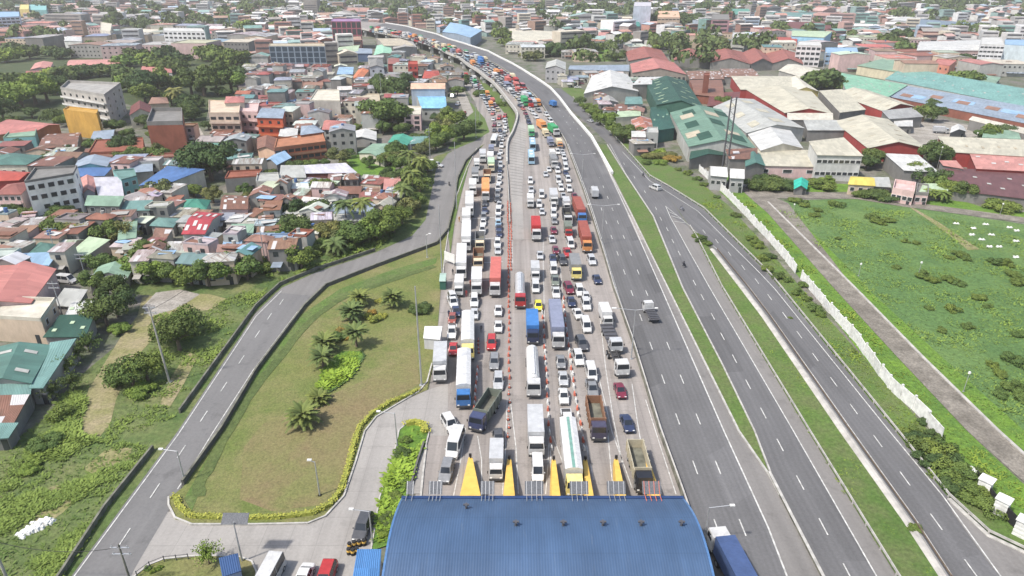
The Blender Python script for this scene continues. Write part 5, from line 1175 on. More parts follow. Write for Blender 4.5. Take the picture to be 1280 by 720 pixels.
# ================================================================ BUILDINGS
RX = random.Random(19)
OCC = []   # occupied circles (x, y, r)
LAND = []  # landmarks (phrase, x, y)
def free(x, y, r):
    return all((x - a) ** 2 + (y - b) ** 2 > (r + c) ** 2 for a, b, c in OCC)
UW = M(); UW.box(-.5, .5, -.03, .05, -.5, .5); UWIN = UW.mesh('window', ['window_pane'])
UG_ = M(); UG_.box(-.5, .5, -.03, .05, -.5, .5); UWG = UG_.mesh('window', ['glass_curtain'])
UF = M()
for a in ((-.56, -.5, -.56, .56), (.5, .56, -.56, .56), (-.5, .5, .5, .56), (-.5, .5, -.56, -.5)): UF.box(a[0], a[1], -.07, .06, a[2], a[3])
UFR = UF.mesh('window_frame', ['panel_white'])
US = M(); US.box(-.6, .6, -.35, .0, .56, .64); USUN = US.mesh('sunshade', ['wall_concrete'])
def wins(root, A, B, zlo, zhi, nf, nx, ww=1.2, wh=1.2, frame=False, skip=0.0, rr=random):
    d = B - A; d.z = 0; Lw = d.length; u = d / Lw; nrm = Vector((u.y, -u.x, 0)); an = atan2(u.y, u.x); fh = (zhi - zlo) / nf
    for f in range(nf):
        for i in range(nx):
            if rr.random() < skip: continue
            p = A + u * (Lw * (i + .5) / nx) + nrm * .03; z = zlo + fh * (f + .52)
            w = ob('window', UWIN, root, (p.x, p.y, z), an, None, (min(ww, Lw / nx * .8), 1, min(wh, fh * (.6 if ww < 7 else .84))))
            if frame: ob('window_frame', UFR, w)
def bld(name, q, he, rt, rise, rc, wc, label, cat='building', nf=1, nx=0, ns=0, rm='roof', over=.35, ww=1.2, wh=1.2, bands=0, parapet=0, frame=None, world=False, skip=0, group=None, bandc=None, auto=False, wm=None):
    w = q if world else [W3(x, y, he) for x, y in q]
    o = sum(w, Vector()) / 4; o.z = 0
    root = bpy.data.objects.new(name, None); COL.objects.link(root); root.location = o
    P = [Vector((v.x - o.x, v.y - o.y, 0)) for v in w]
    if (P[1] - P[0]).cross(P[3] - P[0]).z < 0: P = [P[1], P[0], P[3], P[2]]
    r_ = sum(p.length for p in P) / 4; OCC.append((o.x, o.y, r_ * .8)); 
    A, B, C_, D_ = P; m = lambda a, b: (a + b) / 2
    mm = M(); top = [(p.x, p.y, he) for p in P]; mm.prism([(p.x, p.y, 0) for p in P], top, 0)
    zr = he + rise; zz = lambda p, z: (p.x, p.y, z)
    if rt == 'gy': r0, r1 = m(A, B), m(D_, C_); mm.face([zz(A, he), zz(B, he), zz(r0, zr - .05)], 0); mm.face([zz(C_, he), zz(D_, he), zz(r1, zr - .05)], 0)
    if rt == 'gx': r0, r1 = m(A, D_), m(B, C_); mm.face([zz(D_, he), zz(A, he), zz(r0, zr - .05)], 0); mm.face([zz(B, he), zz(C_, he), zz(r1, zr - .05)], 0)
    if rt == 'mono': mm.face([zz(A, he), zz(B, he), zz(C_, zr - .05), zz(D_, zr - .05)], 0); mm.face([zz(B, he), zz(C_, zr - .05), zz(C_, he)], 0); mm.face([zz(D_, he), zz(D_, zr - .05), zz(A, he)], 0); mm.face([zz(C_, he), zz(C_, zr - .05), zz(D_, zr - .05), zz(D_, he)], 0)
    wall = ob('wall', mm.mesh('wall', ['wall']), root, color=wc)
    # roof
    c = (A + B + C_ + D_) / 4; e = [p + (p - c).normalized() * over * 1.4 for p in P]; A2, B2, C2, D2 = e
    rf = M(); th = .14
    def slope(a, b, c_, d, za, zc):  # a-b eave, c-d ridge
        q4 = [(a, za), (b, za), (c_, zc), (d, zc)]; L1 = (b - a).length; L2 = hypot((d - a).length, zc - za)
        rf.face([(p.x, p.y, z + th) for p, z in q4], 0, uv=[(0, 0), (L1, 0), (L1, L2), (0, L2)])
        rf.face([(p.x, p.y, z) for p, z in q4][::-1], 0, uv=[(0, 0)] * 4)
        for i in range(4):
            j = (i + 1) % 4; (p, z), (p2, z2) = q4[i], q4[j]
            rf.face([(p.x, p.y, z), (p2.x, p2.y, z2), (p2.x, p2.y, z2 + th), (p.x, p.y, z + th)], 0, uv=[(0, 0)] * 4)
    drop = .1
    if rt == 'gy': r0, r1 = m(A2, B2), m(D2, C2); slope(D2, A2, r0, r1, he - drop, zr); slope(B2, C2, r1, r0, he - drop, zr)
    elif rt == 'gx': r0, r1 = m(A2, D2), m(B2, C2); slope(A2, B2, r1, r0, he - drop, zr); slope(C2, D2, r0, r1, he - drop, zr)
    elif rt == 'mono': slope(A2, B2, C2, D2, he + .02, zr)
    elif rt == 'hip':
        r0, r1 = m(A2, D2), m(B2, C2); dd = r1 - r0; f = min(.42, .5 * (D2 - A2).length / max(dd.length, .1)); ra, rb = r0 + dd * f, r1 - dd * f
        for a, b, c_, d in ((A2, B2, rb, ra), (C2, D2, ra, rb)): slope(a, b, c_, d, he, zr)
        for a, b, t in ((B2, C2, rb), (D2, A2, ra)):
            L1 = (b - a).length; rf.face([zz(a, he + th), zz(b, he + th), zz(t, zr + th)], 0, uv=[(0, 0), (L1, 0), (L1 / 2, 5)]); rf.face([zz(a, he), zz(t, zr), zz(b, he)], 0, uv=[(0, 0)] * 3)
    else:
        rf.face([zz(p, he + .03) for p in P], 0)
        ph = parapet or .5; t = .25
        for i in range(4):
            a, b = P[i], P[(i + 1) % 4]; d = (b - a).normalized(); n_ = Vector((-d.y, d.x, 0)) * t
            rf.prism([zz(a, he + .031), zz(b - d * t, he + .031), zz(b - d * t + n_, he + .031), zz(a + n_, he + .031)], [zz(a, he + ph), zz(b - d * t, he + ph), zz(b - d * t + n_, he + ph), zz(a + n_, he + ph)], 1)
    if rt in ('flat', 'deck'): ob('roof', rf.mesh('roof', ['roof_flat', 'wall']), root, color=rc)
    else: ob('roof', rf.mesh('roof', [rm]), root, color=rc)
    # windows
    fr = (he > 0 and q and not world and q[0][1] > 190) if frame is None else frame
    if nx: wins(root, A, B, .4, he - .1, nf, nx, ww, wh, fr, skip)
    if ns:
        if o.x < 0: wins(root, B, C_, .4, he - .1, nf, ns, ww, wh, fr, skip)
        else: wins(root, D_, A, .4, he - .1, nf, ns, ww, wh, fr, skip)
    if auto:
        d = (B - A); u = d.normalized(); n_ = Vector((u.y, -u.x, 0)); l_ = d.length; k0 = RX.uniform(0, .4); k1 = k0 + RX.uniform(.35, .6); zh = min(he - .3, RX.uniform(2.2, 2.8)); dp = RX.uniform(1.2, 2.8)
        if RX.random() < .7:
            p0, p1 = A + u * l_ * k0, A + u * l_ * k1; q_ = [p0 + n_ * dp, p1 + n_ * dp, p1 + n_ * .02, p0 + n_ * .02]; mm = M()
            mm.prism([zz(p, zh - (.35 if i < 2 else 0)) for i, p in enumerate(q_)], [zz(p, zh + .08 - (.35 if i < 2 else 0)) for i, p in enumerate(q_)], 0)
            ob('awning', mm.mesh('awning', ['roof_flat']), root, color=C[RX.choice(['rust', 'lgrey', 'rust2', 'white', 'greyblue', 'teal', 'conc'])])
        if RX.random() < .22:
            mm = M(); mm.tube((0, 0, 0), (0, 0, 1.3), .55, .5, 8); ob('water_tank', mm.mesh('water_tank', ['wall']), root, (RX.uniform(-1, 1), RX.uniform(-1, 1), he + (.1 if rt == 'flat' else rise * .5)), color=C[RX.choice(['blue', 'lgrey', 'conc'])])
        if RX.random() < .45:
            w2 = RX.uniform(1.2, 2.6); mm = M(); mm.box(-w2, w2, -w2 * .6, w2 * .6, 0, .12); o2 = ob('roof_patch', mm.mesh('roof_patch', ['roof_flat']), root, (RX.uniform(-.5, .5) * l_ * .5, RX.uniform(-1.2, 1.2), he + rise * .5 + .25), RX.uniform(-.5, .5) + atan2(u.y, u.x), C[RX.choice(['rust', 'lgrey', 'white', 'rust2', 'conc', 'lblue'])])
    if wm:
        for ch in root.children:
            if ch.name.startswith('window'): ch.data = UWG
    for k in range(bands):
        z = he * (k + 1) / (bands + 1); mm = M(); d = (B - A).normalized(); n_ = Vector((d.y, -d.x, 0)) * 1.1
        mm.prism([zz(A + n_, z), zz(B + n_, z), zz(B - n_ * .02, z), zz(A - n_ * .02, z)], [zz(A + n_, z + .9), zz(B + n_, z + .9), zz(B - n_ * .02, z + .16), zz(A - n_ * .02, z + .16)], 0)
        ob('balcony', mm.mesh('balcony', ['wall']), root, color=bandc or tuple(min(.7, v * 1.15) for v in wc))
    # door on the front
    if he < 9 and r_ < 12 and not bands:
        d = B - A; u = d.normalized(); n_ = Vector((u.y, -u.x, 0)); p = A + d * .82 + n_ * .03
        ob('door', UWIN, root, (p.x, p.y, 1.0), atan2(u.y, u.x), None, (.9, 1, 2.0))
    tag(root, label, cat, group); LAND.append((label, o.x, o.y)) if label else None
    return root
C = dict(salmon=(.40, .16, .14), red=(.36, .07, .05), redroof=(.27, .10, .08), rust=(.20, .10, .07), rust2=(.26, .15, .11), maroon=(.15, .05, .045), pinkroof=(.46, .22, .19), green=(.07, .155, .13), dgreen=(.028, .075, .055), teal=(.13, .235, .215), lgreen=(.20, .30, .22), mint=(.28, .50, .36), pgreen=(.38, .47, .32),
         blue=(.07, .14, .30), lblue=(.25, .38, .52), sky=(.20, .42, .62), greyblue=(.24, .29, .35), grey=(.30, .30, .29), lgrey=(.38, .385, .36), white=(.49, .49, .47), cream=(.44, .415, .33), creamw=(.52, .49, .41), beige=(.52, .42, .32), peach=(.60, .40, .28), conc=(.32, .31, .29), dconc=(.19, .185, .175),
         lilac=(.47, .46, .50), orange=(.48, .14, .05), obrown=(.36, .16, .09), mustard=(.46, .27, .06), brick=(.22, .085, .06), brown=(.24, .085, .055), redw=(.30, .05, .045), pinkw=(.55, .40, .38), glass=(.05, .08, .12), purple=(.30, .18, .32), yellow=(.60, .50, .20), tan=(.42, .37, .28), tealw=(.20, .42, .42))
def b(*a, **k):
    a = list(a)
    if a[2] < 10 and a[1][0][0] < 520 and a[1][0][1] > 60: a[2] *= .78
    a[4] = C[a[4]] if isinstance(a[4], str) else a[4]; a[5] = C[a[5]] if isinstance(a[5], str) else a[5]
    return bld(*[a[0], a[1], a[2], a[3][0] if isinstance(a[3], tuple) else a[3], a[3][1] if isinstance(a[3], tuple) else 1.2, a[4], a[5], a[6]], **{**dict(cat=a[7] if len(a) > 7 else 'house'), **k})
G2 = ('gy', 1.2); X2 = ('gx', 1.0); MO = ('mono', .5); FL = ('flat', 0); HP = ('hip', 1.4)
# ---- left edge, near
b('warehouse', [(-45, 384), (38, 378), (68, 337), (-10, 326)], 7, ('gy', 1.0), 'salmon', 'pinkw', 'large building with salmon red metal roof at the left edge', 'building')
b('house', [(-12, 398), (52, 402), (70, 376), (0, 374)], 6.5, FL, 'creamw', 'beige', 'beige flat roofed block with small windows above the green roofs', nf=2, ns=2, parapet=.8)
b('shed', [(57, 421), (106, 421), (117, 397), (77, 398)], 4, MO, 'dgreen', 'conc', 'dark green lean-to roof beside the beige block', 'shed')
b('warehouse', [(-25, 478), (38, 478), (63, 433), (-12, 437)], 5, ('gy', 1.0), 'green', 'conc', 'large faded teal green roof below the beige block', 'building')
b('shed', [(38, 484), (55, 484), (95, 428), (64, 433)], 4.4, MO, 'teal', 'conc', 'long narrow grey teal roof running beside the banana plants', 'shed')
b('shack', [(-15, 534), (15, 532), (37, 496), (-5, 496)], 3.4, MO, 'rust', 'dconc', 'rusty brown shack roof with white patches at the left edge', 'shack', rm='roof_rusty')
b('shack', [(-15, 494), (36, 493), (38, 480), (-15, 480)], 4, MO, 'teal', 'conc', 'narrow teal roof strip above the rusty shack at left edge', 'shack')
b('shack', [(-20, 549), (9, 547), (20, 534), (-12, 534)], 3, MO, 'teal', 'dconc', 'small teal roof corner lowest on the left edge', 'shack')
b('shack', [(68, 381), (95, 384), (108, 366), (82, 364)], 3.2, MO, 'lgrey', 'conc', 'pale grey sheet roof behind the beige block', 'shack')
b('shack', [(84, 394), (113, 392), (116, 380), (92, 381)], 3.4, MO, 'white', 'mustard', 'white sheet roof with a yellow wall beside the dark green lean-to', 'shack')
b('house', [(118, 345), (158, 347), (165, 334), (125, 333)], 3.5, G2, 'lgreen', 'conc', 'small house with faded light green roof beside the white van')
b('shack', [(112, 354), (152, 358), (156, 349), (116, 346)], 3.0, MO, 'lgrey', 'conc', 'low pale roofed shack in front of the small light green roof', 'shack')
b('house', [(10, 329), (60, 332), (72, 318), (28, 320)], 4.6, MO, 'lblue', 'conc', 'wide pale blue roof just behind the salmon roof')
b('house', [(38, 317), (68, 318), (78, 308), (50, 303)], 4.5, HP, 'green', 'conc', 'green hipped roof behind the wide pale blue roof')
b('house', [(92, 314), (107, 321), (136, 303), (112, 299)], 4, MO, 'pgreen', 'conc', 'pale green white angled roof among the big bushes')
b('apartment_block', [(31, 229), (92, 219), (97, 209), (44, 212)], 12.5, FL, 'dconc', (.80, .78, .72), 'white four storey apartment block with dark scattered windows', 'apartment block', nf=4, nx=5, ns=1, ww=1.5, wh=1.3, parapet=.7, skip=.25)
b('house', [(-5, 243), (26, 243), (42, 227), (10, 231)], 7, ('hip', 1.2), 'redroof', 'pinkw', 'red roofed house with pink arcades left of the white apartment block', nf=2, nx=4, bands=1)
b('house', [(-22, 227), (23, 225), (45, 216), (-10, 213)], 8, X2, 'red', 'redw', 'bright red long roof at the left edge behind the pink arcades')
b('house', [(-14, 206), (33, 206), (52, 195), (6, 191)], 7, ('hip', 1.2), 'green', 'creamw', 'white walled house with green hipped roof at the left edge', nf=1, nx=4, ns=2)
b('house', [(94, 209), (133, 208), (139, 198), (100, 197)], 7, G2, 'greyblue', 'tealw', 'teal walled house with grey blue curved roof')
b('house', [(97, 221), (130, 220), (139, 212), (97, 211)], 6, MO, 'blue', 'conc', 'flat blue roof between the apartment block and the white roof')
b('house', [(104, 241), (118, 240), (121, 223), (99, 224)], 7, G2, 'pinkroof', 'lilac', 'narrow pinkish roof directly beside the white apartment block')
b('house', [(124, 247), (155, 248), (151, 223), (118, 224)], 7, ('mono', .4), 'lilac', 'white', 'big pale lilac white roof right of the white apartment block')
b('house', [(108, 257), (148, 258), (154, 248), (111, 247)], 9, MO, 'lgreen', 'dconc', 'unpainted grey concrete house with pale green roof and white corner', nf=3, nx=3)
b('house', [(152, 264), (186, 263), (190, 253), (158, 254)], 7, MO, 'teal', 'conc', 'grey house with teal sloping roof beside the unpainted concrete house', nf=2, nx=3)
b('house', [(152, 226), (171, 221), (168, 212), (141, 214)], 8, FL, 'teal', 'tealw', 'turquoise two storey house behind the pale lilac roof', nf=2, nx=2, ns=0)
b('warehouse', [(175, 232), (216, 227), (255, 215), (210, 211)], 7, ('mono', .8), 'blue', 'creamw', 'long curved blue roof on white walls by the big round tree', 'building')
b('house', [(165, 216), (190, 214), (190, 207), (160, 208)], 6, MO, 'greyblue', 'conc', 'grey sheet roof behind the turquoise house')
b('house', [(230, 262), (257, 262), (262, 251), (233, 250)], 4, ('hip', 1.8), (.05, .21, .15), 'tealw', 'small house with vivid green pyramid roof')
b('house', [(189, 282), (216, 284), (223, 274), (197, 272)], 3.6, ('hip', 1.0), 'teal', 'conc', 'low house with pale turquoise roof below the grey teal roofed house')
b('house', [(276, 261), (309, 261), (311, 246), (281, 244)], 6, X2, 'rust', 'pinkw', 'pinkish two storey house with rusty brown roof and three windows', rm='roof_rusty', nf=1, nx=4)
b('house', [(228, 292), (256, 292), (275, 268), (246, 265)], 6, ('gx', 1.0), (.34, .05, .06), 'lgrey', 'house with bright red roof patched with white sheets', nf=1, nx=2, ns=1)
b('house', [(281, 224), (322, 221), (328, 213), (286, 215)], 6, FL, 'brown', 'dconc', 'blank grey block walled house with low red brown roof')
b('house', [(287, 295), (315, 294), (317, 283), (291, 283)], 4, MO, 'lgreen', 'conc', 'small house with green grey roof above the little blue roof', nf=1, nx=2)
b('shack', [(276, 318), (300, 319), (302, 304), (281, 304)], 3.4, MO, 'lblue', 'conc', 'little blue sheet roof beside the bushes', 'shack')
b('shack', [(190, 303), (205, 302), (215, 289), (195, 288)], 3.4, MO, 'rust2', 'conc', 'faded brown sheet roof below the turquoise low roof', 'shack', rm='roof_rusty')
b('shack', [(206, 317), (232, 317), (236, 305), (210, 305)], 3, MO, 'lgrey', 'conc', 'pale grey patched roof left of the bushes', 'shack', rm='roof_rusty')
b('house', [(148, 300), (170, 297), (172, 276), (150, 281)], 5, MO, 'lgreen', 'dconc', 'faded green roof half hidden by a feathery tree')
# ---- left middle
b('house', [(176, 90), (215, 91), (213, 84), (178, 83)], 5, HP, 'salmon', 'lgrey', 'wide light red hipped roof deep inside the left woods')
b('building', [(84, 82), (150, 80), (150, 74), (88, 75)], 5, X2, 'pinkroof', 'conc', 'long pale pink roof behind the left woods')
b('building', [(184, 157), (229, 156), (228, 139), (191, 139)], 12, FL, 'dconc', 'brown', 'blank dark red brown block with roofless concrete top', 'building', parapet=1.6)
b('house', [(162, 144), (191, 142), (188, 132), (164, 133)], 8, ('gy', 2.6), 'maroon', 'creamw', 'cream gabled house with dark red roof left of the brown block', nf=2, nx=2, wh=.9)
b('house', [(186, 130), (211, 129), (208, 122), (190, 122)], 7, ('hip', 1.2), 'rust2', 'beige', 'house with rounded brown roof behind the brown block')
b('house', [(79, 138), (121, 143), (123, 138), (86, 134)], 11, FL, 'mustard', 'mustard', 'plain mustard yellow block in front of the unfinished building', 'building')
b('building', [(76, 112), (131, 121), (151, 106), (86, 103)], 14, FL, 'conc', (.40, .38, .35), 'grey unfinished four storey building with white balcony bands', 'building', nf=4, nx=7, ns=3, bands=3, parapet=1.2, bandc=(.6, .59, .56), ww=1.6)
b('house', [(-18, 170), (46, 163), (74, 156), (10, 149)], 6, X2, 'salmon', 'obrown', 'long light red roof at the left edge below the big trees')
b('house', [(29, 100), (65, 98), (62, 88), (33, 89)], 6, HP, 'redroof', 'pinkw', 'dark pink red hipped roof among the left trees')
b('house', [(38, 87), (62, 86), (66, 78), (44, 79)], 6, G2, 'pinkroof', 'pinkw', 'pale pink roof just behind the dark pink red hipped roof')
b('house', [(4, 173), (44, 171), (46, 161), (14, 163)], 6, FL, 'lgreen', 'tealw', 'grey green flat roofed house below the light red roof')
b('building', [(110, 192), (180, 189), (179, 173), (120, 176)], 6, FL, 'brown', 'brown', 'wide dark red flat roof below the cream gabled house', 'building')
b('shed', [(48, 185), (96, 183), (101, 166), (60, 168)], 4, X2, 'rust', 'dconc', 'dark rusty roofed shed below the mustard block', 'shed', rm='roof_rusty')
b('shed', [(113, 176), (140, 175), (143, 164), (118, 166)], 5, MO, 'greyblue', 'conc', 'pale blue grey roof in front of the mustard block', 'shed')
b('house', [(104, 197), (140, 196), (142, 188), (108, 188)], 5, MO, 'rust', 'pinkw', 'reddish roof with a pink gable above the teal walled house')
b('apartment_block', [(261, 142), (299, 142), (301, 128), (261, 126)], 12, FL, 'beige', (.52, .42, .34), 'cream pink apartment building with three balcony rows', 'apartment block', nf=3, nx=4, bands=2, ww=2.2)
b('house', [(300, 140), (322, 141), (324, 130), (302, 130)], 11, FL, 'pinkw', 'pinkw', 'pink arched veranda building joined to the cream pink apartments', 'building', nf=3, nx=3, bands=2)
b('house', [(281, 129), (305, 128), (305, 121), (283, 121)], 13.5, HP, 'salmon', 'creamw', 'small light red hipped roof on top of the cream apartments')
b('building', [(321, 147), (353, 148), (356, 138), (327, 137)], 11, MO, 'greyblue', (.45, .10, .05), 'bright orange red three storey house with grey blue roof', 'building', nf=3, nx=3, ns=2, bands=2, bandc=(.55, .15, .07))
b('building', [(343, 186), (407, 178), (403, 166), (346, 174)], 8, FL, 'obrown', (.34, .13, .07), 'long orange brown building with open galleries', 'building', nf=2, nx=8, bands=1, bandc=(.50, .25, .15), ww=2)
b('house', [(376, 169), (405, 165), (393, 157), (377, 158)], 9, HP, 'greyblue', 'obrown', 'grey blue hipped roof on top of the orange brown galleries')
b('house', [(322, 186), (343, 188), (346, 173), (322, 173)], 7, G2, 'rust', 'peach', 'peach walled house with rusty red roof')
b('house', [(333, 200), (346, 206), (363, 197), (349, 189)], 5, G2, 'lblue', 'dconc', 'small pale blue gabled roof in front of the peach house')
b('house', [(349, 170), (371, 172), (372, 163), (352, 160)], 8, MO, 'white', 'obrown', 'white sloping roof between orange red house and galleries')
b('house', [(403, 162), (437, 163), (431, 152), (406, 150)], 6.5, ('hip', 1.8), 'salmon', 'lgrey', 'white walled house with orange red hipped roof', nf=2, nx=3)
b('shed', [(434, 174), (470, 175), (470, 165), (444, 164)], 4, G2, 'white', 'conc', 'white roofed shed right of the orange red hipped roof', 'shed')
b('house', [(486, 178), (508, 182), (516, 173), (492, 169)], 4.5, G2, (.06, .27, .19), 'creamw', 'turquoise green gabled roof below the skeleton house')
b('house', [(509, 181), (526, 179), (536, 172), (513, 172)], 4, MO, 'teal', 'conc', 'pale turquoise lean-to roof beside the turquoise green gable')
b('shed', [(449, 191), (480, 200), (501, 187), (466, 180)], 3.5, G2, 'lgreen', 'creamw', 'pale green low hall beside the bright green lot', 'building')
b('warehouse', [(382, 217), (445, 216), (431, 206), (378, 209)], 5, MO, 'lilac', 'maroon', 'long pale roof with dark maroon wall facing the shacks', 'building')
b('warehouse', [(350, 222), (382, 222), (379, 209), (352, 209)], 5, MO, 'lgrey', 'conc', 'grey white roof joined to the left of the maroon wall', 'building')
b('house', [(418, 242), (450, 242), (453, 233), (417, 233)], 4, X2, 'rust', 'dconc', 'rust red roofed house among the shacks below the maroon wall', nf=1, nx=2)
b('shack', [(450, 253), (480, 255), (480, 243), (450, 242)], 3.5, MO, 'redroof', 'rust', 'faded red sheet roof left of the tall roadside trees', 'shack', rm='roof_rusty')
b('shack', [(480, 237), (502, 237), (500, 226), (481, 226)], 4.5, MO, 'pinkroof', 'dconc', 'pinkish red roof nearest the tall roadside trees', 'shack')
b('shed', [(407, 267), (479, 267), (479, 256), (407, 255)], 3.8, MO, 'greyblue', 'conc', 'long grey blue roof behind the two coconut palms', 'building')
b('shed', [(412, 276), (470, 277), (474, 270), (412, 270)], 3, MO, 'lgrey', 'conc', 'narrow pale awning roof just below the long grey blue roof', 'shed')
b('house', [(320, 228), (350, 228), (348, 217), (322, 218)], 6, FL, 'lgrey', 'conc', 'grey concrete house with rubble on its flat roof', nf=1, nx=2)
b('building', [(336, 58), (406, 58), (405, 55), (337, 55)], 16, FL, 'tan', 'greyblue', 'dark blue glass office block with pale floor bands', 'office building', nf=4, nx=9, ww=7.5, wh=3.5, frame=False, wm=1)
rt_ = LAND[-1]
b('building', [(414, 27), (451, 27), (450, 24), (415, 24)], 24, FL, 'purple', (.33, .10, .13), 'tall building with purple, red and dark blue bands', 'office building', nf=4, nx=6, ww=8, wh=5)
b('building', [(387, 126), (425, 127), (424, 113), (396, 113)], 11, FL, 'creamw', (.40, .38, .34), 'plain grey beige concrete building with curved pale roof', 'building')
b('house', [(407, 143), (421, 144), (421, 138), (407, 138)], 6, FL, 'blue', 'blue', 'small dark blue box building in front of the grey beige building')
b('house', [(462, 84), (480, 84), (478, 75), (463, 75)], 10, G2, 'dconc', (.36, .38, .42), 'grey blue house with square windows beside the orange roof', nf=2, nx=2)
b('house', [(439, 99), (452, 99), (461, 88), (448, 87)], 8, G2, (.50, .17, .08), 'peach', 'house with bright orange roof')
b('house', [(421, 93), (441, 93), (442, 85), (424, 85)], 7, MO, 'lblue', 'conc', 'pale blue white roof left of the bright orange roof')
b('house', [(423, 103), (448, 104), (449, 98), (426, 98)], 6, MO, 'lgrey', 'dconc', 'grey roof with dark open porch below the orange roof')
b('building', [(377, 114), (404, 108), (404, 101), (378, 103)], 8, FL, 'rust2', (.30, .18, .13), 'brown plastered block left of the grey beige building')
b('building', [(443, 130), (476, 130), (474, 118), (445, 118)], 9, FL, 'tan', (.36, .33, .29), 'bare concrete frame building with open top floor', 'building', nf=3, nx=5)
b('warehouse', [(492, 61), (521, 59), (516, 52), (490, 51)], 9, G2, 'conc', (.28, .27, .26), 'grey gabled warehouse next to the viaduct', 'warehouse')
b('warehouse', [(467, 69), (491, 67), (488, 57), (471, 57)], 8, G2, 'mint', 'creamw', 'mint green gabled roof left of the grey warehouse', 'warehouse')
b('warehouse', [(421, 68), (447, 66), (450, 56), (424, 59)], 8, X2, 'pgreen', (.22, .07, .07), 'pale green roofed hall with dark red wall', 'warehouse')
b('warehouse', [(442, 67), (465, 67), (465, 62), (444, 61)], 8, MO, 'greyblue', (.10, .15, .25), 'hall with dark blue front next to the mint green roof', 'warehouse')
b('warehouse', [(480, 57), (518, 57), (500, 48), (470, 48)], 8, X2, 'tan', 'conc', 'wide tan roof behind the mint green gable', 'warehouse')
b('warehouse', [(553, 40), (588, 47), (602, 38), (563, 28)], 10, G2, 'lblue', 'greyblue', 'pale blue roofed hall just right of the highway bend', 'warehouse')
b('building', [(514, 111), (556, 111), (556, 104), (515, 104)], 11, X2, 'peach', (.36, .41, .47), 'tall grey blue walled house with peach roof ridge', 'building')
b('house', [(527, 135), (558, 135), (556, 120), (519, 120)], 6, ('gx', 2.2), 'sky', 'lgrey', 'house with bright light blue roof in front of the grey blue wall', nf=1, nx=3)
b('house', [(505, 144), (526, 144), (527, 134), (507, 133)], 9, FL, 'creamw', 'pinkw', 'pinkish skeleton house with open square windows', nf=3, nx=2, ww=2.2, wh=1.8)
b('house', [(510, 81), (522, 81), (522, 77), (511, 77)], 12, FL, 'red', (.36, .06, .05), 'narrow red three storey house', nf=3, nx=2, bands=2, bandc=(.4, .1, .08))
b('house', [(528, 98), (551, 98), (548, 89), (531, 89)], 7, HP, 'red', 'dconc', 'dark red hipped roof right of the narrow red house')
b('house', [(485, 80), (499, 80), (499, 74), (486, 74)], 8, MO, 'redroof', 'redw', 'rose red stepped house beside the grey warehouse')
b('building', [(204, 39), (256, 40), (252, 36), (204, 35)], 15, FL, 'white', (.62, .62, .62), 'long white four storey building with rows of windows', 'building', nf=4, nx=9, ns=0, ww=3, wh=1.6)
b('building', [(80, 51), (102, 52), (102, 47), (84, 46)], 9, MO, 'white', 'white', 'white slanted building above the left trees', 'building')
b('building', [(158, 40), (200, 41), (197, 37), (156, 36)], 9, FL, 'creamw', 'creamw', 'cream stepped block left of the long white building', 'building', nf=2, nx=6)
b('building', [(-5, 22), (24, 21), (24, 15), (-5, 15)], 18, FL, 'lblue', (.50, .57, .66), 'pale blue and white banded building at the top left corner', 'building', nf=5, nx=5, ww=5, wh=1.6, bands=4)
b('house', [(24, 12), (36, 12), (36, 6), (25, 6)], 16, FL, 'yellow', 'yellow', 'pale yellow block at the top left', 'building')
b('house', [(36, 13), (58, 13), (58, 6), (37, 6)], 14, FL, 'tealw', 'tealw', 'pale aqua block right of the pale yellow block', 'building')
b('house', [(125, 38), (138, 40), (140, 30), (126, 28)], 12, FL, 'creamw', 'creamw', 'small cream tower house above the left trees', 'building')
# ---- right side
b('house', [(682, 85), (707, 87), (707, 78), (684, 78)], 9, ('gy', 2.0), 'lgrey', (.30, .30, .31), 'grey gabled house by the frontage road end', 'building', nf=2, nx=4)
b('warehouse', [(711, 87), (786, 89), (786, 82), (713, 83)], 4.0, MO, 'greyblue', 'conc', 'long blue grey roof behind the big white warehouse', 'warehouse', nf=1, nx=8)
b('warehouse', [(730, 117), (798, 114), (784, 93), (740, 95)], 5.3, ('gy', 3.2), 'white', (.36, .35, .32), 'big warehouse with bright white gabled roof', 'warehouse')
b('warehouse', [(791, 91), (858, 93), (842, 78), (788, 80)], 6.6, ('gy', 3.4), 'salmon', (.25, .22, .19), 'brick warehouse with salmon red gabled roof', 'warehouse', nf=1, nx=12, ww=1.6, wh=2.4)
b('shed', [(791, 106), (825, 105), (838, 97), (800, 98)], 8, MO, 'white', 'dconc', 'white roof strip in front of the salmon gabled warehouse', 'shed')
b('warehouse', [(821, 131), (881, 137), (857, 101), (807, 103)], 7.3, ('gy', 3.2), 'dgreen', (.04, .10, .075), 'big warehouse with dark green gabled roof and skylights', 'warehouse')
b('warehouse', [(817, 164), (843, 160), (832, 134), (813, 136)], 5.3, MO, (.033, .095, .072), (.05, .13, .11), 'dark green annex left of the light green roofs', 'warehouse')
b('warehouse', [(861, 183), (945, 186), (905, 138), (838, 141)], 5.9, ('gy', 3.0), (.13, .22, .165), 'lgrey', 'wide faded light green factory roof with patches', 'warehouse')
b('warehouse', [(862, 199), (907, 194), (900, 176), (866, 182)], 4.0, G2, 'dgreen', 'dconc', 'dark green canopy roof at the front of the factory', 'shed')
b('shed', [(912, 199), (945, 199), (946, 187), (908, 189)], 6, MO, 'rust', 'dconc', 'dark rusty lean-to at the front of the factory', 'shed', rm='roof_rusty')
b('shed', [(932, 208), (956, 207), (950, 193), (932, 194)], 5.5, G2, 'green', 'dconc', 'small dark green roof behind the clipped dark bushes', 'shed')
b('warehouse', [(933, 166), (1005, 160), (942, 124), (892, 134)], 5.9, ('gy', 2.4), 'lgrey', 'lgrey', 'large grey and cream gabled warehouse roof beside the green factory', 'warehouse')
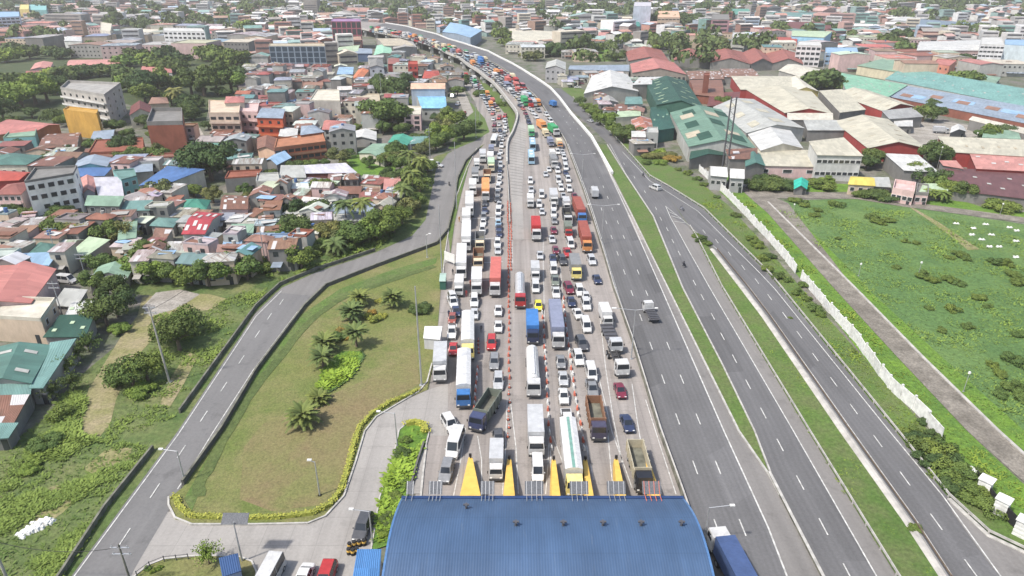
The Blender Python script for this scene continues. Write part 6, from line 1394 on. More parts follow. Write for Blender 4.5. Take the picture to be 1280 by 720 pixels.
b('warehouse', [(951, 188), (1003, 185), (985, 159), (934, 166)], 5.3, ('gy', 2.2), 'white', 'creamw', 'white gabled roof joined in front of the grey and cream warehouse', 'warehouse')
b('warehouse', [(941, 207), (1030, 209), (1016, 190), (938, 188)], 4.0, MO, 'cream', 'pinkw', 'long beige roof with pink wall facing the green field', 'warehouse', nf=1, nx=3, ww=3)
b('warehouse', [(1022, 194), (1078, 195), (1054, 174), (1012, 179)], 9, MO, 'cream', 'white', 'white two storey office with beige roof and a window band', 'office building', nf=2, nx=8, ww=1.5, wh=1.1)
b('warehouse', [(1085, 185), (1157, 185), (1110, 149), (1043, 152)], 5.3, ('gy', 2.4), 'cream', 'redw', 'big cream gabled roof with maroon end wall', 'warehouse')
b('warehouse', [(1184, 190), (1300, 197), (1296, 179), (1173, 174)], 5.3, ('mono', 1.0), 'cream', 'redw', 'long cream roof with red walls at the right edge', 'warehouse')
b('warehouse', [(1221, 211), (1300, 215), (1300, 195), (1212, 192)], 4.6, MO, 'pinkroof', 'redw', 'faded pink red roof with pale patches at the right edge', 'warehouse')
b('warehouse', [(1192, 238), (1310, 252), (1290, 215), (1180, 213)], 3.3, MO, (.13, .06, .06), 'dconc', 'wide dark maroon roof with pale scraps behind the round bush', 'warehouse', rm='roof')
b('shed', [(1130, 213), (1172, 215), (1147, 196), (1106, 194)], 5, MO, 'white', 'dconc', 'plain white slanted roof below the cream gabled roof', 'shed')
b('shed', [(1180, 207), (1203, 211), (1194, 203), (1175, 203)], 4.5, MO, 'pinkroof', 'dconc', 'small pale pink roof beside the plain white roof', 'shed')
b('warehouse', [(926, 112), (992, 114), (1000, 98), (914, 98)], 5.3, ('mono', 1.2), 'cream', 'redw', 'cream roof with red brick end beside the old brick plant', 'warehouse')
b('warehouse', [(981, 141), (1040, 142), (1012, 112), (933, 112)], 5.3, ('gy', 2.2), 'cream', 'redw', 'wide cream roof with low dark red gable end', 'warehouse')
b('warehouse', [(990, 115), (1023, 114), (1002, 100), (985, 100)], 5.3, ('gy', 2.4), 'creamw', 'yellow', 'cream roof with yellow gable end left of the round tree', 'warehouse')
b('warehouse', [(1050, 141), (1082, 137), (1052, 114), (1024, 116)], 4.6, ('mono', 1.0), 'cream', 'dconc', 'cream shed roof below the big round tree', 'warehouse')
b('warehouse', [(1104, 139), (1143, 133), (1087, 113), (1044, 117)], 4.6, ('gy', 2.4), 'cream', 'redw', 'long cream roof with small red gable beside the grey sheds', 'warehouse')
b('shed', [(1112, 149), (1153, 146), (1140, 136), (1103, 140)], 5, MO, 'grey', 'dconc', 'grey flat shed roof by the factory yard', 'shed')
b('shed', [(1010, 163), (1056, 163), (1046, 152), (1005, 152)], 5, MO, 'lgrey', 'dconc', 'pale grey flat roof between two cream roofs', 'shed')
b('shed', [(985, 150), (1040, 150), (1040, 143), (985, 143)], 5, MO, 'creamw', 'dconc', 'narrow cream awning below the dark red gable', 'shed')
b('warehouse', [(974, 88), (1001, 96), (1029, 88), (994, 80)], 5.3, ('gx', 1.8), 'creamw', 'conc', 'small cream white gabled roof left of the big round tree', 'warehouse')
b('warehouse', [(1107, 99), (1300, 137), (1300, 121), (1128, 89)], 4.6, ('mono', 2.6), (.16, .31, .28), 'lgrey', 'very long turquoise roof crossing to the right edge', 'warehouse', nf=1, nx=24, ww=4, wh=1.5)
b('warehouse', [(1058, 112), (1109, 122), (1133, 109), (1047, 93)], 4.6, ('mono', 1.2), (.19, .37, .26), 'lgrey', 'light green roof left of the very long turquoise roof', 'warehouse')
b('warehouse', [(1112, 121), (1300, 158), (1300, 140), (1135, 111)], 4.0, ('mono', 1.4), 'greyblue', 'brick', 'long patched roof with brick wall and white pilasters', 'warehouse')
b('shed', [(1212, 150), (1290, 170), (1290, 164), (1216, 147)], 4.5, MO, 'creamw', 'dconc', 'long narrow cream awning below the brick wall', 'shed')
b('shed', [(1228, 172), (1275, 174), (1270, 161), (1232, 160)], 4, MO, 'lgreen', 'dconc', 'dull green roof at the right edge behind two trees', 'shed')
b('warehouse', [(1072, 82), (1120, 90), (1155, 84), (1104, 75)], 5.9, ('mono', 1.0), 'lgreen', (.52, .47, .34), 'green roofed hall with cream side wall', 'warehouse')
b('warehouse', [(1186, 97), (1240, 110), (1250, 98), (1200, 90)], 3.3, MO, 'lgreen', 'dconc', 'pale green roof behind the turquoise roof', 'warehouse')
for i, q in enumerate(([(888, 78), (938, 80), (928, 65), (882, 66)], [(939, 80), (966, 79), (955, 64), (928, 66)], [(966, 79), (1004, 80), (998, 67), (956, 67)], [(843, 75), (887, 77), (880, 66), (842, 66)], [(786, 76), (838, 79), (826, 62), (782, 65)])):
    b('warehouse', q, 5, ('gy', 3.6), 'redroof', 'dconc', ['old warehouse with red gabled roof, widest of the red row', 'old red gabled warehouse in the middle of the red row', 'old red gabled warehouse at the right end of the red row', 'low red gabled warehouse left of the widest one', 'cluster of broken red roofs behind the salmon gabled warehouse'][i], 'warehouse')
b('warehouse', [(868, 118), (905, 122), (902, 100), (862, 100)], 4.6, X2, 'rust', 'brick', 'old rusty brick plant behind the dark green roof', 'warehouse')
b('warehouse', [(884, 133), (922, 130), (925, 116), (888, 118)], 4.0, MO, 'maroon', 'brick', 'dark red brick shed between plant and grey warehouse', 'warehouse')
b('warehouse', [(862, 99), (905, 99), (900, 90), (858, 90)], 4.0, MO, 'rust2', 'dconc', 'low brown roofs behind the old brick plant', 'warehouse', rm='roof_rusty')
b('warehouse', [(905, 96), (950, 98), (940, 86), (900, 86)], 4.6, X2, 'rust2', 'dconc', 'brown roof left of the cream roofs', 'warehouse', rm='roof_rusty')
b('chimney', [(880, 95), (887, 95), (887, 92), (880, 92)], 14, FL, 'brick', 'brick', 'short square brick stack above the old plant', 'stack')
b('building', [(996, 57), (1027, 58), (1025, 52), (998, 52)], 15, FL, 'white', (.62, .60, .60), 'white five storey block with dark windows', 'building', nf=4, nx=5, ww=2.6, wh=1.8)
b('building', [(1032, 67), (1073, 67), (1071, 60), (1032, 60)], 8, FL, 'lblue', (.32, .45, .60), 'blue and white long low building beside the white block', 'building', nf=2, nx=8, ww=3.4)
b('building', [(960, 53), (996, 56), (996, 47), (962, 46)], 9, X2, 'red', (.58, .48, .32), 'cream building with dark red roof left of the white block', 'building')
b('building', [(990, 45), (1030, 47), (1040, 40), (990, 39)], 12, MO, 'pgreen', (.28, .50, .66), 'light green roof over a sky blue side wall', 'building')
b('building', [(1146, 63), (1226, 63), (1226, 50), (1150, 52)], 9, X2, 'white', (.45, .33, .32), 'long white roofed hall with dark arcaded upper storey', 'building', nf=1, nx=16, ww=3.2, wh=3)
b('building', [(1140, 70), (1228, 71), (1228, 66), (1144, 65)], 5, MO, 'white', (.58, .52, .50), 'long white lower wing of the arcaded hall', 'building')
b('building', [(1226, 56), (1256, 57), (1251, 47), (1227, 47)], 16, FL, 'white', (.60, .60, .60), 'white multi storey tower beside the pale blue box', 'building', nf=5, nx=6, ww=2.4)
b('building', [(1256, 56), (1310, 59), (1310, 50), (1256, 50)], 14, FL, 'lblue', (.52, .60, .64), 'blank pale blue box at the right edge', 'building')
b('building', [(1166, 80), (1187, 83), (1196, 76), (1172, 74)], 9, FL, 'salmon', (.55, .24, .17), 'salmon pink walled block behind the turquoise roof', 'building', nf=2, nx=3)
b('warehouse', [(1112, 30), (1226, 39), (1222, 30), (1135, 24)], 5.9, ('mono', 1.0), (.16, .21, .26), 'conc', 'very long dark blue grey roof in the far right distance', 'warehouse')
b('warehouse', [(1112, 26), (1140, 28), (1150, 23), (1124, 21)], 7.9, G2, 'white', 'lgrey', 'bright white gabled roof at the end of the dark blue grey one', 'warehouse')
b('warehouse', [(640, 52), (692, 54), (702, 40), (640, 36)], 5.3, X2, (.50, .47, .38), 'conc', 'wide flat cream warehouses right of the highway bend', 'warehouse')
b('warehouse', [(747, 48), (798, 49), (795, 41), (749, 40)], 5.3, X2, 'pinkroof', 'beige', 'long pink roof in the upper middle distance', 'warehouse')
b('building', [(792, 8), (814, 8), (814, 3), (793, 3)], 26, FL, 'lilac', (.50, .52, .60), 'pale blue white high block at the top centre', 'building')
b('building', [(822, 22), (850, 22), (848, 14), (823, 14)], 14, FL, 'peach', (.50, .38, .28), 'peach stepped block in the far middle distance', 'building', nf=3, nx=6, ww=4)
b('building', [(889, 25), (912, 25), (911, 18), (890, 18)], 20, FL, 'dconc', (.38, .22, .24), 'maroon and white striped block in the far distance', 'building', nf=5, nx=1, ww=26, wh=1.8)
b('building', [(778, 33), (800, 33), (799, 27), (779, 27)], 8, HP, (.06, .24, .20), 'dconc', 'small dark teal hipped roof in the far middle', 'building')
b('building', [(914, 18), (938, 18), (936, 11), (914, 11)], 12, X2, (.10, .26, .20), 'conc', 'green roofed hall above the striped block', 'building')
b('building', [(915, 46), (932, 47), (932, 41), (916, 41)], 12, FL, 'white', 'lgrey', 'white banded block left of the brick red one', 'building', nf=3, nx=1, ww=24, wh=1.6)
b('building', [(965, 20), (1030, 22), (1026, 16), (966, 15)], 7, X2, 'teal', 'conc', 'long pale teal hall in the far right distance', 'warehouse')
b('building', [(983, 36), (1040, 38), (1036, 28), (984, 27)], 8, X2, 'maroon', (.30, .22, .20), 'long maroon hall in the right distance', 'warehouse')
# houses beside the frontage road
b('house', [(797, 166), (821, 163), (813, 148), (789, 150)], 4.5, G2, (.42, .16, .11), 'pinkw', 'orange red roofed house near the frontage road trees', rm='roof_rusty')
b('house', [(808, 167), (823, 167), (822, 160), (809, 160)], 6, FL, 'lgrey', 'lgrey', 'small white grey block house with one dark window', nf=1, nx=1)
b('house', [(770, 147), (800, 145), (800, 139), (773, 141)], 4.5, MO, 'pgreen', 'creamw', 'pale cream green roofed house beside the roadside trees')
b('house', [(781, 130), (803, 130), (801, 121), (783, 121)], 5, X2, 'teal', 'lgrey', 'pale teal roofed house in front of the white warehouse', nf=1, nx=3)
b('house', [(752, 129), (773, 128), (766, 122), (754, 122)], 5, G2, 'conc', 'conc', 'small grey gabled house in front of the white warehouse')
b('shack', [(770, 139), (785, 138), (783, 131), (768, 132)], 4, MO, 'rust', 'dconc', 'small rusty roof behind the roadside trees', 'shack', rm='roof_rusty')
b('gatehouse', [(889, 219), (909, 221), (906, 210), (887, 209)], 5, ('gx', 1.6), 'white', (.30, .30, .30), 'white gatehouse roof left of the twin mast base', 'gatehouse', nf=1, nx=3)
b('gatehouse', [(913, 222), (930, 223), (928, 213), (912, 212)], 5, ('gx', 1.6), 'white', (.34, .34, .34), 'white gatehouse roof right of the twin mast base', 'gatehouse', nf=1, nx=2)
b('house', [(1061, 230), (1093, 232), (1089, 222), (1065, 221)], 3.6, X2, (.52, .42, .10), 'beige', 'small beige house with yellow roof beside the field path', nf=1, nx=3)
b('shed', [(1092, 233), (1113, 234), (1110, 224), (1090, 224)], 3, MO, 'lgrey', 'dconc', 'low white grey roof right of the yellow roofed house', 'shed')
b('ruin', [(1115, 239), (1142, 244), (1144, 232), (1118, 228)], 3.4, FL, 'pinkw', 'pinkw', 'pinkish roofless ruin with open doorways by the field path', 'ruin', nf=1, nx=4, parapet=1.2)
b('ruin', [(1144, 244), (1160, 245), (1160, 234), (1146, 232)], 3, FL, 'dconc', 'pinkw', 'smaller broken concrete ruin right of the pinkish one', 'ruin', nf=1, nx=2, parapet=1.0)
b('tent', [(993, 236), (1008, 236), (1010, 227), (993, 226)], 2.2, G2, (.03, .38, .28), 'dconc', 'turquoise green tarpaulin tent at the top of the field', 'tent')
b('house', [(1150, 240), (1183, 239), (1184, 232), (1155, 232)], 3, MO, 'pgreen', 'dconc', 'pale green scrap roof right of the ruins', 'shack')
b('shed', [(1118, 158), (1140, 158), (1140, 152), (1118, 152)], 3.4, MO, 'white', 'dconc', 'white covered stack in the factory yard', 'shed')
b('shed', [(1188, 166), (1207, 164), (1204, 158), (1190, 159)], 3, G2, 'white', 'dconc', 'white tarpaulin roofs in the middle of the factory yard', 'shed')
NMAJ = len(LAND)
MAJ = list(LAND)
# ---- random fill of the dense quarters
def inside(pt, pg):
    x, y = pt; c = False; n = len(pg)
    for i in range(n):
        (x1, y1), (x2, y2) = pg[i], pg[i - 1]
        if (y1 > y) != (y2 > y) and x < (x2 - x1) * (y - y1) / (y2 - y1) + x1: c = not c
    return c
AUTO = []  # (obj, desc, x, y) to be labelled later
rf = random.Random(11)
RC = {'white': 'white', 'lgrey': 'pale grey', 'grey': 'grey', 'rust': 'rusty brown', 'rust2': 'faded brown', 'redroof': 'dull red', 'salmon': 'light red', 'teal': 'teal', 'green': 'green', 'lblue': 'pale blue', 'greyblue': 'grey blue', 'pinkroof': 'pinkish', 'conc': 'concrete grey', 'dconc': 'dark grey', 'cream': 'cream', 'dgreen': 'dark green', 'mint': 'mint', 'pgreen': 'pale green', 'orange': 'orange', 'blue': 'blue'}
def fill(pg, n, smin, smax, hs, cols, walls=('conc', 'lgrey', 'dconc', 'pinkw', 'creamw', 'beige'), shack=.3, gap=.74, ang=None):
    xs = [p[0] for p in pg]; ys = [p[1] for p in pg]; k = 0
    for _ in range(n * 40):
        if k >= n: break
        # uniform in world space inside the outline
        px, py = rf.uniform(min(xs), max(xs)), rf.uniform(min(ys), max(ys))
        if not inside((px, py), pg) or rf.random() > ((max(ys) + 38) / (py + 38)) ** 1.2 / ((max(ys) + 38) / (min(ys) + 38)) ** 1.2 + .35: continue
        w_, d_ = rf.uniform(smin, smax), rf.uniform(smin, smax); he = rf.choice(hs) * rf.uniform(.9, 1.1)
        g = W3(px, py, he); r_ = (w_ + d_) / 4
        if not free(g.x, g.y, r_ * gap): continue
        a = (ang if ang is not None else 0.0) + rf.uniform(-.25, .25) + rf.choice((0, 0, pi / 2))
        P_ = [Vector((g.x + x * cos(a) - y * sin(a), g.y + x * sin(a) + y * cos(a), he)) for x, y in ((-w_ / 2, -d_ / 2), (w_ / 2, -d_ / 2), (w_ / 2, d_ / 2), (-w_ / 2, d_ / 2))]
        if abs(a) > 1: P_ = [P_[3], P_[0], P_[1], P_[2]]
        rc = rf.choice(cols); rt = rf.choice([('gy', 1.1), ('gx', 1.1), ('mono', .5), ('mono', .4), ('hip', 1.1), ('flat', 0)]) if he > 4.5 else rf.choice([('mono', .4), ('gx', .8), ('mono', .3)])
        rusty = rf.random() < (.7 if rc in ('rust', 'rust2', 'lgrey', 'grey') else .2)
        col = tuple(v * rf.uniform(.85, 1.12) for v in C[rc])
        wl = rf.choice(walls); nf = 1 if he < 5 else 2 if he < 8.5 else 3
        near = py > 140
        o = bld('shack' if he < 4 else 'house', P_, he, rt[0], rt[1], col, C[wl], None, 'shack' if he < 4 else 'house', nf=nf, nx=(int(w_ // 3) if near or rf.random() < .5 else 0), ns=0, rm='roof_rusty' if rusty else 'roof', world=True, frame=False, over=.25, auto=True)
        kind = {'gy': 'gabled', 'gx': 'gabled', 'mono': 'sloping', 'hip': 'hipped', 'flat': 'flat'}[rt[0]]
        AUTO.append((o, f"{'patchy ' if rusty and rc in ('lgrey', 'grey') else ''}{RC[rc]} {kind} roof {'shack' if he < 4 else 'house' if nf < 3 else 'tall house'}", g.x, g.y)); k += 1
    return k
mix1 = ['lgrey', 'rust', 'rust2', 'grey', 'white', 'rust', 'rust', 'rust2', 'grey', 'lgrey', 'conc', 'greyblue', 'redroof', 'dconc', 'lgrey', 'conc', 'rust', 'teal', 'rust2', 'white']
fill([(325, 232), (350, 226), (445, 220), (503, 222), (503, 240), (480, 256), (405, 268), (380, 300), (330, 310), (320, 290), (325, 262)], 110, 3.5, 7.5, [3.2, 3.6, 5.5], mix1)
fill([(228, 262), (322, 262), (330, 310), (310, 322), (236, 325), (170, 330), (150, 312), (165, 296), (225, 297)], 80, 3.5, 7.5, [3.2, 3.4, 5.5], mix1)
fill([(0, 262), (100, 270), (110, 300), (20, 330), (0, 320)], 26, 3.5, 8, [3.4, 5, 6], mix1)
fill([(110, 225), (225, 235), (225, 262), (160, 290), (120, 275), (150, 245)], 30, 3.5, 8, [3.4, 5, 6.5], mix1)
fill([(60, 345), (120, 350), (105, 375), (70, 372)], 5, 5, 8, [3.2, 3.5], ['lgrey', 'white', 'rust2'])
fill([(305, 80), (490, 82), (505, 128), (432, 150), (430, 165), (360, 160), (355, 135), (325, 133), (305, 122)], 120, 6, 11, [5, 6, 7, 9, 10], ['lgrey', 'grey', 'white', 'rust2', 'rust', 'conc', 'dconc', 'conc', 'teal', 'redroof', 'greyblue', 'grey'])
fill([(483, 62), (560, 75), (575, 100), (553, 102), (520, 104), (505, 100), (480, 88)], 26, 7, 12, [5, 6, 8], mix1)
fill([(0, 176), (110, 196), (180, 198), (240, 190), (240, 205), (180, 205), (100, 200), (45, 205), (0, 192)], 14, 6, 11, [5, 6], mix1)
fill([(230, 150), (262, 150), (330, 178), (330, 205), (290, 205), (235, 165)], 10, 6, 11, [5, 6], mix1)
fill([(700, 88), (800, 92), (800, 118), (830, 170), (800, 178), (760, 140), (745, 118), (705, 100)], 26, 5, 10, [3.4, 5], mix1)
fill([(30, 24), (300, 30), (335, 40), (335, 60), (300, 58), (100, 58), (60, 50), (0, 48), (0, 28)], 34, 16, 30, [7, 9, 11], ['white', 'lgrey', 'pinkroof', 'greyblue', 'salmon', 'rust2', 'cream', 'conc'])
fill([(860, 44), (1000, 64), (1100, 75), (1240, 95), (1280, 85), (1280, 60), (1140, 45), (1040, 40), (960, 36), (880, 30)], 40, 14, 26, [6, 8, 11], ['white', 'lgrey', 'pinkroof', 'salmon', 'redroof', 'teal', 'rust2', 'cream', 'lgrey'])
fill([(650, 58), (720, 66), (790, 62), (860, 62), (860, 40), (700, 30), (650, 30)], 14, 14, 24, [6, 8], ['white', 'lgrey', 'pinkroof', 'rust2', 'cream'])
# ---- the distant city, one mass
dc = M(); rr = random.Random(5)
PAL = [(.30, .14, .11), (.33, .22, .17), (.18, .30, .27), (.50, .50, .49), (.60, .59, .57), (.36, .35, .34), (.34, .20, .17), (.45, .30, .27), (.25, .36, .34), (.35, .42, .50), (.52, .47, .38), (.27, .25, .23), (.62, .62, .62), (.55, .53, .50), (.40, .22, .18)]
corr = [(p.x, p.y) for p in lerp_line(dl + [], 25)] + [(p.x, p.y) for p in lerp_line(dr, 25)] + [(p.x, p.y) for p in lerp_line(bar_w, 25)]
cnt = 0
grid = {}
for a in OCC: grid.setdefault((int(a[0] // 60), int(a[1] // 60)), []).append(a)
def free2(x, y, r):
    i, j = int(x // 60), int(y // 60)
    return all((x - a) ** 2 + (y - b_) ** 2 > (r + c) ** 2 for di in (-1, 0, 1) for dj in (-1, 0, 1) for a, b_, c in grid.get((i + di, j + dj), ()))
def nearroad(x, y, m=34):
    return any(abs(x - a) < m and abs(y - b_) < m for a, b_ in corr)
y = 560.0
while y < 2900:
    st = 17 + (y - 560) * .012; x = -y * .82 - 40
    while x < y * .82 + 40:
        jx, jy = x + rr.uniform(-4, 4), y + rr.uniform(-5, 5); px, py = P(jx, jy)
        big = rr.random() < .045; w_ = rr.uniform(24, 55) if big else rr.uniform(9, 17) * (1 + (y - 560) / 3000); d_ = rr.uniform(14, 26) if big else rr.uniform(8, 15)
        patch = noise.noise(Vector((jx * .006, jy * .004, 3)))
        if patch > .24 or (jy > 900 and rr.random() < .12) or nearroad(jx, jy) or not free2(jx, jy, (w_ + d_) / 5) or (px < 300 and py > 58) or (py > 62 and 600 < px < 1000 and not big) or (1100 < px < 1145 and 48 < py < 74):
            x += st; continue
        h = rr.uniform(4, 8) if rr.random() < .72 else rr.uniform(9, 17)
        if rr.random() < .006: h = rr.uniform(16, 28); w_ = rr.uniform(14, 25)
        a = rr.uniform(-.3, .3) + .2 * noise.noise(Vector((jx * .002, jy * .002, 0))) * 5; wc = rr.choice(PAL + [(.55, .54, .52)] * 5); rc = rr.choice(PAL)
        f_ = rr.uniform(.85, 1.1); wc = tuple(v * f_ for v in wc)
        dc.box(-w_ / 2, w_ / 2, -d_ / 2, d_ / 2, 0, h, 0, col=wc, cx=jx, cy=jy, a=a)
        if h > 6.5:
            nfl = int(h // 3.3)
            for q in range(min(nfl, 5)): zz_ = (q + .35) * h / nfl; dc.box(-w_ * .44, w_ * .44, -d_ / 2 - .12, -d_ / 2 - .01, zz_, zz_ + 1.3, 0, col=(.08, .08, .09), cx=jx, cy=jy, a=a)
        if h < 14:
            e = .5; z0 = h + .02; ca, sa = cos(a), sin(a); T = lambda u, v, z: (jx + u * ca - v * sa, jy + u * sa + v * ca, z)
            rz = z0 + min(w_, d_) * rr.uniform(.05, .22); W_, D_ = w_ / 2 + e, d_ / 2 + e
            if rr.random() < .5:
                dc.face([T(-W_, -D_, z0), T(0, -D_, rz), T(0, D_, rz), T(-W_, D_, z0)], 0, col=rc); dc.face([T(0, -D_, rz), T(W_, -D_, z0), T(W_, D_, z0), T(0, D_, rz)], 0, col=rc); dc.face([T(-W_, -D_, z0), T(W_, -D_, z0), T(0, -D_, rz)], 0, col=wc)
            else:
                dc.face([T(-W_, -D_, z0), T(W_, -D_, z0), T(W_, 0, rz), T(-W_, 0, rz)], 0, col=rc); dc.face([T(-W_, 0, rz), T(W_, 0, rz), T(W_, D_, z0), T(-W_, D_, z0)], 0, col=rc)
        cnt += 1; x += max(st, w_ * .85)
    y += 15 + (y - 560) * .014
print('far city', cnt)
tag(ob('distant_city', dc.mesh('distant_city', ['city_mix'])), 'dense mass of tiny rooftops filling the hazy distance', 'cityscape', kind='stuff')

# skylights, patches and vents on the big roofs
def roof_bits(frag, col, n, along_=True, sz=(1.0, 3.2), nm='skylight'):
    for o in COL.objects:
        if o.get('label') and frag in o['label']:
            ro = [c for c in o.children if c.name.startswith('roof')][0]; me = ro.data; fs = sorted([p for p in me.polygons if p.normal.z > .5], key=lambda p: -p.area)[:2]
            for f in fs:
                vs = [me.vertices[i].co for i in f.vertices]
                if len(vs) != 4: continue
                a, b_, c_, d = vs
                for k in range(n):
                    u, v = (k + .5) / n, rr8.uniform(.25, .75); p = a.lerp(b_, u).lerp(d.lerp(c_, u), v); e1 = (b_ - a).normalized(); e2 = (d - a).normalized(); w1, w2 = sz[0] / 2, sz[1] / 2; up = Vector((0, 0, .06))
                    mm = M(); q = [p - e1 * w1 - e2 * w2 + up, p + e1 * w1 - e2 * w2 + up, p + e1 * w1 + e2 * w2 + up, p - e1 * w1 + e2 * w2 + up]; q2 = [x + up for x in q]; 
                    if (q[1] - q[0]).cross(q[2] - q[1]).z < 0: q = q[::-1]; q2 = q2[::-1]
                    mm.prism(q, q2, 0); ob(nm, mm.mesh(nm, ['roof_flat']), ro, color=C[col] if isinstance(col, str) else col)
rr8 = random.Random(8)
roof_bits('dark green gabled roof and skylights', 'pgreen', 9)
roof_bits('faded light green factory', 'tan', 2, sz=(9, 6), nm='roof_patch'); roof_bits('faded light green factory', 'dgreen', 3, sz=(11, 5.5), nm='roof_patch')
roof_bits('dark green annex', 'lgreen', 4)
roof_bits('big cream gabled roof', 'tan', 5, sz=(.7, 3)); roof_bits('wide cream roof with low', 'tan', 5, sz=(.7, 3)); roof_bits('long cream roof with small', 'tan', 6, sz=(.7, 3)); roof_bits('long cream roof with red walls', 'tan', 6, sz=(.8, 3))
roof_bits('faded pink red roof', 'white', 5, sz=(1.4, 1.6), nm='roof_patch'); roof_bits('wide dark maroon', 'lgrey', 8, sz=(1.2, 1.5), nm='roof_patch')
roof_bits('very long turquoise', 'lgrey', 14, sz=(1.2, 2.5)); roof_bits('light green roof left of', 'lgrey', 8, sz=(1.0, 2)); roof_bits('long patched roof', 'rust2', 5, sz=(7, 8), nm='roof_patch'); roof_bits('long patched roof', 'lblue', 3, sz=(12, 9), nm='roof_patch')
roof_bits('widest of the red row', 'rust', 5, sz=(2, 4), nm='roof_patch'); roof_bits('salmon gabled warehouse', 'rust', 3) ; roof_bits('salmon red gabled', 'pinkroof', 6, sz=(2, 4), nm='roof_patch'); roof_bits('bright white gabled roof', 'lgrey', 6, sz=(.8, 3)); roof_bits('large grey and cream', 'cream', 3, sz=(8, 6), nm='roof_patch')
roof_bits('large faded teal green', 'lgrey', 2, sz=(1.0, 2.2)); roof_bits('dark green lean-to', 'pgreen', 3, sz=(.8, 1.0)); roof_bits('bright red roof patched', 'white', 4, sz=(.9, 3.2), nm='roof_patch'); roof_bits('pinkish two storey house with rusty', 'white', 3, sz=(.8, 1.6), nm='roof_patch')
print('houses', sum(1 for o in COL.objects if o.get('category') == 'house'), 'shacks', sum(1 for o in COL.objects if o.get('category') == 'shack'))
# ================================================================ TREES AND PLANTS
rt = random.Random(21)
def leaf(mm, p, n, s, tone):
    n = n.normalized(); u = n.orthogonal().normalized(); w = n.cross(u); a = rt.uniform(0, 2 * pi); u2 = u * cos(a) + w * sin(a); w2 = n.cross(u2)
    mm.face([p - u2 * s, p - w2 * s * .7, p + u2 * s, p + w2 * s * .7], 0, tone=tone)
def sph():
    while True:
        v = Vector((rt.uniform(-1, 1), rt.uniform(-1, 1), rt.uniform(-1, 1)))
        if .05 < v.length < 1: return v.normalized()
def crown(r, h, nb, nl, s, flat=.75, seed=0, core=True):
    """uneven crown built of leaf clumps; base of the crown at z = 0"""
    rt.seed(seed); mm = M(); blobs = []
    for i in range(nb):
        a = rt.uniform(0, 2 * pi); d = r * .72 * sqrt(rt.random()); z = h * (.28 + .55 * rt.random() * (1 - (d / r) ** 2 * .7)); br = r * rt.uniform(.26, .44)
        blobs.append((Vector((cos(a) * d, sin(a) * d, z)), br, rt.uniform(-.22, .22)))
    for c, br, tb in blobs:
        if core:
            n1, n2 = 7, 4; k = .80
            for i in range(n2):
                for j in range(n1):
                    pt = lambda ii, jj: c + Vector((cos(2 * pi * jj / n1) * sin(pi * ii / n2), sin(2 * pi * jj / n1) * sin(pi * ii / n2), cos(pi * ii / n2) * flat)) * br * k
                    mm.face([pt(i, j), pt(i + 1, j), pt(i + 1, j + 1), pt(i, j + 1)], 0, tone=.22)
    per = nl // nb
    for c, br, tb in blobs:
        for _ in range(per):
            v = sph(); 
            if v.z < -.55: v.z *= -1
            q = c + Vector((v.x, v.y, v.z * flat)) * br * rt.uniform(.82, 1.10)
            leaf(mm, q, v + sph() * .75, s * rt.uniform(.6, 1.25), min(1, max(0, .42 + tb + rt.uniform(-.22, .28))))
    return mm.mesh('crown', ['foliage'])
def trunk_mesh(h, r, spread, seed):
    rt.seed(seed); mm = M(); mm.tube((0, 0, 0), (0, 0, h), r, r * .65, 8)
    for i in range(5):
        a = i * 1.26 + rt.uniform(-.3, .3); mm.tube((0, 0, h * .92), (cos(a) * spread, sin(a) * spread, h + spread * rt.uniform(.6, 1)), r * .5, r * .2, 5)
    return mm.mesh('trunk', ['bark'])
CROWN = [crown(1, 1.15, 15, 3000, .062, seed=31), crown(1, 1.0, 19, 3400, .058, seed=32), crown(1, 1.3, 13, 2800, .06, seed=33), crown(1, .9, 22, 3600, .056, flat=.65, seed=34), crown(1, 1.1, 11, 1500, .075, seed=35, core=False)]
LOOSE = crown(1, 1.15, 16, 3000, .050, seed=36, core=False)
CROWN_FAR = [crown(1, 1.05, 11, 800, .11, seed=41), crown(1, .95, 13, 800, .11, seed=42)]
TR = [trunk_mesh(1, .11, .45, 51), trunk_mesh(1, .09, .5, 52)]
def feather(seed):
    rt.seed(seed); mm = M()
    for i in range(46):
        a = rt.uniform(0, 2 * pi); e = rt.uniform(.1, 1.4); L = rt.uniform(.6, 1.05); p = Vector((0, 0, .25)); d = Vector((cos(a) * cos(e), sin(a) * cos(e), sin(e)))
        for k in range(22):
            q = p + d * L * k / 22 + Vector((0, 0, -.2 * (k / 22) ** 2)); 
            for _ in range(2): leaf(mm, q + sph() * .08, sph(), .045, rt.uniform(.3, 1))
    return mm.mesh('crown', ['foliage'])
FEA = feather(61)
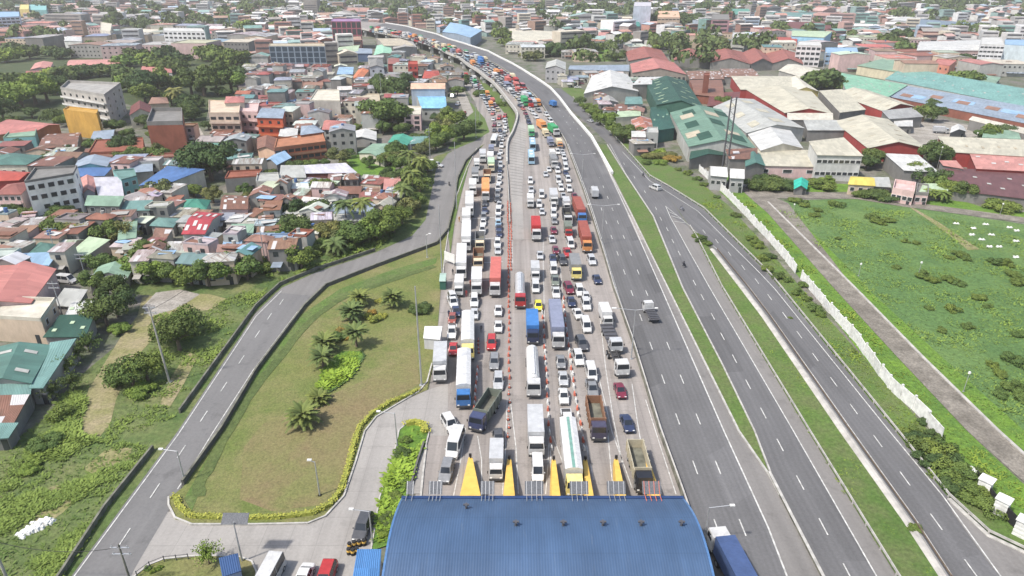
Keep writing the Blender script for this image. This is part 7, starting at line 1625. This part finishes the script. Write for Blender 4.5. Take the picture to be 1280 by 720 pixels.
def palm_crown(nf, L, droop, up, seed, wd=.30, leaves=16):
    rt.seed(seed); mm = M()
    for i in range(nf):
        a = i * 2.399 + rt.uniform(-.2, .2); e = up * (1 - i / nf) + rt.uniform(-.1, .1) - .15; l = L * rt.uniform(.8, 1.08); tn = rt.uniform(.25, .95)
        dirh = Vector((cos(a), sin(a), 0)); side = Vector((-sin(a), cos(a), 0)); pp = None
        for k in range(leaves + 1):
            t = k / leaves; q = dirh * l * t * cos(e * (1 - .3 * t)) + Vector((0, 0, l * (sin(e) * t - droop * t * t)))
            if pp is not None:
                tg = (q - pp).normalized(); wl = wd * L * (.35 + .9 * sin(pi * min(.95, t + .1))) * .55
                for s in (-1, 1):
                    tip = q + side * s * wl + tg * wl * .55 - Vector((0, 0, wl * .35)); wv = tg * .045 * L
                    mm.face([q - wv, q + wv, tip + wv * .3, tip - wv * .3], 0, tone=min(1, tn + rt.uniform(-.1, .1)))
                r_ = .012 * L; mm.face([pp - side * r_, q - side * r_, q + side * r_, pp + side * r_], 0, tone=tn)
            pp = q
    return mm.mesh('crown', ['foliage'])
PALM_S = [palm_crown(46, 1, .35, 1.35, 71), palm_crown(40, 1, .42, 1.3, 72)]; PALM_S.append(palm_crown(34, 1, .28, 1.15, 75)); PALM_C = palm_crown(22, 1, .65, 1.05, 73, .34)
def ptrunk(seed):
    mm = M(); n = 7
    for i in range(n): z0, z1 = i / n, (i + 1) / n; mm.tube((.05 * sin(z0 * 2), 0, z0), (.05 * sin(z1 * 2), 0, z1), .085 - .03 * z0, .075 - .03 * z0, 8)
    return mm.mesh('trunk', ['bark'])
PT = ptrunk(1)
GRN = {'dark': (.062, .100, .040), 'mid': (.090, .140, .046), 'light': (.120, .190, .050), 'olive': (.115, .135, .062), 'yellow': (.225, .26, .070), 'palm': (.092, .130, .052), 'bronze': (.22, .17, .06), 'bush': (.075, .130, .042), 'blueg': (.075, .115, .065)}
def tree(x, y, r, tone='dark', kind='tree', label=None, h=None, cat=None, g=None, col=None):
    g = G(x, y) if g is None else g; name = {'tree': 'tree', 'bush': 'bush', 'palm': 'palm_tree', 'coco': 'coconut_palm', 'feather': 'feathery_tree', 'shrub': 'bush'}[kind]
    far_ = g.y > 420
    if kind == 'tree' and g.y > 300 and x < 345:
        r *= 1.2; tone = rt2.choice([tone, 'dark', 'dark', 'mid', 'light', 'dark'])
    if kind == 'bush' and x > 980 and 250 < y < 510 and x > y * .6 + 700: r *= .72; tone = 'mid'
    if kind in ('bush', 'shrub'):
        me = rt2.choice(CROWN) if not far_ else rt2.choice(CROWN_FAR)
        o = ob(name, me, None, (g.x, g.y, -.12 * r), rt2.uniform(0, 6.28), GRN[tone], (r, r * rt2.uniform(.85, 1.1), r * (h or .72)))
    else:
        o = bpy.data.objects.new(name, None); COL.objects.link(o); o.location = (g.x, g.y, 0); o.rotation_euler = (0, 0, rt2.uniform(0, 6.28))
        if kind == 'tree':
            th = h if h is not None else r * (.34 if not far_ else .12); tr = ob('trunk', rt2.choice(TR), o, scale=(r * .35, r * .35, th + .1)); tr.scale = (r * .9, r * .9, th + r * .2)
            ob('crown', (LOOSE if (x < 262 and 395 < y < 520) else rt2.choice(CROWN if not far_ else CROWN_FAR)), o, (0, 0, th - .1 * r), 0, GRN[tone], (r, r * rt2.uniform(.88, 1.1), r * rt2.uniform(.85, 1.1)))
        elif kind == 'palm':
            th = h or r * .75; ob('trunk', PT, o, scale=(r * 1.1, r * 1.1, th)); ob('crown', rt2.choice(PALM_S), o, (0, 0, th), 0, GRN[tone], (r, r, r))
        elif kind == 'coco':
            th = h or 8; ob('trunk', PT, o, scale=(2.2, 2.2, th)); ob('crown', PALM_C, o, (0, 0, th), 0, GRN[tone], (r, r, r))
        elif kind == 'feather':
            th = h or r * .3; ob('trunk', TR[1], o, scale=(r * .5, r * .5, th + .3)); ob('crown', FEA, o, (0, 0, th), 0, GRN[tone], (r, r, r))
    cat = cat or ('bush' if kind in ('bush', 'shrub') else 'palm' if kind in ('palm', 'coco') else 'tree')
    tag(o, label, cat)
    if not label: AUTO.append((o, {'dark': 'dark green', 'mid': 'green', 'light': 'bright green', 'olive': 'olive green', 'yellow': 'yellow green', 'palm': 'green', 'bronze': 'bronze', 'bush': 'leafy green', 'blueg': 'bluish green'}[tone] + ' ' + {'tree': 'round tree', 'bush': 'bush', 'shrub': 'low bush', 'palm': 'palm', 'coco': 'coconut palm', 'feather': 'feathery tree'}[kind], g.x, g.y))
    return o
rt2 = random.Random(77)
# infield palms and shrubs
for x, y, r, h, lb in ((450, 382, 2.9, 2.2, 'upper of two overlapping palms at the top of the brown lawn'), (440, 400, 3.0, 2.2, 'lower of two overlapping palms at the top of the brown lawn'), (491, 384, 2.9, 2.6, 'lone palm right of the yellowish flower shrub'), (446, 434, 2.8, 3.6, 'palm with visible trunk beside the bronze shrubs'),
                      (406, 440, 3.0, 2.2, 'broad palm above the groundcover bed'), (404, 459, 2.7, 2.6, 'palm at the left tip of the groundcover bed'), (399, 503, 2.3, 1.0, 'low palm just below the groundcover bed'), (380, 532, 3.1, 2.2, 'lowest palm of the lawn, nearest the loop road')):
    tree(x, y, r, 'palm', 'palm', lb, h)
tree(525, 390, 2.4, 'dark', 'bush', 'small dark shrub at the right side of the lawn top', .9); tree(531, 386, 1.8, 'blueg', 'bush', 'grey green shrub beside the tall pole on the lawn', .9)
for x, y, r, t_, lb in ((461, 398, 1.5, 'yellow', 'pale yellow green flower shrub, left of the small cluster'), (468, 402, 1.7, 'yellow', 'pale yellow green flower shrub, biggest of the small cluster'), (476, 397, 1.4, 'yellow', 'pale yellow green flower shrub, right of the small cluster'), (466, 392, 1.2, 'bronze', 'bronze tinted shrub behind the pale flower shrubs'),
                     (428, 415, 1.5, 'bronze', 'bronze orange shrub beside the trunked palm'), (436, 422, 1.5, 'bronze', 'second bronze orange shrub beside the trunked palm'), (422, 424, 1.9, 'mid', 'green shrub between palm and bronze shrubs'), (475, 378, 1.2, 'yellow', 'small orange yellow shrub between the upper palms')):
    tree(x, y, r, t_, 'bush', lb, .8)
# hedges
def hedge(pts, w, h, tone, label, name='hedge', dens=26, jag=.25):
    root_p = lerp_line(wline(pts), .6); o = root_p[0].copy(); rt.seed(len(pts)); mm = M()
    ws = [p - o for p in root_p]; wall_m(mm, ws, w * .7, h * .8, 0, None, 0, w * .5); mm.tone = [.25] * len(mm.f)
    for p in ws:
        for _ in range(dens): 
            q = p + Vector((rt.uniform(-w / 2, w / 2), rt.uniform(-.35, .35), h * rt.uniform(.25, 1.0) + rt.uniform(-jag, jag) * .3)); leaf(mm, q, Vector((rt.uniform(-1, 1), rt.uniform(-1, 1), 1.2)), rt.uniform(.09, .2), rt.uniform(.2, 1))
    ob_ = ob(name, mm.mesh(name, ['foliage']), None, o, 0, GRN[tone]); tag(ob_, label, 'hedge'); return ob_
hedge([(219, 622), (226, 636), (240, 647), (300, 649), (350, 648), (392, 643), (413, 632), (427, 614), (436, 585), (444, 552), (451, 534), (466, 518), (487, 505), (512, 495), (522, 489)], 1.0, .75, 'yellow', 'long clipped yellow green hedge around the bottom of the palm lawn')
hedge([(452, 440), (456, 446), (442, 470), (430, 480), (412, 492), (400, 488)], .5, .4, 'dark', 'low dark edging hedge around the groundcover bed', dens=10)
hedge([(508, 532), (519, 530), (530, 533), (533, 542)], 1.6, 1.0, 'yellow', 'bright yellow green rounded hedge at the planter tip')
for x, y, r, t_ in ((508, 552, 1.2, 'mid'), (503, 568, 1.5, 'dark'), (499, 590, 1.1, 'light'), (506, 606, 1.2, 'light'), (494, 622, 1.1, 'mid'), (486, 650, 1.4, 'dark'), (480, 668, 1.0, 'light')):
    tree(x, y, r, t_, 'shrub', None, .7)
tree(262, 706, 2.4, 'light', 'feather', 'light green feathery young tree at the bottom beside the blue canopy', 1.0)
for x, y in ((185, 712), (192, 716), (200, 712)): tree(x, y, .5, 'light', 'shrub', None, 1.2)
# listed trees: x, y, radius, tone, kind
L_ = """265 226 9.5 dark tree|206 254 5.5 olive tree|82 300 5 mid tree|101 304 5 olive tree|122 300 4.5 mid tree|140 305 4.5 mid tree|92 286 4 mid tree|160 306 5.5 olive feather|188 330 5 mid tree|172 346 4.5 light tree|200 350 5 light tree|222 352 4.5 mid tree|240 356 4.5 mid tree|262 358 4.5 mid tree|290 352 4.5 light tree|310 350 4.5 mid tree|325 338 4 mid bush|130 340 4 mid tree|
225 438 4.6 dark tree|212 428 3.6 mid tree|234 420 4.2 mid tree|168 482 4.2 mid tree|185 476 4.0 mid tree|178 492 2.6 light bush|148 480 2.2 mid bush|135 408 4.6 dark tree|148 396 4.6 dark tree|146 378 4 dark tree|124 388 3.5 mid bush|150 415 2.4 light bush|
98 452 3.0 mid feather|84 470 3.2 mid feather|92 488 2.8 dark feather|66 500 2.8 dark feather|112 440 3.2 mid feather|78 520 2.4 mid bush|58 556 2.6 mid bush|40 588 1.8 light bush|
345 312 4.5 mid tree|368 276 4.5 dark tree|397 275 4.8 dark tree|404 246 5 mid tree|368 300 5.5 dark tree|384 318 4.5 mid bush|377 336 4.5 mid tree|355 322 4 dark tree|412 300 4.5 olive tree|430 312 4 mid bush|445 306 5 mid tree|462 300 5 light tree|478 298 5.5 mid tree|492 290 5 mid tree|503 280 4 mid tree|470 290 4 mid tree|510 270 4.5 olive tree|520 262 4 mid tree|505 250 4.5 dark tree|525 240 4.5 mid tree|515 232 5 mid tree|500 232 4.5 dark tree|527 222 4.5 mid tree|519 212 5 olive tree|535 215 3.5 mid tree|
434 283 4.2 palm coco 7|455 283 4.2 palm coco 7.5|420 318 4.0 palm coco 3.5|517 250 4 palm coco 9|505 262 4 palm coco 7|528 232 4 palm coco 9|512 226 4 palm coco 10|425 207 5 olive tree|497 200 5 mid tree|488 206 4 olive tree|545 188 5 mid tree|556 182 5 mid tree|530 192 4 olive tree|
492 132 12 dark tree|478 122 9 dark tree|505 118 8 dark tree|482 162 11 mid tree|468 158 8 light tree|498 160 8 mid tree|490 145 8 mid tree|566 162 8 mid tree|580 175 6.5 dark tree|590 165 5 mid tree|548 180 6 light tree|556 170 6 olive tree|575 110 8 dark tree|558 108 7 blueg tree|395 158 6 mid tree|388 150 5 mid tree|572 120 5 mid tree|600 120 5 mid bush|626 132 4 mid bush|
690 70 13 dark tree|700 68 10 dark tree|720 62 12 mid tree|735 58 13 dark tree|770 76 9 dark tree|668 76 9 olive tree|658 72 8 olive tree|812 56 14 mid tree|825 62 10 light tree|840 56 12 mid tree|855 63 9 light tree|862 58 10 dark tree|890 62 12 olive tree|745 66 9 mid tree|755 60 8 mid tree|
725 132 3.8 dark tree|733 140 3.6 mid tree|742 148 4.2 mid tree|750 156 4.6 mid tree|760 158 5 light tree|766 170 4.8 mid tree|757 150 4 dark tree|780 178 6 dark tree|790 176 5 dark tree|772 172 4 mid tree|745 142 4 mid tree|815 198 4 olive bush|824 194 4.5 light bush|833 198 4 olive bush|808 205 2.5 mid bush|825 205 3 light bush|840 202 3.5 bronze bush|
905 136 5 mid tree|898 134 4 mid tree|780 118 4 dark coco 6|1028 112 13 dark tree|1042 113 10 dark tree|1018 112 8 dark tree|1165 152 7 dark tree|1153 152 6 mid tree|1164 138 5 dark tree|1202 105 10 mid tree|1212 106 8 mid tree|1235 176 5.5 mid tree|1253 174 5 blueg tree|1228 178 4.5 mid tree|1162 208 6.5 dark tree|1172 210 5 dark tree|1142 224 5 mid tree|1135 220 4 mid tree|
1155 232 4.5 dark tree|1170 240 4.5 mid tree|1185 246 4.5 mid tree|1200 250 4.5 dark tree|1175 232 4 dark tree|1250 262 7.5 mid bush|1262 258 5 mid bush|1090 208 5.5 dark tree|1082 212 4 dark tree|962 235 6.5 dark bush|975 236 5.5 dark bush|945 236 5 dark bush|955 228 5 dark bush|1028 236 4.5 mid bush|1020 232 4 mid bush|1034 230 3.5 light bush|1098 248 5 dark bush|1085 246 4 dark bush|1075 246 3 mid bush|1110 250 4 dark bush|1160 250 3.2 mid coco 3|1176 252 3.2 mid coco 3|
1000 254 3.4 mid bush|992 252 3 mid bush|1006 258 2.6 mid bush|1046 258 3.6 mid bush|1040 255 2.6 mid bush|1018 270 2.6 mid bush|1022 264 2.2 mid bush|1090 273 3.2 mid bush|1095 278 2.8 mid bush|1111 277 3.0 mid bush|1103 281 2 mid bush|1200 320 2.8 dark bush|1187 323 1.8 mid bush|1207 325 2 mid bush|1132 303 1.8 mid bush|1145 305 1.8 mid bush|1155 347 3 mid bush|1165 352 2.5 mid bush|1187 352 2.6 mid bush|1198 356 2.4 mid bush|1245 330 3.2 mid bush|1258 332 3.0 mid bush|1267 346 3.2 mid bush|1275 356 3 mid bush|1047 299 1.4 mid bush|1120 335 1.8 mid bush|
1225 374 2.6 mid bush|1190 388 2.6 mid bush|1235 384 1.6 mid bush|1210 410 2.0 mid bush|1177 414 2.0 dark bush|1160 386 1.6 mid bush|1262 450 3 dark bush|1276 458 2.6 dark bush|1250 470 2.4 dark bush|1267 488 3 dark bush|1250 494 2.6 dark bush|1278 500 3 dark bush|1240 458 2 olive bush|1275 420 2.4 mid bush|
877 302 2.2 dark bush|870 296 1.5 mid bush|884 306 1.5 mid bush|920 270 1.8 dark bush|946 308 2.4 mid bush|938 300 1.8 mid bush|896 247 1.4 mid bush|952 325 2 mid bush|962 322 1.8 dark bush|958 338 1.8 mid bush|973 348 2 dark bush|985 352 1.8 mid bush|998 368 2.4 dark bush|1008 375 2 dark bush|1018 388 2.6 dark bush|1026 394 2 dark bush|1004 358 2 mid bush|1068 440 1.0 dark bush|1155 528 1.4 dark bush|
872 225 2 mid bush|860 218 2 mid bush|848 213 1.6 mid bush|880 232 1.6 mid bush|1142 662 1.1 mid bush|988 398 .8 mid bush|
1140 545 2.0 mid bush|1152 560 2.6 dark bush|1168 566 2.8 mid bush|1160 580 2.6 dark bush|1178 590 2.8 mid bush|1190 582 2.4 dark bush|1200 600 2.8 mid bush|1210 618 2.6 mid bush|1195 612 2.4 dark bush|1225 630 2.4 mid bush|1218 598 2 dark bush|1238 640 2 mid bush|1180 560 1.8 mid bush|1147 552 2 dark bush|1166 545 1.6 dark bush|
20 66 10 dark tree|8 78 11 dark tree|38 74 9 dark tree|60 70 9 dark tree|75 74 9 dark tree|12 128 11 mid tree|28 135 10 dark tree|45 130 9 mid tree|60 128 8 mid tree|18 112 10 dark tree|2 112 9 dark tree|70 118 8 dark tree|5 150 7 dark tree|50 116 8 mid tree|
80 102 8 dark tree|95 98 9 mid tree|110 97 8 mid tree|125 96 8 light tree|140 94 8 mid tree|155 100 8 mid tree|70 100 8 dark tree|160 84 9 dark tree|172 76 10 dark tree|186 80 9 mid tree|210 78 11 mid tree|226 82 9 mid tree|200 90 9 dark tree|218 92 9 mid tree|175 118 9 light tree|188 122 9 light tree|162 114 8 light tree|200 118 9 mid tree|210 110 8 mid tree|182 128 7 mid tree|240 118 9 dark tree|256 120 10 dark tree|272 118 10 dark tree|290 116 9 mid tree|282 102 10 dark tree|298 104 9 dark tree|248 106 8 dark tree|
262 76 11 mid tree|278 80 11 mid tree|296 82 10 mid tree|240 62 8 dark tree|258 66 8 mid tree|300 70 8 mid tree|120 64 9 dark tree|135 66 8 dark tree|222 134 6 olive coco 9|232 138 5 mid tree|245 140 5 light tree|238 150 5 mid tree|215 132 5 mid tree|102 162 3.2 dark tree|109 164 2.8 dark tree|158 195 6 dark tree|168 205 5 mid tree|185 205 5 mid tree|205 208 5 mid tree|150 205 4 mid tree|195 198 4 olive tree|70 300 3 mid tree|
88 22 13 light tree|105 26 13 mid tree|120 24 12 olive tree|135 22 14 dark tree|78 24 10 dark tree|178 12 14 dark tree|190 26 15 mid tree|180 24 12 dark tree|232 24 12 mid tree|330 38 10 dark tree|345 38 12 mid tree|360 40 12 dark tree|375 40 12 mid tree|390 38 12 dark tree|402 40 9 mid tree|322 68 10 mid tree|325 44 9 dark tree|415 66 6 mid tree|
500 20 16 mid tree|512 24 13 dark tree|490 22 12 mid tree|545 20 12 dark tree|465 20 12 dark tree|628 50 14 mid tree|632 58 9 mid tree|300 32 14 mid tree|310 40 12 mid tree|800 18 20 dark tree|822 32 16 dark tree|850 34 18 dark tree|862 30 18 dark tree|875 18 22 dark tree|888 14 20 dark tree|730 26 18 mid tree|760 30 15 light tree|1115 62 13 dark tree|1125 58 12 dark tree|1108 58 12 dark tree|1132 66 10 mid tree|1128 50 12 dark tree|1188 44 14 mid tree|1200 46 14 light tree|1212 46 13 mid tree|1222 42 13 dark tree|1268 48 14 dark tree|1280 52 12 dark tree|1208 80 8 dark tree|1200 78 7 mid tree|1042 42 12 dark tree|1050 40 10 mid tree|975 38 12 dark tree|965 35 12 dark tree"""
for s in L_.replace('\n', '').split('|'):
    s = s.split()
    if not s: continue
    x, y, r, t_, k = float(s[0]), float(s[1]), float(s[2]), s[3], s[4]; h = float(s[5]) if len(s) > 5 else None
    tree(x, y, r, t_, k, None, h)
# gaps between houses: small trees
rt3 = random.Random(4); n = 0
for _ in range(2600):
    if n > 110: break
    x, y = rt3.uniform(0, 560), rt3.uniform(60, 330); 
    if not (inside((x, y), [(0, 150), (240, 130), (300, 75), (500, 80), (570, 105), (545, 190), (500, 250), (400, 270), (330, 330), (110, 330), (0, 300)])): continue
    g = G(x, y)
    if free(g.x, g.y, 1.4) and rt3.random() < .7 * (240 / (y + 60)) and x < 555: tree(x, y, rt3.uniform(2.2, 4.4), rt3.choice(['dark', 'mid', 'mid', 'olive']), 'tree'); OCC.append((g.x, g.y, 3.5)); n += 1
# shrubs along the foot of the left houses
for k in range(46):
    t = k / 45; x, y = 112 + 370 * t + rt3.uniform(-6, 6), 362 - 66 * t + rt3.uniform(-6, 5)
    if x > 175 or k % 2: tree(x, y, rt3.uniform(1.8, 3.6), rt3.choice(['mid', 'light', 'olive', 'bush', 'dark']), rt3.choice(['bush', 'bush', 'tree']))
# distant woods as one mass
dw = M(); rr = random.Random(9); rt.seed(3)
y = 520.0
while y < 2900:
    st = 20 + (y - 520) * .012; x = -y * .8
    while x < y * .8:
        jx, jy = x + rr.uniform(-8, 8), y + rr.uniform(-8, 8); px, py = P(jx, jy); p = noise.noise(Vector((jx * .006, jy * .004, 3)))
        dens = .75 if p > .22 else .13 + max(0, (jy - 900) / 6000)
        if rr.random() < dens and not nearroad(jx, jy, 30) and free2(jx, jy, 3) and not (px < 600 and py > 60):
            r_ = rr.uniform(5, 10) * (1 + jy / 3500); tb = rr.uniform(-.15, .3)
            for k in range(5):
                c = Vector((jx + rr.uniform(-.5, .5) * r_, jy + rr.uniform(-.5, .5) * r_, r_ * rr.uniform(.7, 1.2))); br = r_ * rr.uniform(.4, .65)
                for q in range(22):
                    v = sph(); v.z = abs(v.z) * .9 - .1; leaf(dw, c + v * br, v + sph() * .5, br * .36, min(1, max(0, .4 + tb + rt.uniform(-.25, .25))))
        x += st
    y += 17 + (y - 520) * .012
tag(ob('distant_trees', dw.mesh('distant_trees', ['foliage']), None, (0, 0, 0), 0, (.075, .112, .050)), 'scattered dark green trees merged among the far rooftops', 'woods', kind='stuff')
# ---- wild grass and ground cover, one object each
def cover(name, areas, label, col, tone=(0, 1), z=.05, cat='vegetation'):
    mm = M(); rr = random.Random(len(areas)); rt.seed(9)
    for pg, n, hmin, hmax in areas:
        w = [G(*p) for p in pg]; xs = [p.x for p in w]; ys = [p.y for p in w]; W2 = [(p.x, p.y) for p in w]; k = 0
        for _ in range(n * 6):
            if k >= n: break
            x, y = rr.uniform(min(xs), max(xs)), rr.uniform(min(ys), max(ys))
            if not inside((x, y), W2): continue
            cl = noise.noise(Vector((x * .12, y * .12, 0))) + .5 * noise.noise(Vector((x * .45, y * .45, 5)))
            if cl < (0.02 if 'under' in name else -.15) and rr.random() < .88: continue
            k += 1; h = rr.uniform(hmin, hmax) * (1 + max(0, cl) * 1.6); tn = min(1, max(0, .45 + cl * .5 + rr.uniform(-.25, .25)))
            for q in range(2):
                a = rr.uniform(0, 6.28); d = Vector((cos(a), sin(a), 0)); s = h * rr.uniform(.6, 1.2); p = Vector((x, y, z)) + d * .1
                lean = Vector((cos(a + 1.3), sin(a + 1.3), 0)) * h * rr.uniform(1.2, 2.6)
                mm.face([p - d * s * .5, p + d * s * .5, p + d * s * .3 + lean + Vector((0, 0, h)), p - d * s * .3 + lean + Vector((0, 0, h * .9))], 0, tone=tn)
    return tag(ob(name, mm.mesh(name, ['foliage']), None, (0, 0, 0), 0, col), label, cat, kind='stuff')
cover('undergrowth', [([(-40, 640), (22, 548), (60, 520), (100, 470), (112, 478), (98, 545), (190, 560), (78, 715), (-10, 860)], 9000, .08, .26), ([(190, 395), (250, 390), (330, 352), (345, 352), (320, 380), (226, 512), (195, 540), (130, 552), (150, 500), (190, 430)], 2600, .08, .22), ([(330, 345), (470, 300), (500, 285), (470, 312), (395, 338), (350, 358)], 900, .15, .4)], 'wild green undergrowth covering the slope left of the ramp road', (.098, .158, .048))
cover('tall_grass', [([(972, 262), (1070, 256), (1130, 262), (1280, 290), (1290, 560), (1247, 530), (1155, 440), (1067, 350)], 12000, .06, .17), ([(1290, 290), (1500, 320), (1500, 650), (1290, 570)], 1500, .08, .2)], 'tall wild grass covering the vacant field on the right', (.102, .176, .052))
cover('verge_grass', [([(880, 232), (950, 300), (1010, 370), (1180, 560), (1110, 530), (970, 352), (878, 258)], 1600, .06, .16), ([(885, 225), (935, 248), (1042, 364), (1120, 450), (1210, 545), (1280, 612), (1280, 640), (1178, 545), (1037, 388), (960, 292)], 2000, .06, .18), ([(866, 292), (1010, 543), (1120, 722), (1170, 722), (1046, 540), (930, 362)], 1500, .04, .12), ([(748, 186), (790, 267), (836, 360), (925, 540), (958, 585), (940, 540), (852, 360), (780, 217)], 900, .04, .1)], 'short rough grass on the verges of the ramp and the median', (.100, .165, .035))
cover('groundcover', [([(400, 487), (402, 470), (418, 448), (428, 442), (451, 441), (441, 468), (430, 478), (410, 490)], 900, .12, .35), ([(478, 622), (494, 574), (502, 545), (530, 540), (518, 582), (505, 615), (490, 675), (466, 685)], 900, .15, .5)], 'bright low ground cover filling the palm lawn bed and the planter', (.160, .250, .040))
# ================================================================ LABELS for the unnamed things
def relation(dx, dy, cat_far):
    if abs(dx) > abs(dy) * .45: return 'right of' if dx > 0 else 'left of'
    return 'behind' if dy > 0 else 'in front of'
ORD = ['', 'second ', 'third ', 'fourth ', 'fifth ', 'sixth ', 'seventh ', 'eighth ', 'ninth ']
def cut16(t_):
    w = t_.split(); return t_ if len(w) <= 16 else ' '.join(w[:16])
def short(l):
    w = l.split(); return ' '.join(w[:9]) if len(w) > 9 else l
def strip_tail(l):
    for k in (' at the ', ' in the ', ' beside ', ' right of ', ' left of ', ' below ', ' behind ', ' in front ', ' among ', ' near ', ' just ', ' between ', ' above ', ' joined ', ' running ', ' directly ', ' directly ', ' crossing ', ' facing ', ' by the ', ' on top ', ' next to ', ' half ', ' of the ', ' nearest ', ' and ', ' with white patches', ', '):
        if k in l and len(l.split(k)[0].split()) >= 3: l = l.split(k)[0]
    return l
shortc = {}
for l, x, y in MAJ: shortc[strip_tail(l)] = shortc.get(strip_tail(l), 0) + 1
LM = [(strip_tail(l), x, y) for l, x, y in MAJ if shortc[strip_tail(l)] == 1 and len(strip_tail(l).split()) <= 9]
SPL = [('palm lawn', *G(430, 500)[:2]), ('loop road planter', *G(500, 590)[:2]), ('bottom end of the white panel wall', *G(1175, 570)[:2]), ('middle of the white panel wall', *G(1020, 375)[:2]), ('top end of the white panel wall', *G(900, 240)[:2]),
       ('field path bend', *G(985, 256)[:2]), ('white slabs', *G(1230, 300)[:2]), ('short white field lamp', *G(1204, 490)[:2]), ('leaning concrete pole', *G(212, 478)[:2]), ('ramp road dirt opening', *G(205, 540)[:2]), ('concrete pole at the ramp bend', *G(332, 330)[:2]), ('two coconut palms', *G(445, 283)[:2]), ('roadside hut by the ramp top', *G(536, 205)[:2]),
       ('small lamp in mid field', *G(1148, 343)[:2]), ('exit ramp gore', *G(880, 300)[:2]), ('far highway bend', *GD(520, 45)[:2]), ('guard rail bend', *G(1230, 668)[:2])]
LM += SPL
groups = {}
for o, d, x, y in AUTO:
    sc = lambda q: (hypot((x - q[1]), (y - q[2]) * .45))
    best = min(LM, key=sc); rel = relation(x - best[1], (y - best[2]) * .45, 0); dist = sc(best)
    nm_ = best[0]; art = '' if nm_.startswith('the ') else 'the '
    groups.setdefault((d, rel, nm_), []).append((dist, o, art))
for (d, rel, nm_), L in groups.items():
    L.sort(key=lambda t: t[0])
    for i, (_, o, art) in enumerate(L):
        base = f'{d} {rel} {art}{nm_}'
        if len(L) > 1: base = f'{d}, {"nearest" if i == 0 else (ORD[min(i, 8)] + "nearest")} {rel} {art}{nm_}'
        o['label'] = ' '.join(base.split()[:16])
        if 'crown' not in o: pass
for o, d, x, y in AUTO:
    px, py = P(x, y)
    zone = 'left quarter' if px < 560 else 'right quarter'
    o['group'] = ('houses of the ' if 'roof' in d else 'bushes of the ' if 'bush' in d else 'palms of the ' if 'palm' in d else 'trees of the ') + zone
# vehicles
fixd = [v for v in VEH if v['lab']]
vg = {}
for v in VEH:
    if v['lab']: continue
    sc = lambda q: hypot(v['g'].x - q['g'].x, (v['g'].y - q['g'].y) * .35)
    best = min(fixd, key=sc); dx, dy = v['g'].x - best['g'].x, v['g'].y - best['g'].y
    rel = relation(dx, dy * .35, 0); rel = {'behind': 'queued behind', 'in front of': 'queued ahead of'}.get(rel, rel)
    vg.setdefault((v['d'], rel, best['d']), []).append((sc(best), v))
for (d, rel, nm_), L in vg.items():
    L.sort(key=lambda t: t[0])
    for i, (_, v) in enumerate(L):
        o = v['o']; o['label'] = f'{d} {rel} the {nm_}' if len(L) == 1 else f'{d}, {"nearest" if i == 0 else (ORD[min(i, 8)] + "nearest")} {rel} the {nm_}'
for v in VEH:
    if not v['fix'] : v['o']['group'] = v['cat'] + 's waiting in the toll queues'

# ================================================================ HAZE
hz = M(); hz.box(-2900, 2900, -320, 3300, -1, 105)
mh = bpy.data.materials.new('haze_air'); mh.use_nodes = True; th_ = mh.node_tree; th_.nodes.remove(th_.nodes['Principled BSDF'])
pv = th_.nodes.new('ShaderNodeVolumePrincipled'); pv.inputs['Color'].default_value = (1.0, .96, .92, 1); pv.inputs['Density'].default_value = 0.00017; pv.inputs['Anisotropy'].default_value = 0.2
th_.links.new(pv.outputs[0], th_.nodes['Material Output'].inputs['Volume']); MATS['haze_air'] = mh
tag(ob('haze', hz.mesh('haze', ['haze_air'])), 'thin pale haze lying over the far city', 'haze', kind='stuff')

for v in VEH:
    t_ = v['o']['label']
    if len(t_.split()) > 16: v['o']['label'] = t_.replace(' and silver', '').replace('without trailer', '').replace('small flatbed truck', 'flatbed').replace('container truck with', 'truck with').replace('long trailer truck', 'trailer truck').replace('  ', ' ')
    if len(v['o']['label'].split()) > 16: v['o']['label'] = v['o']['label'].replace(' with ', ', ', 1).replace('open ', '')
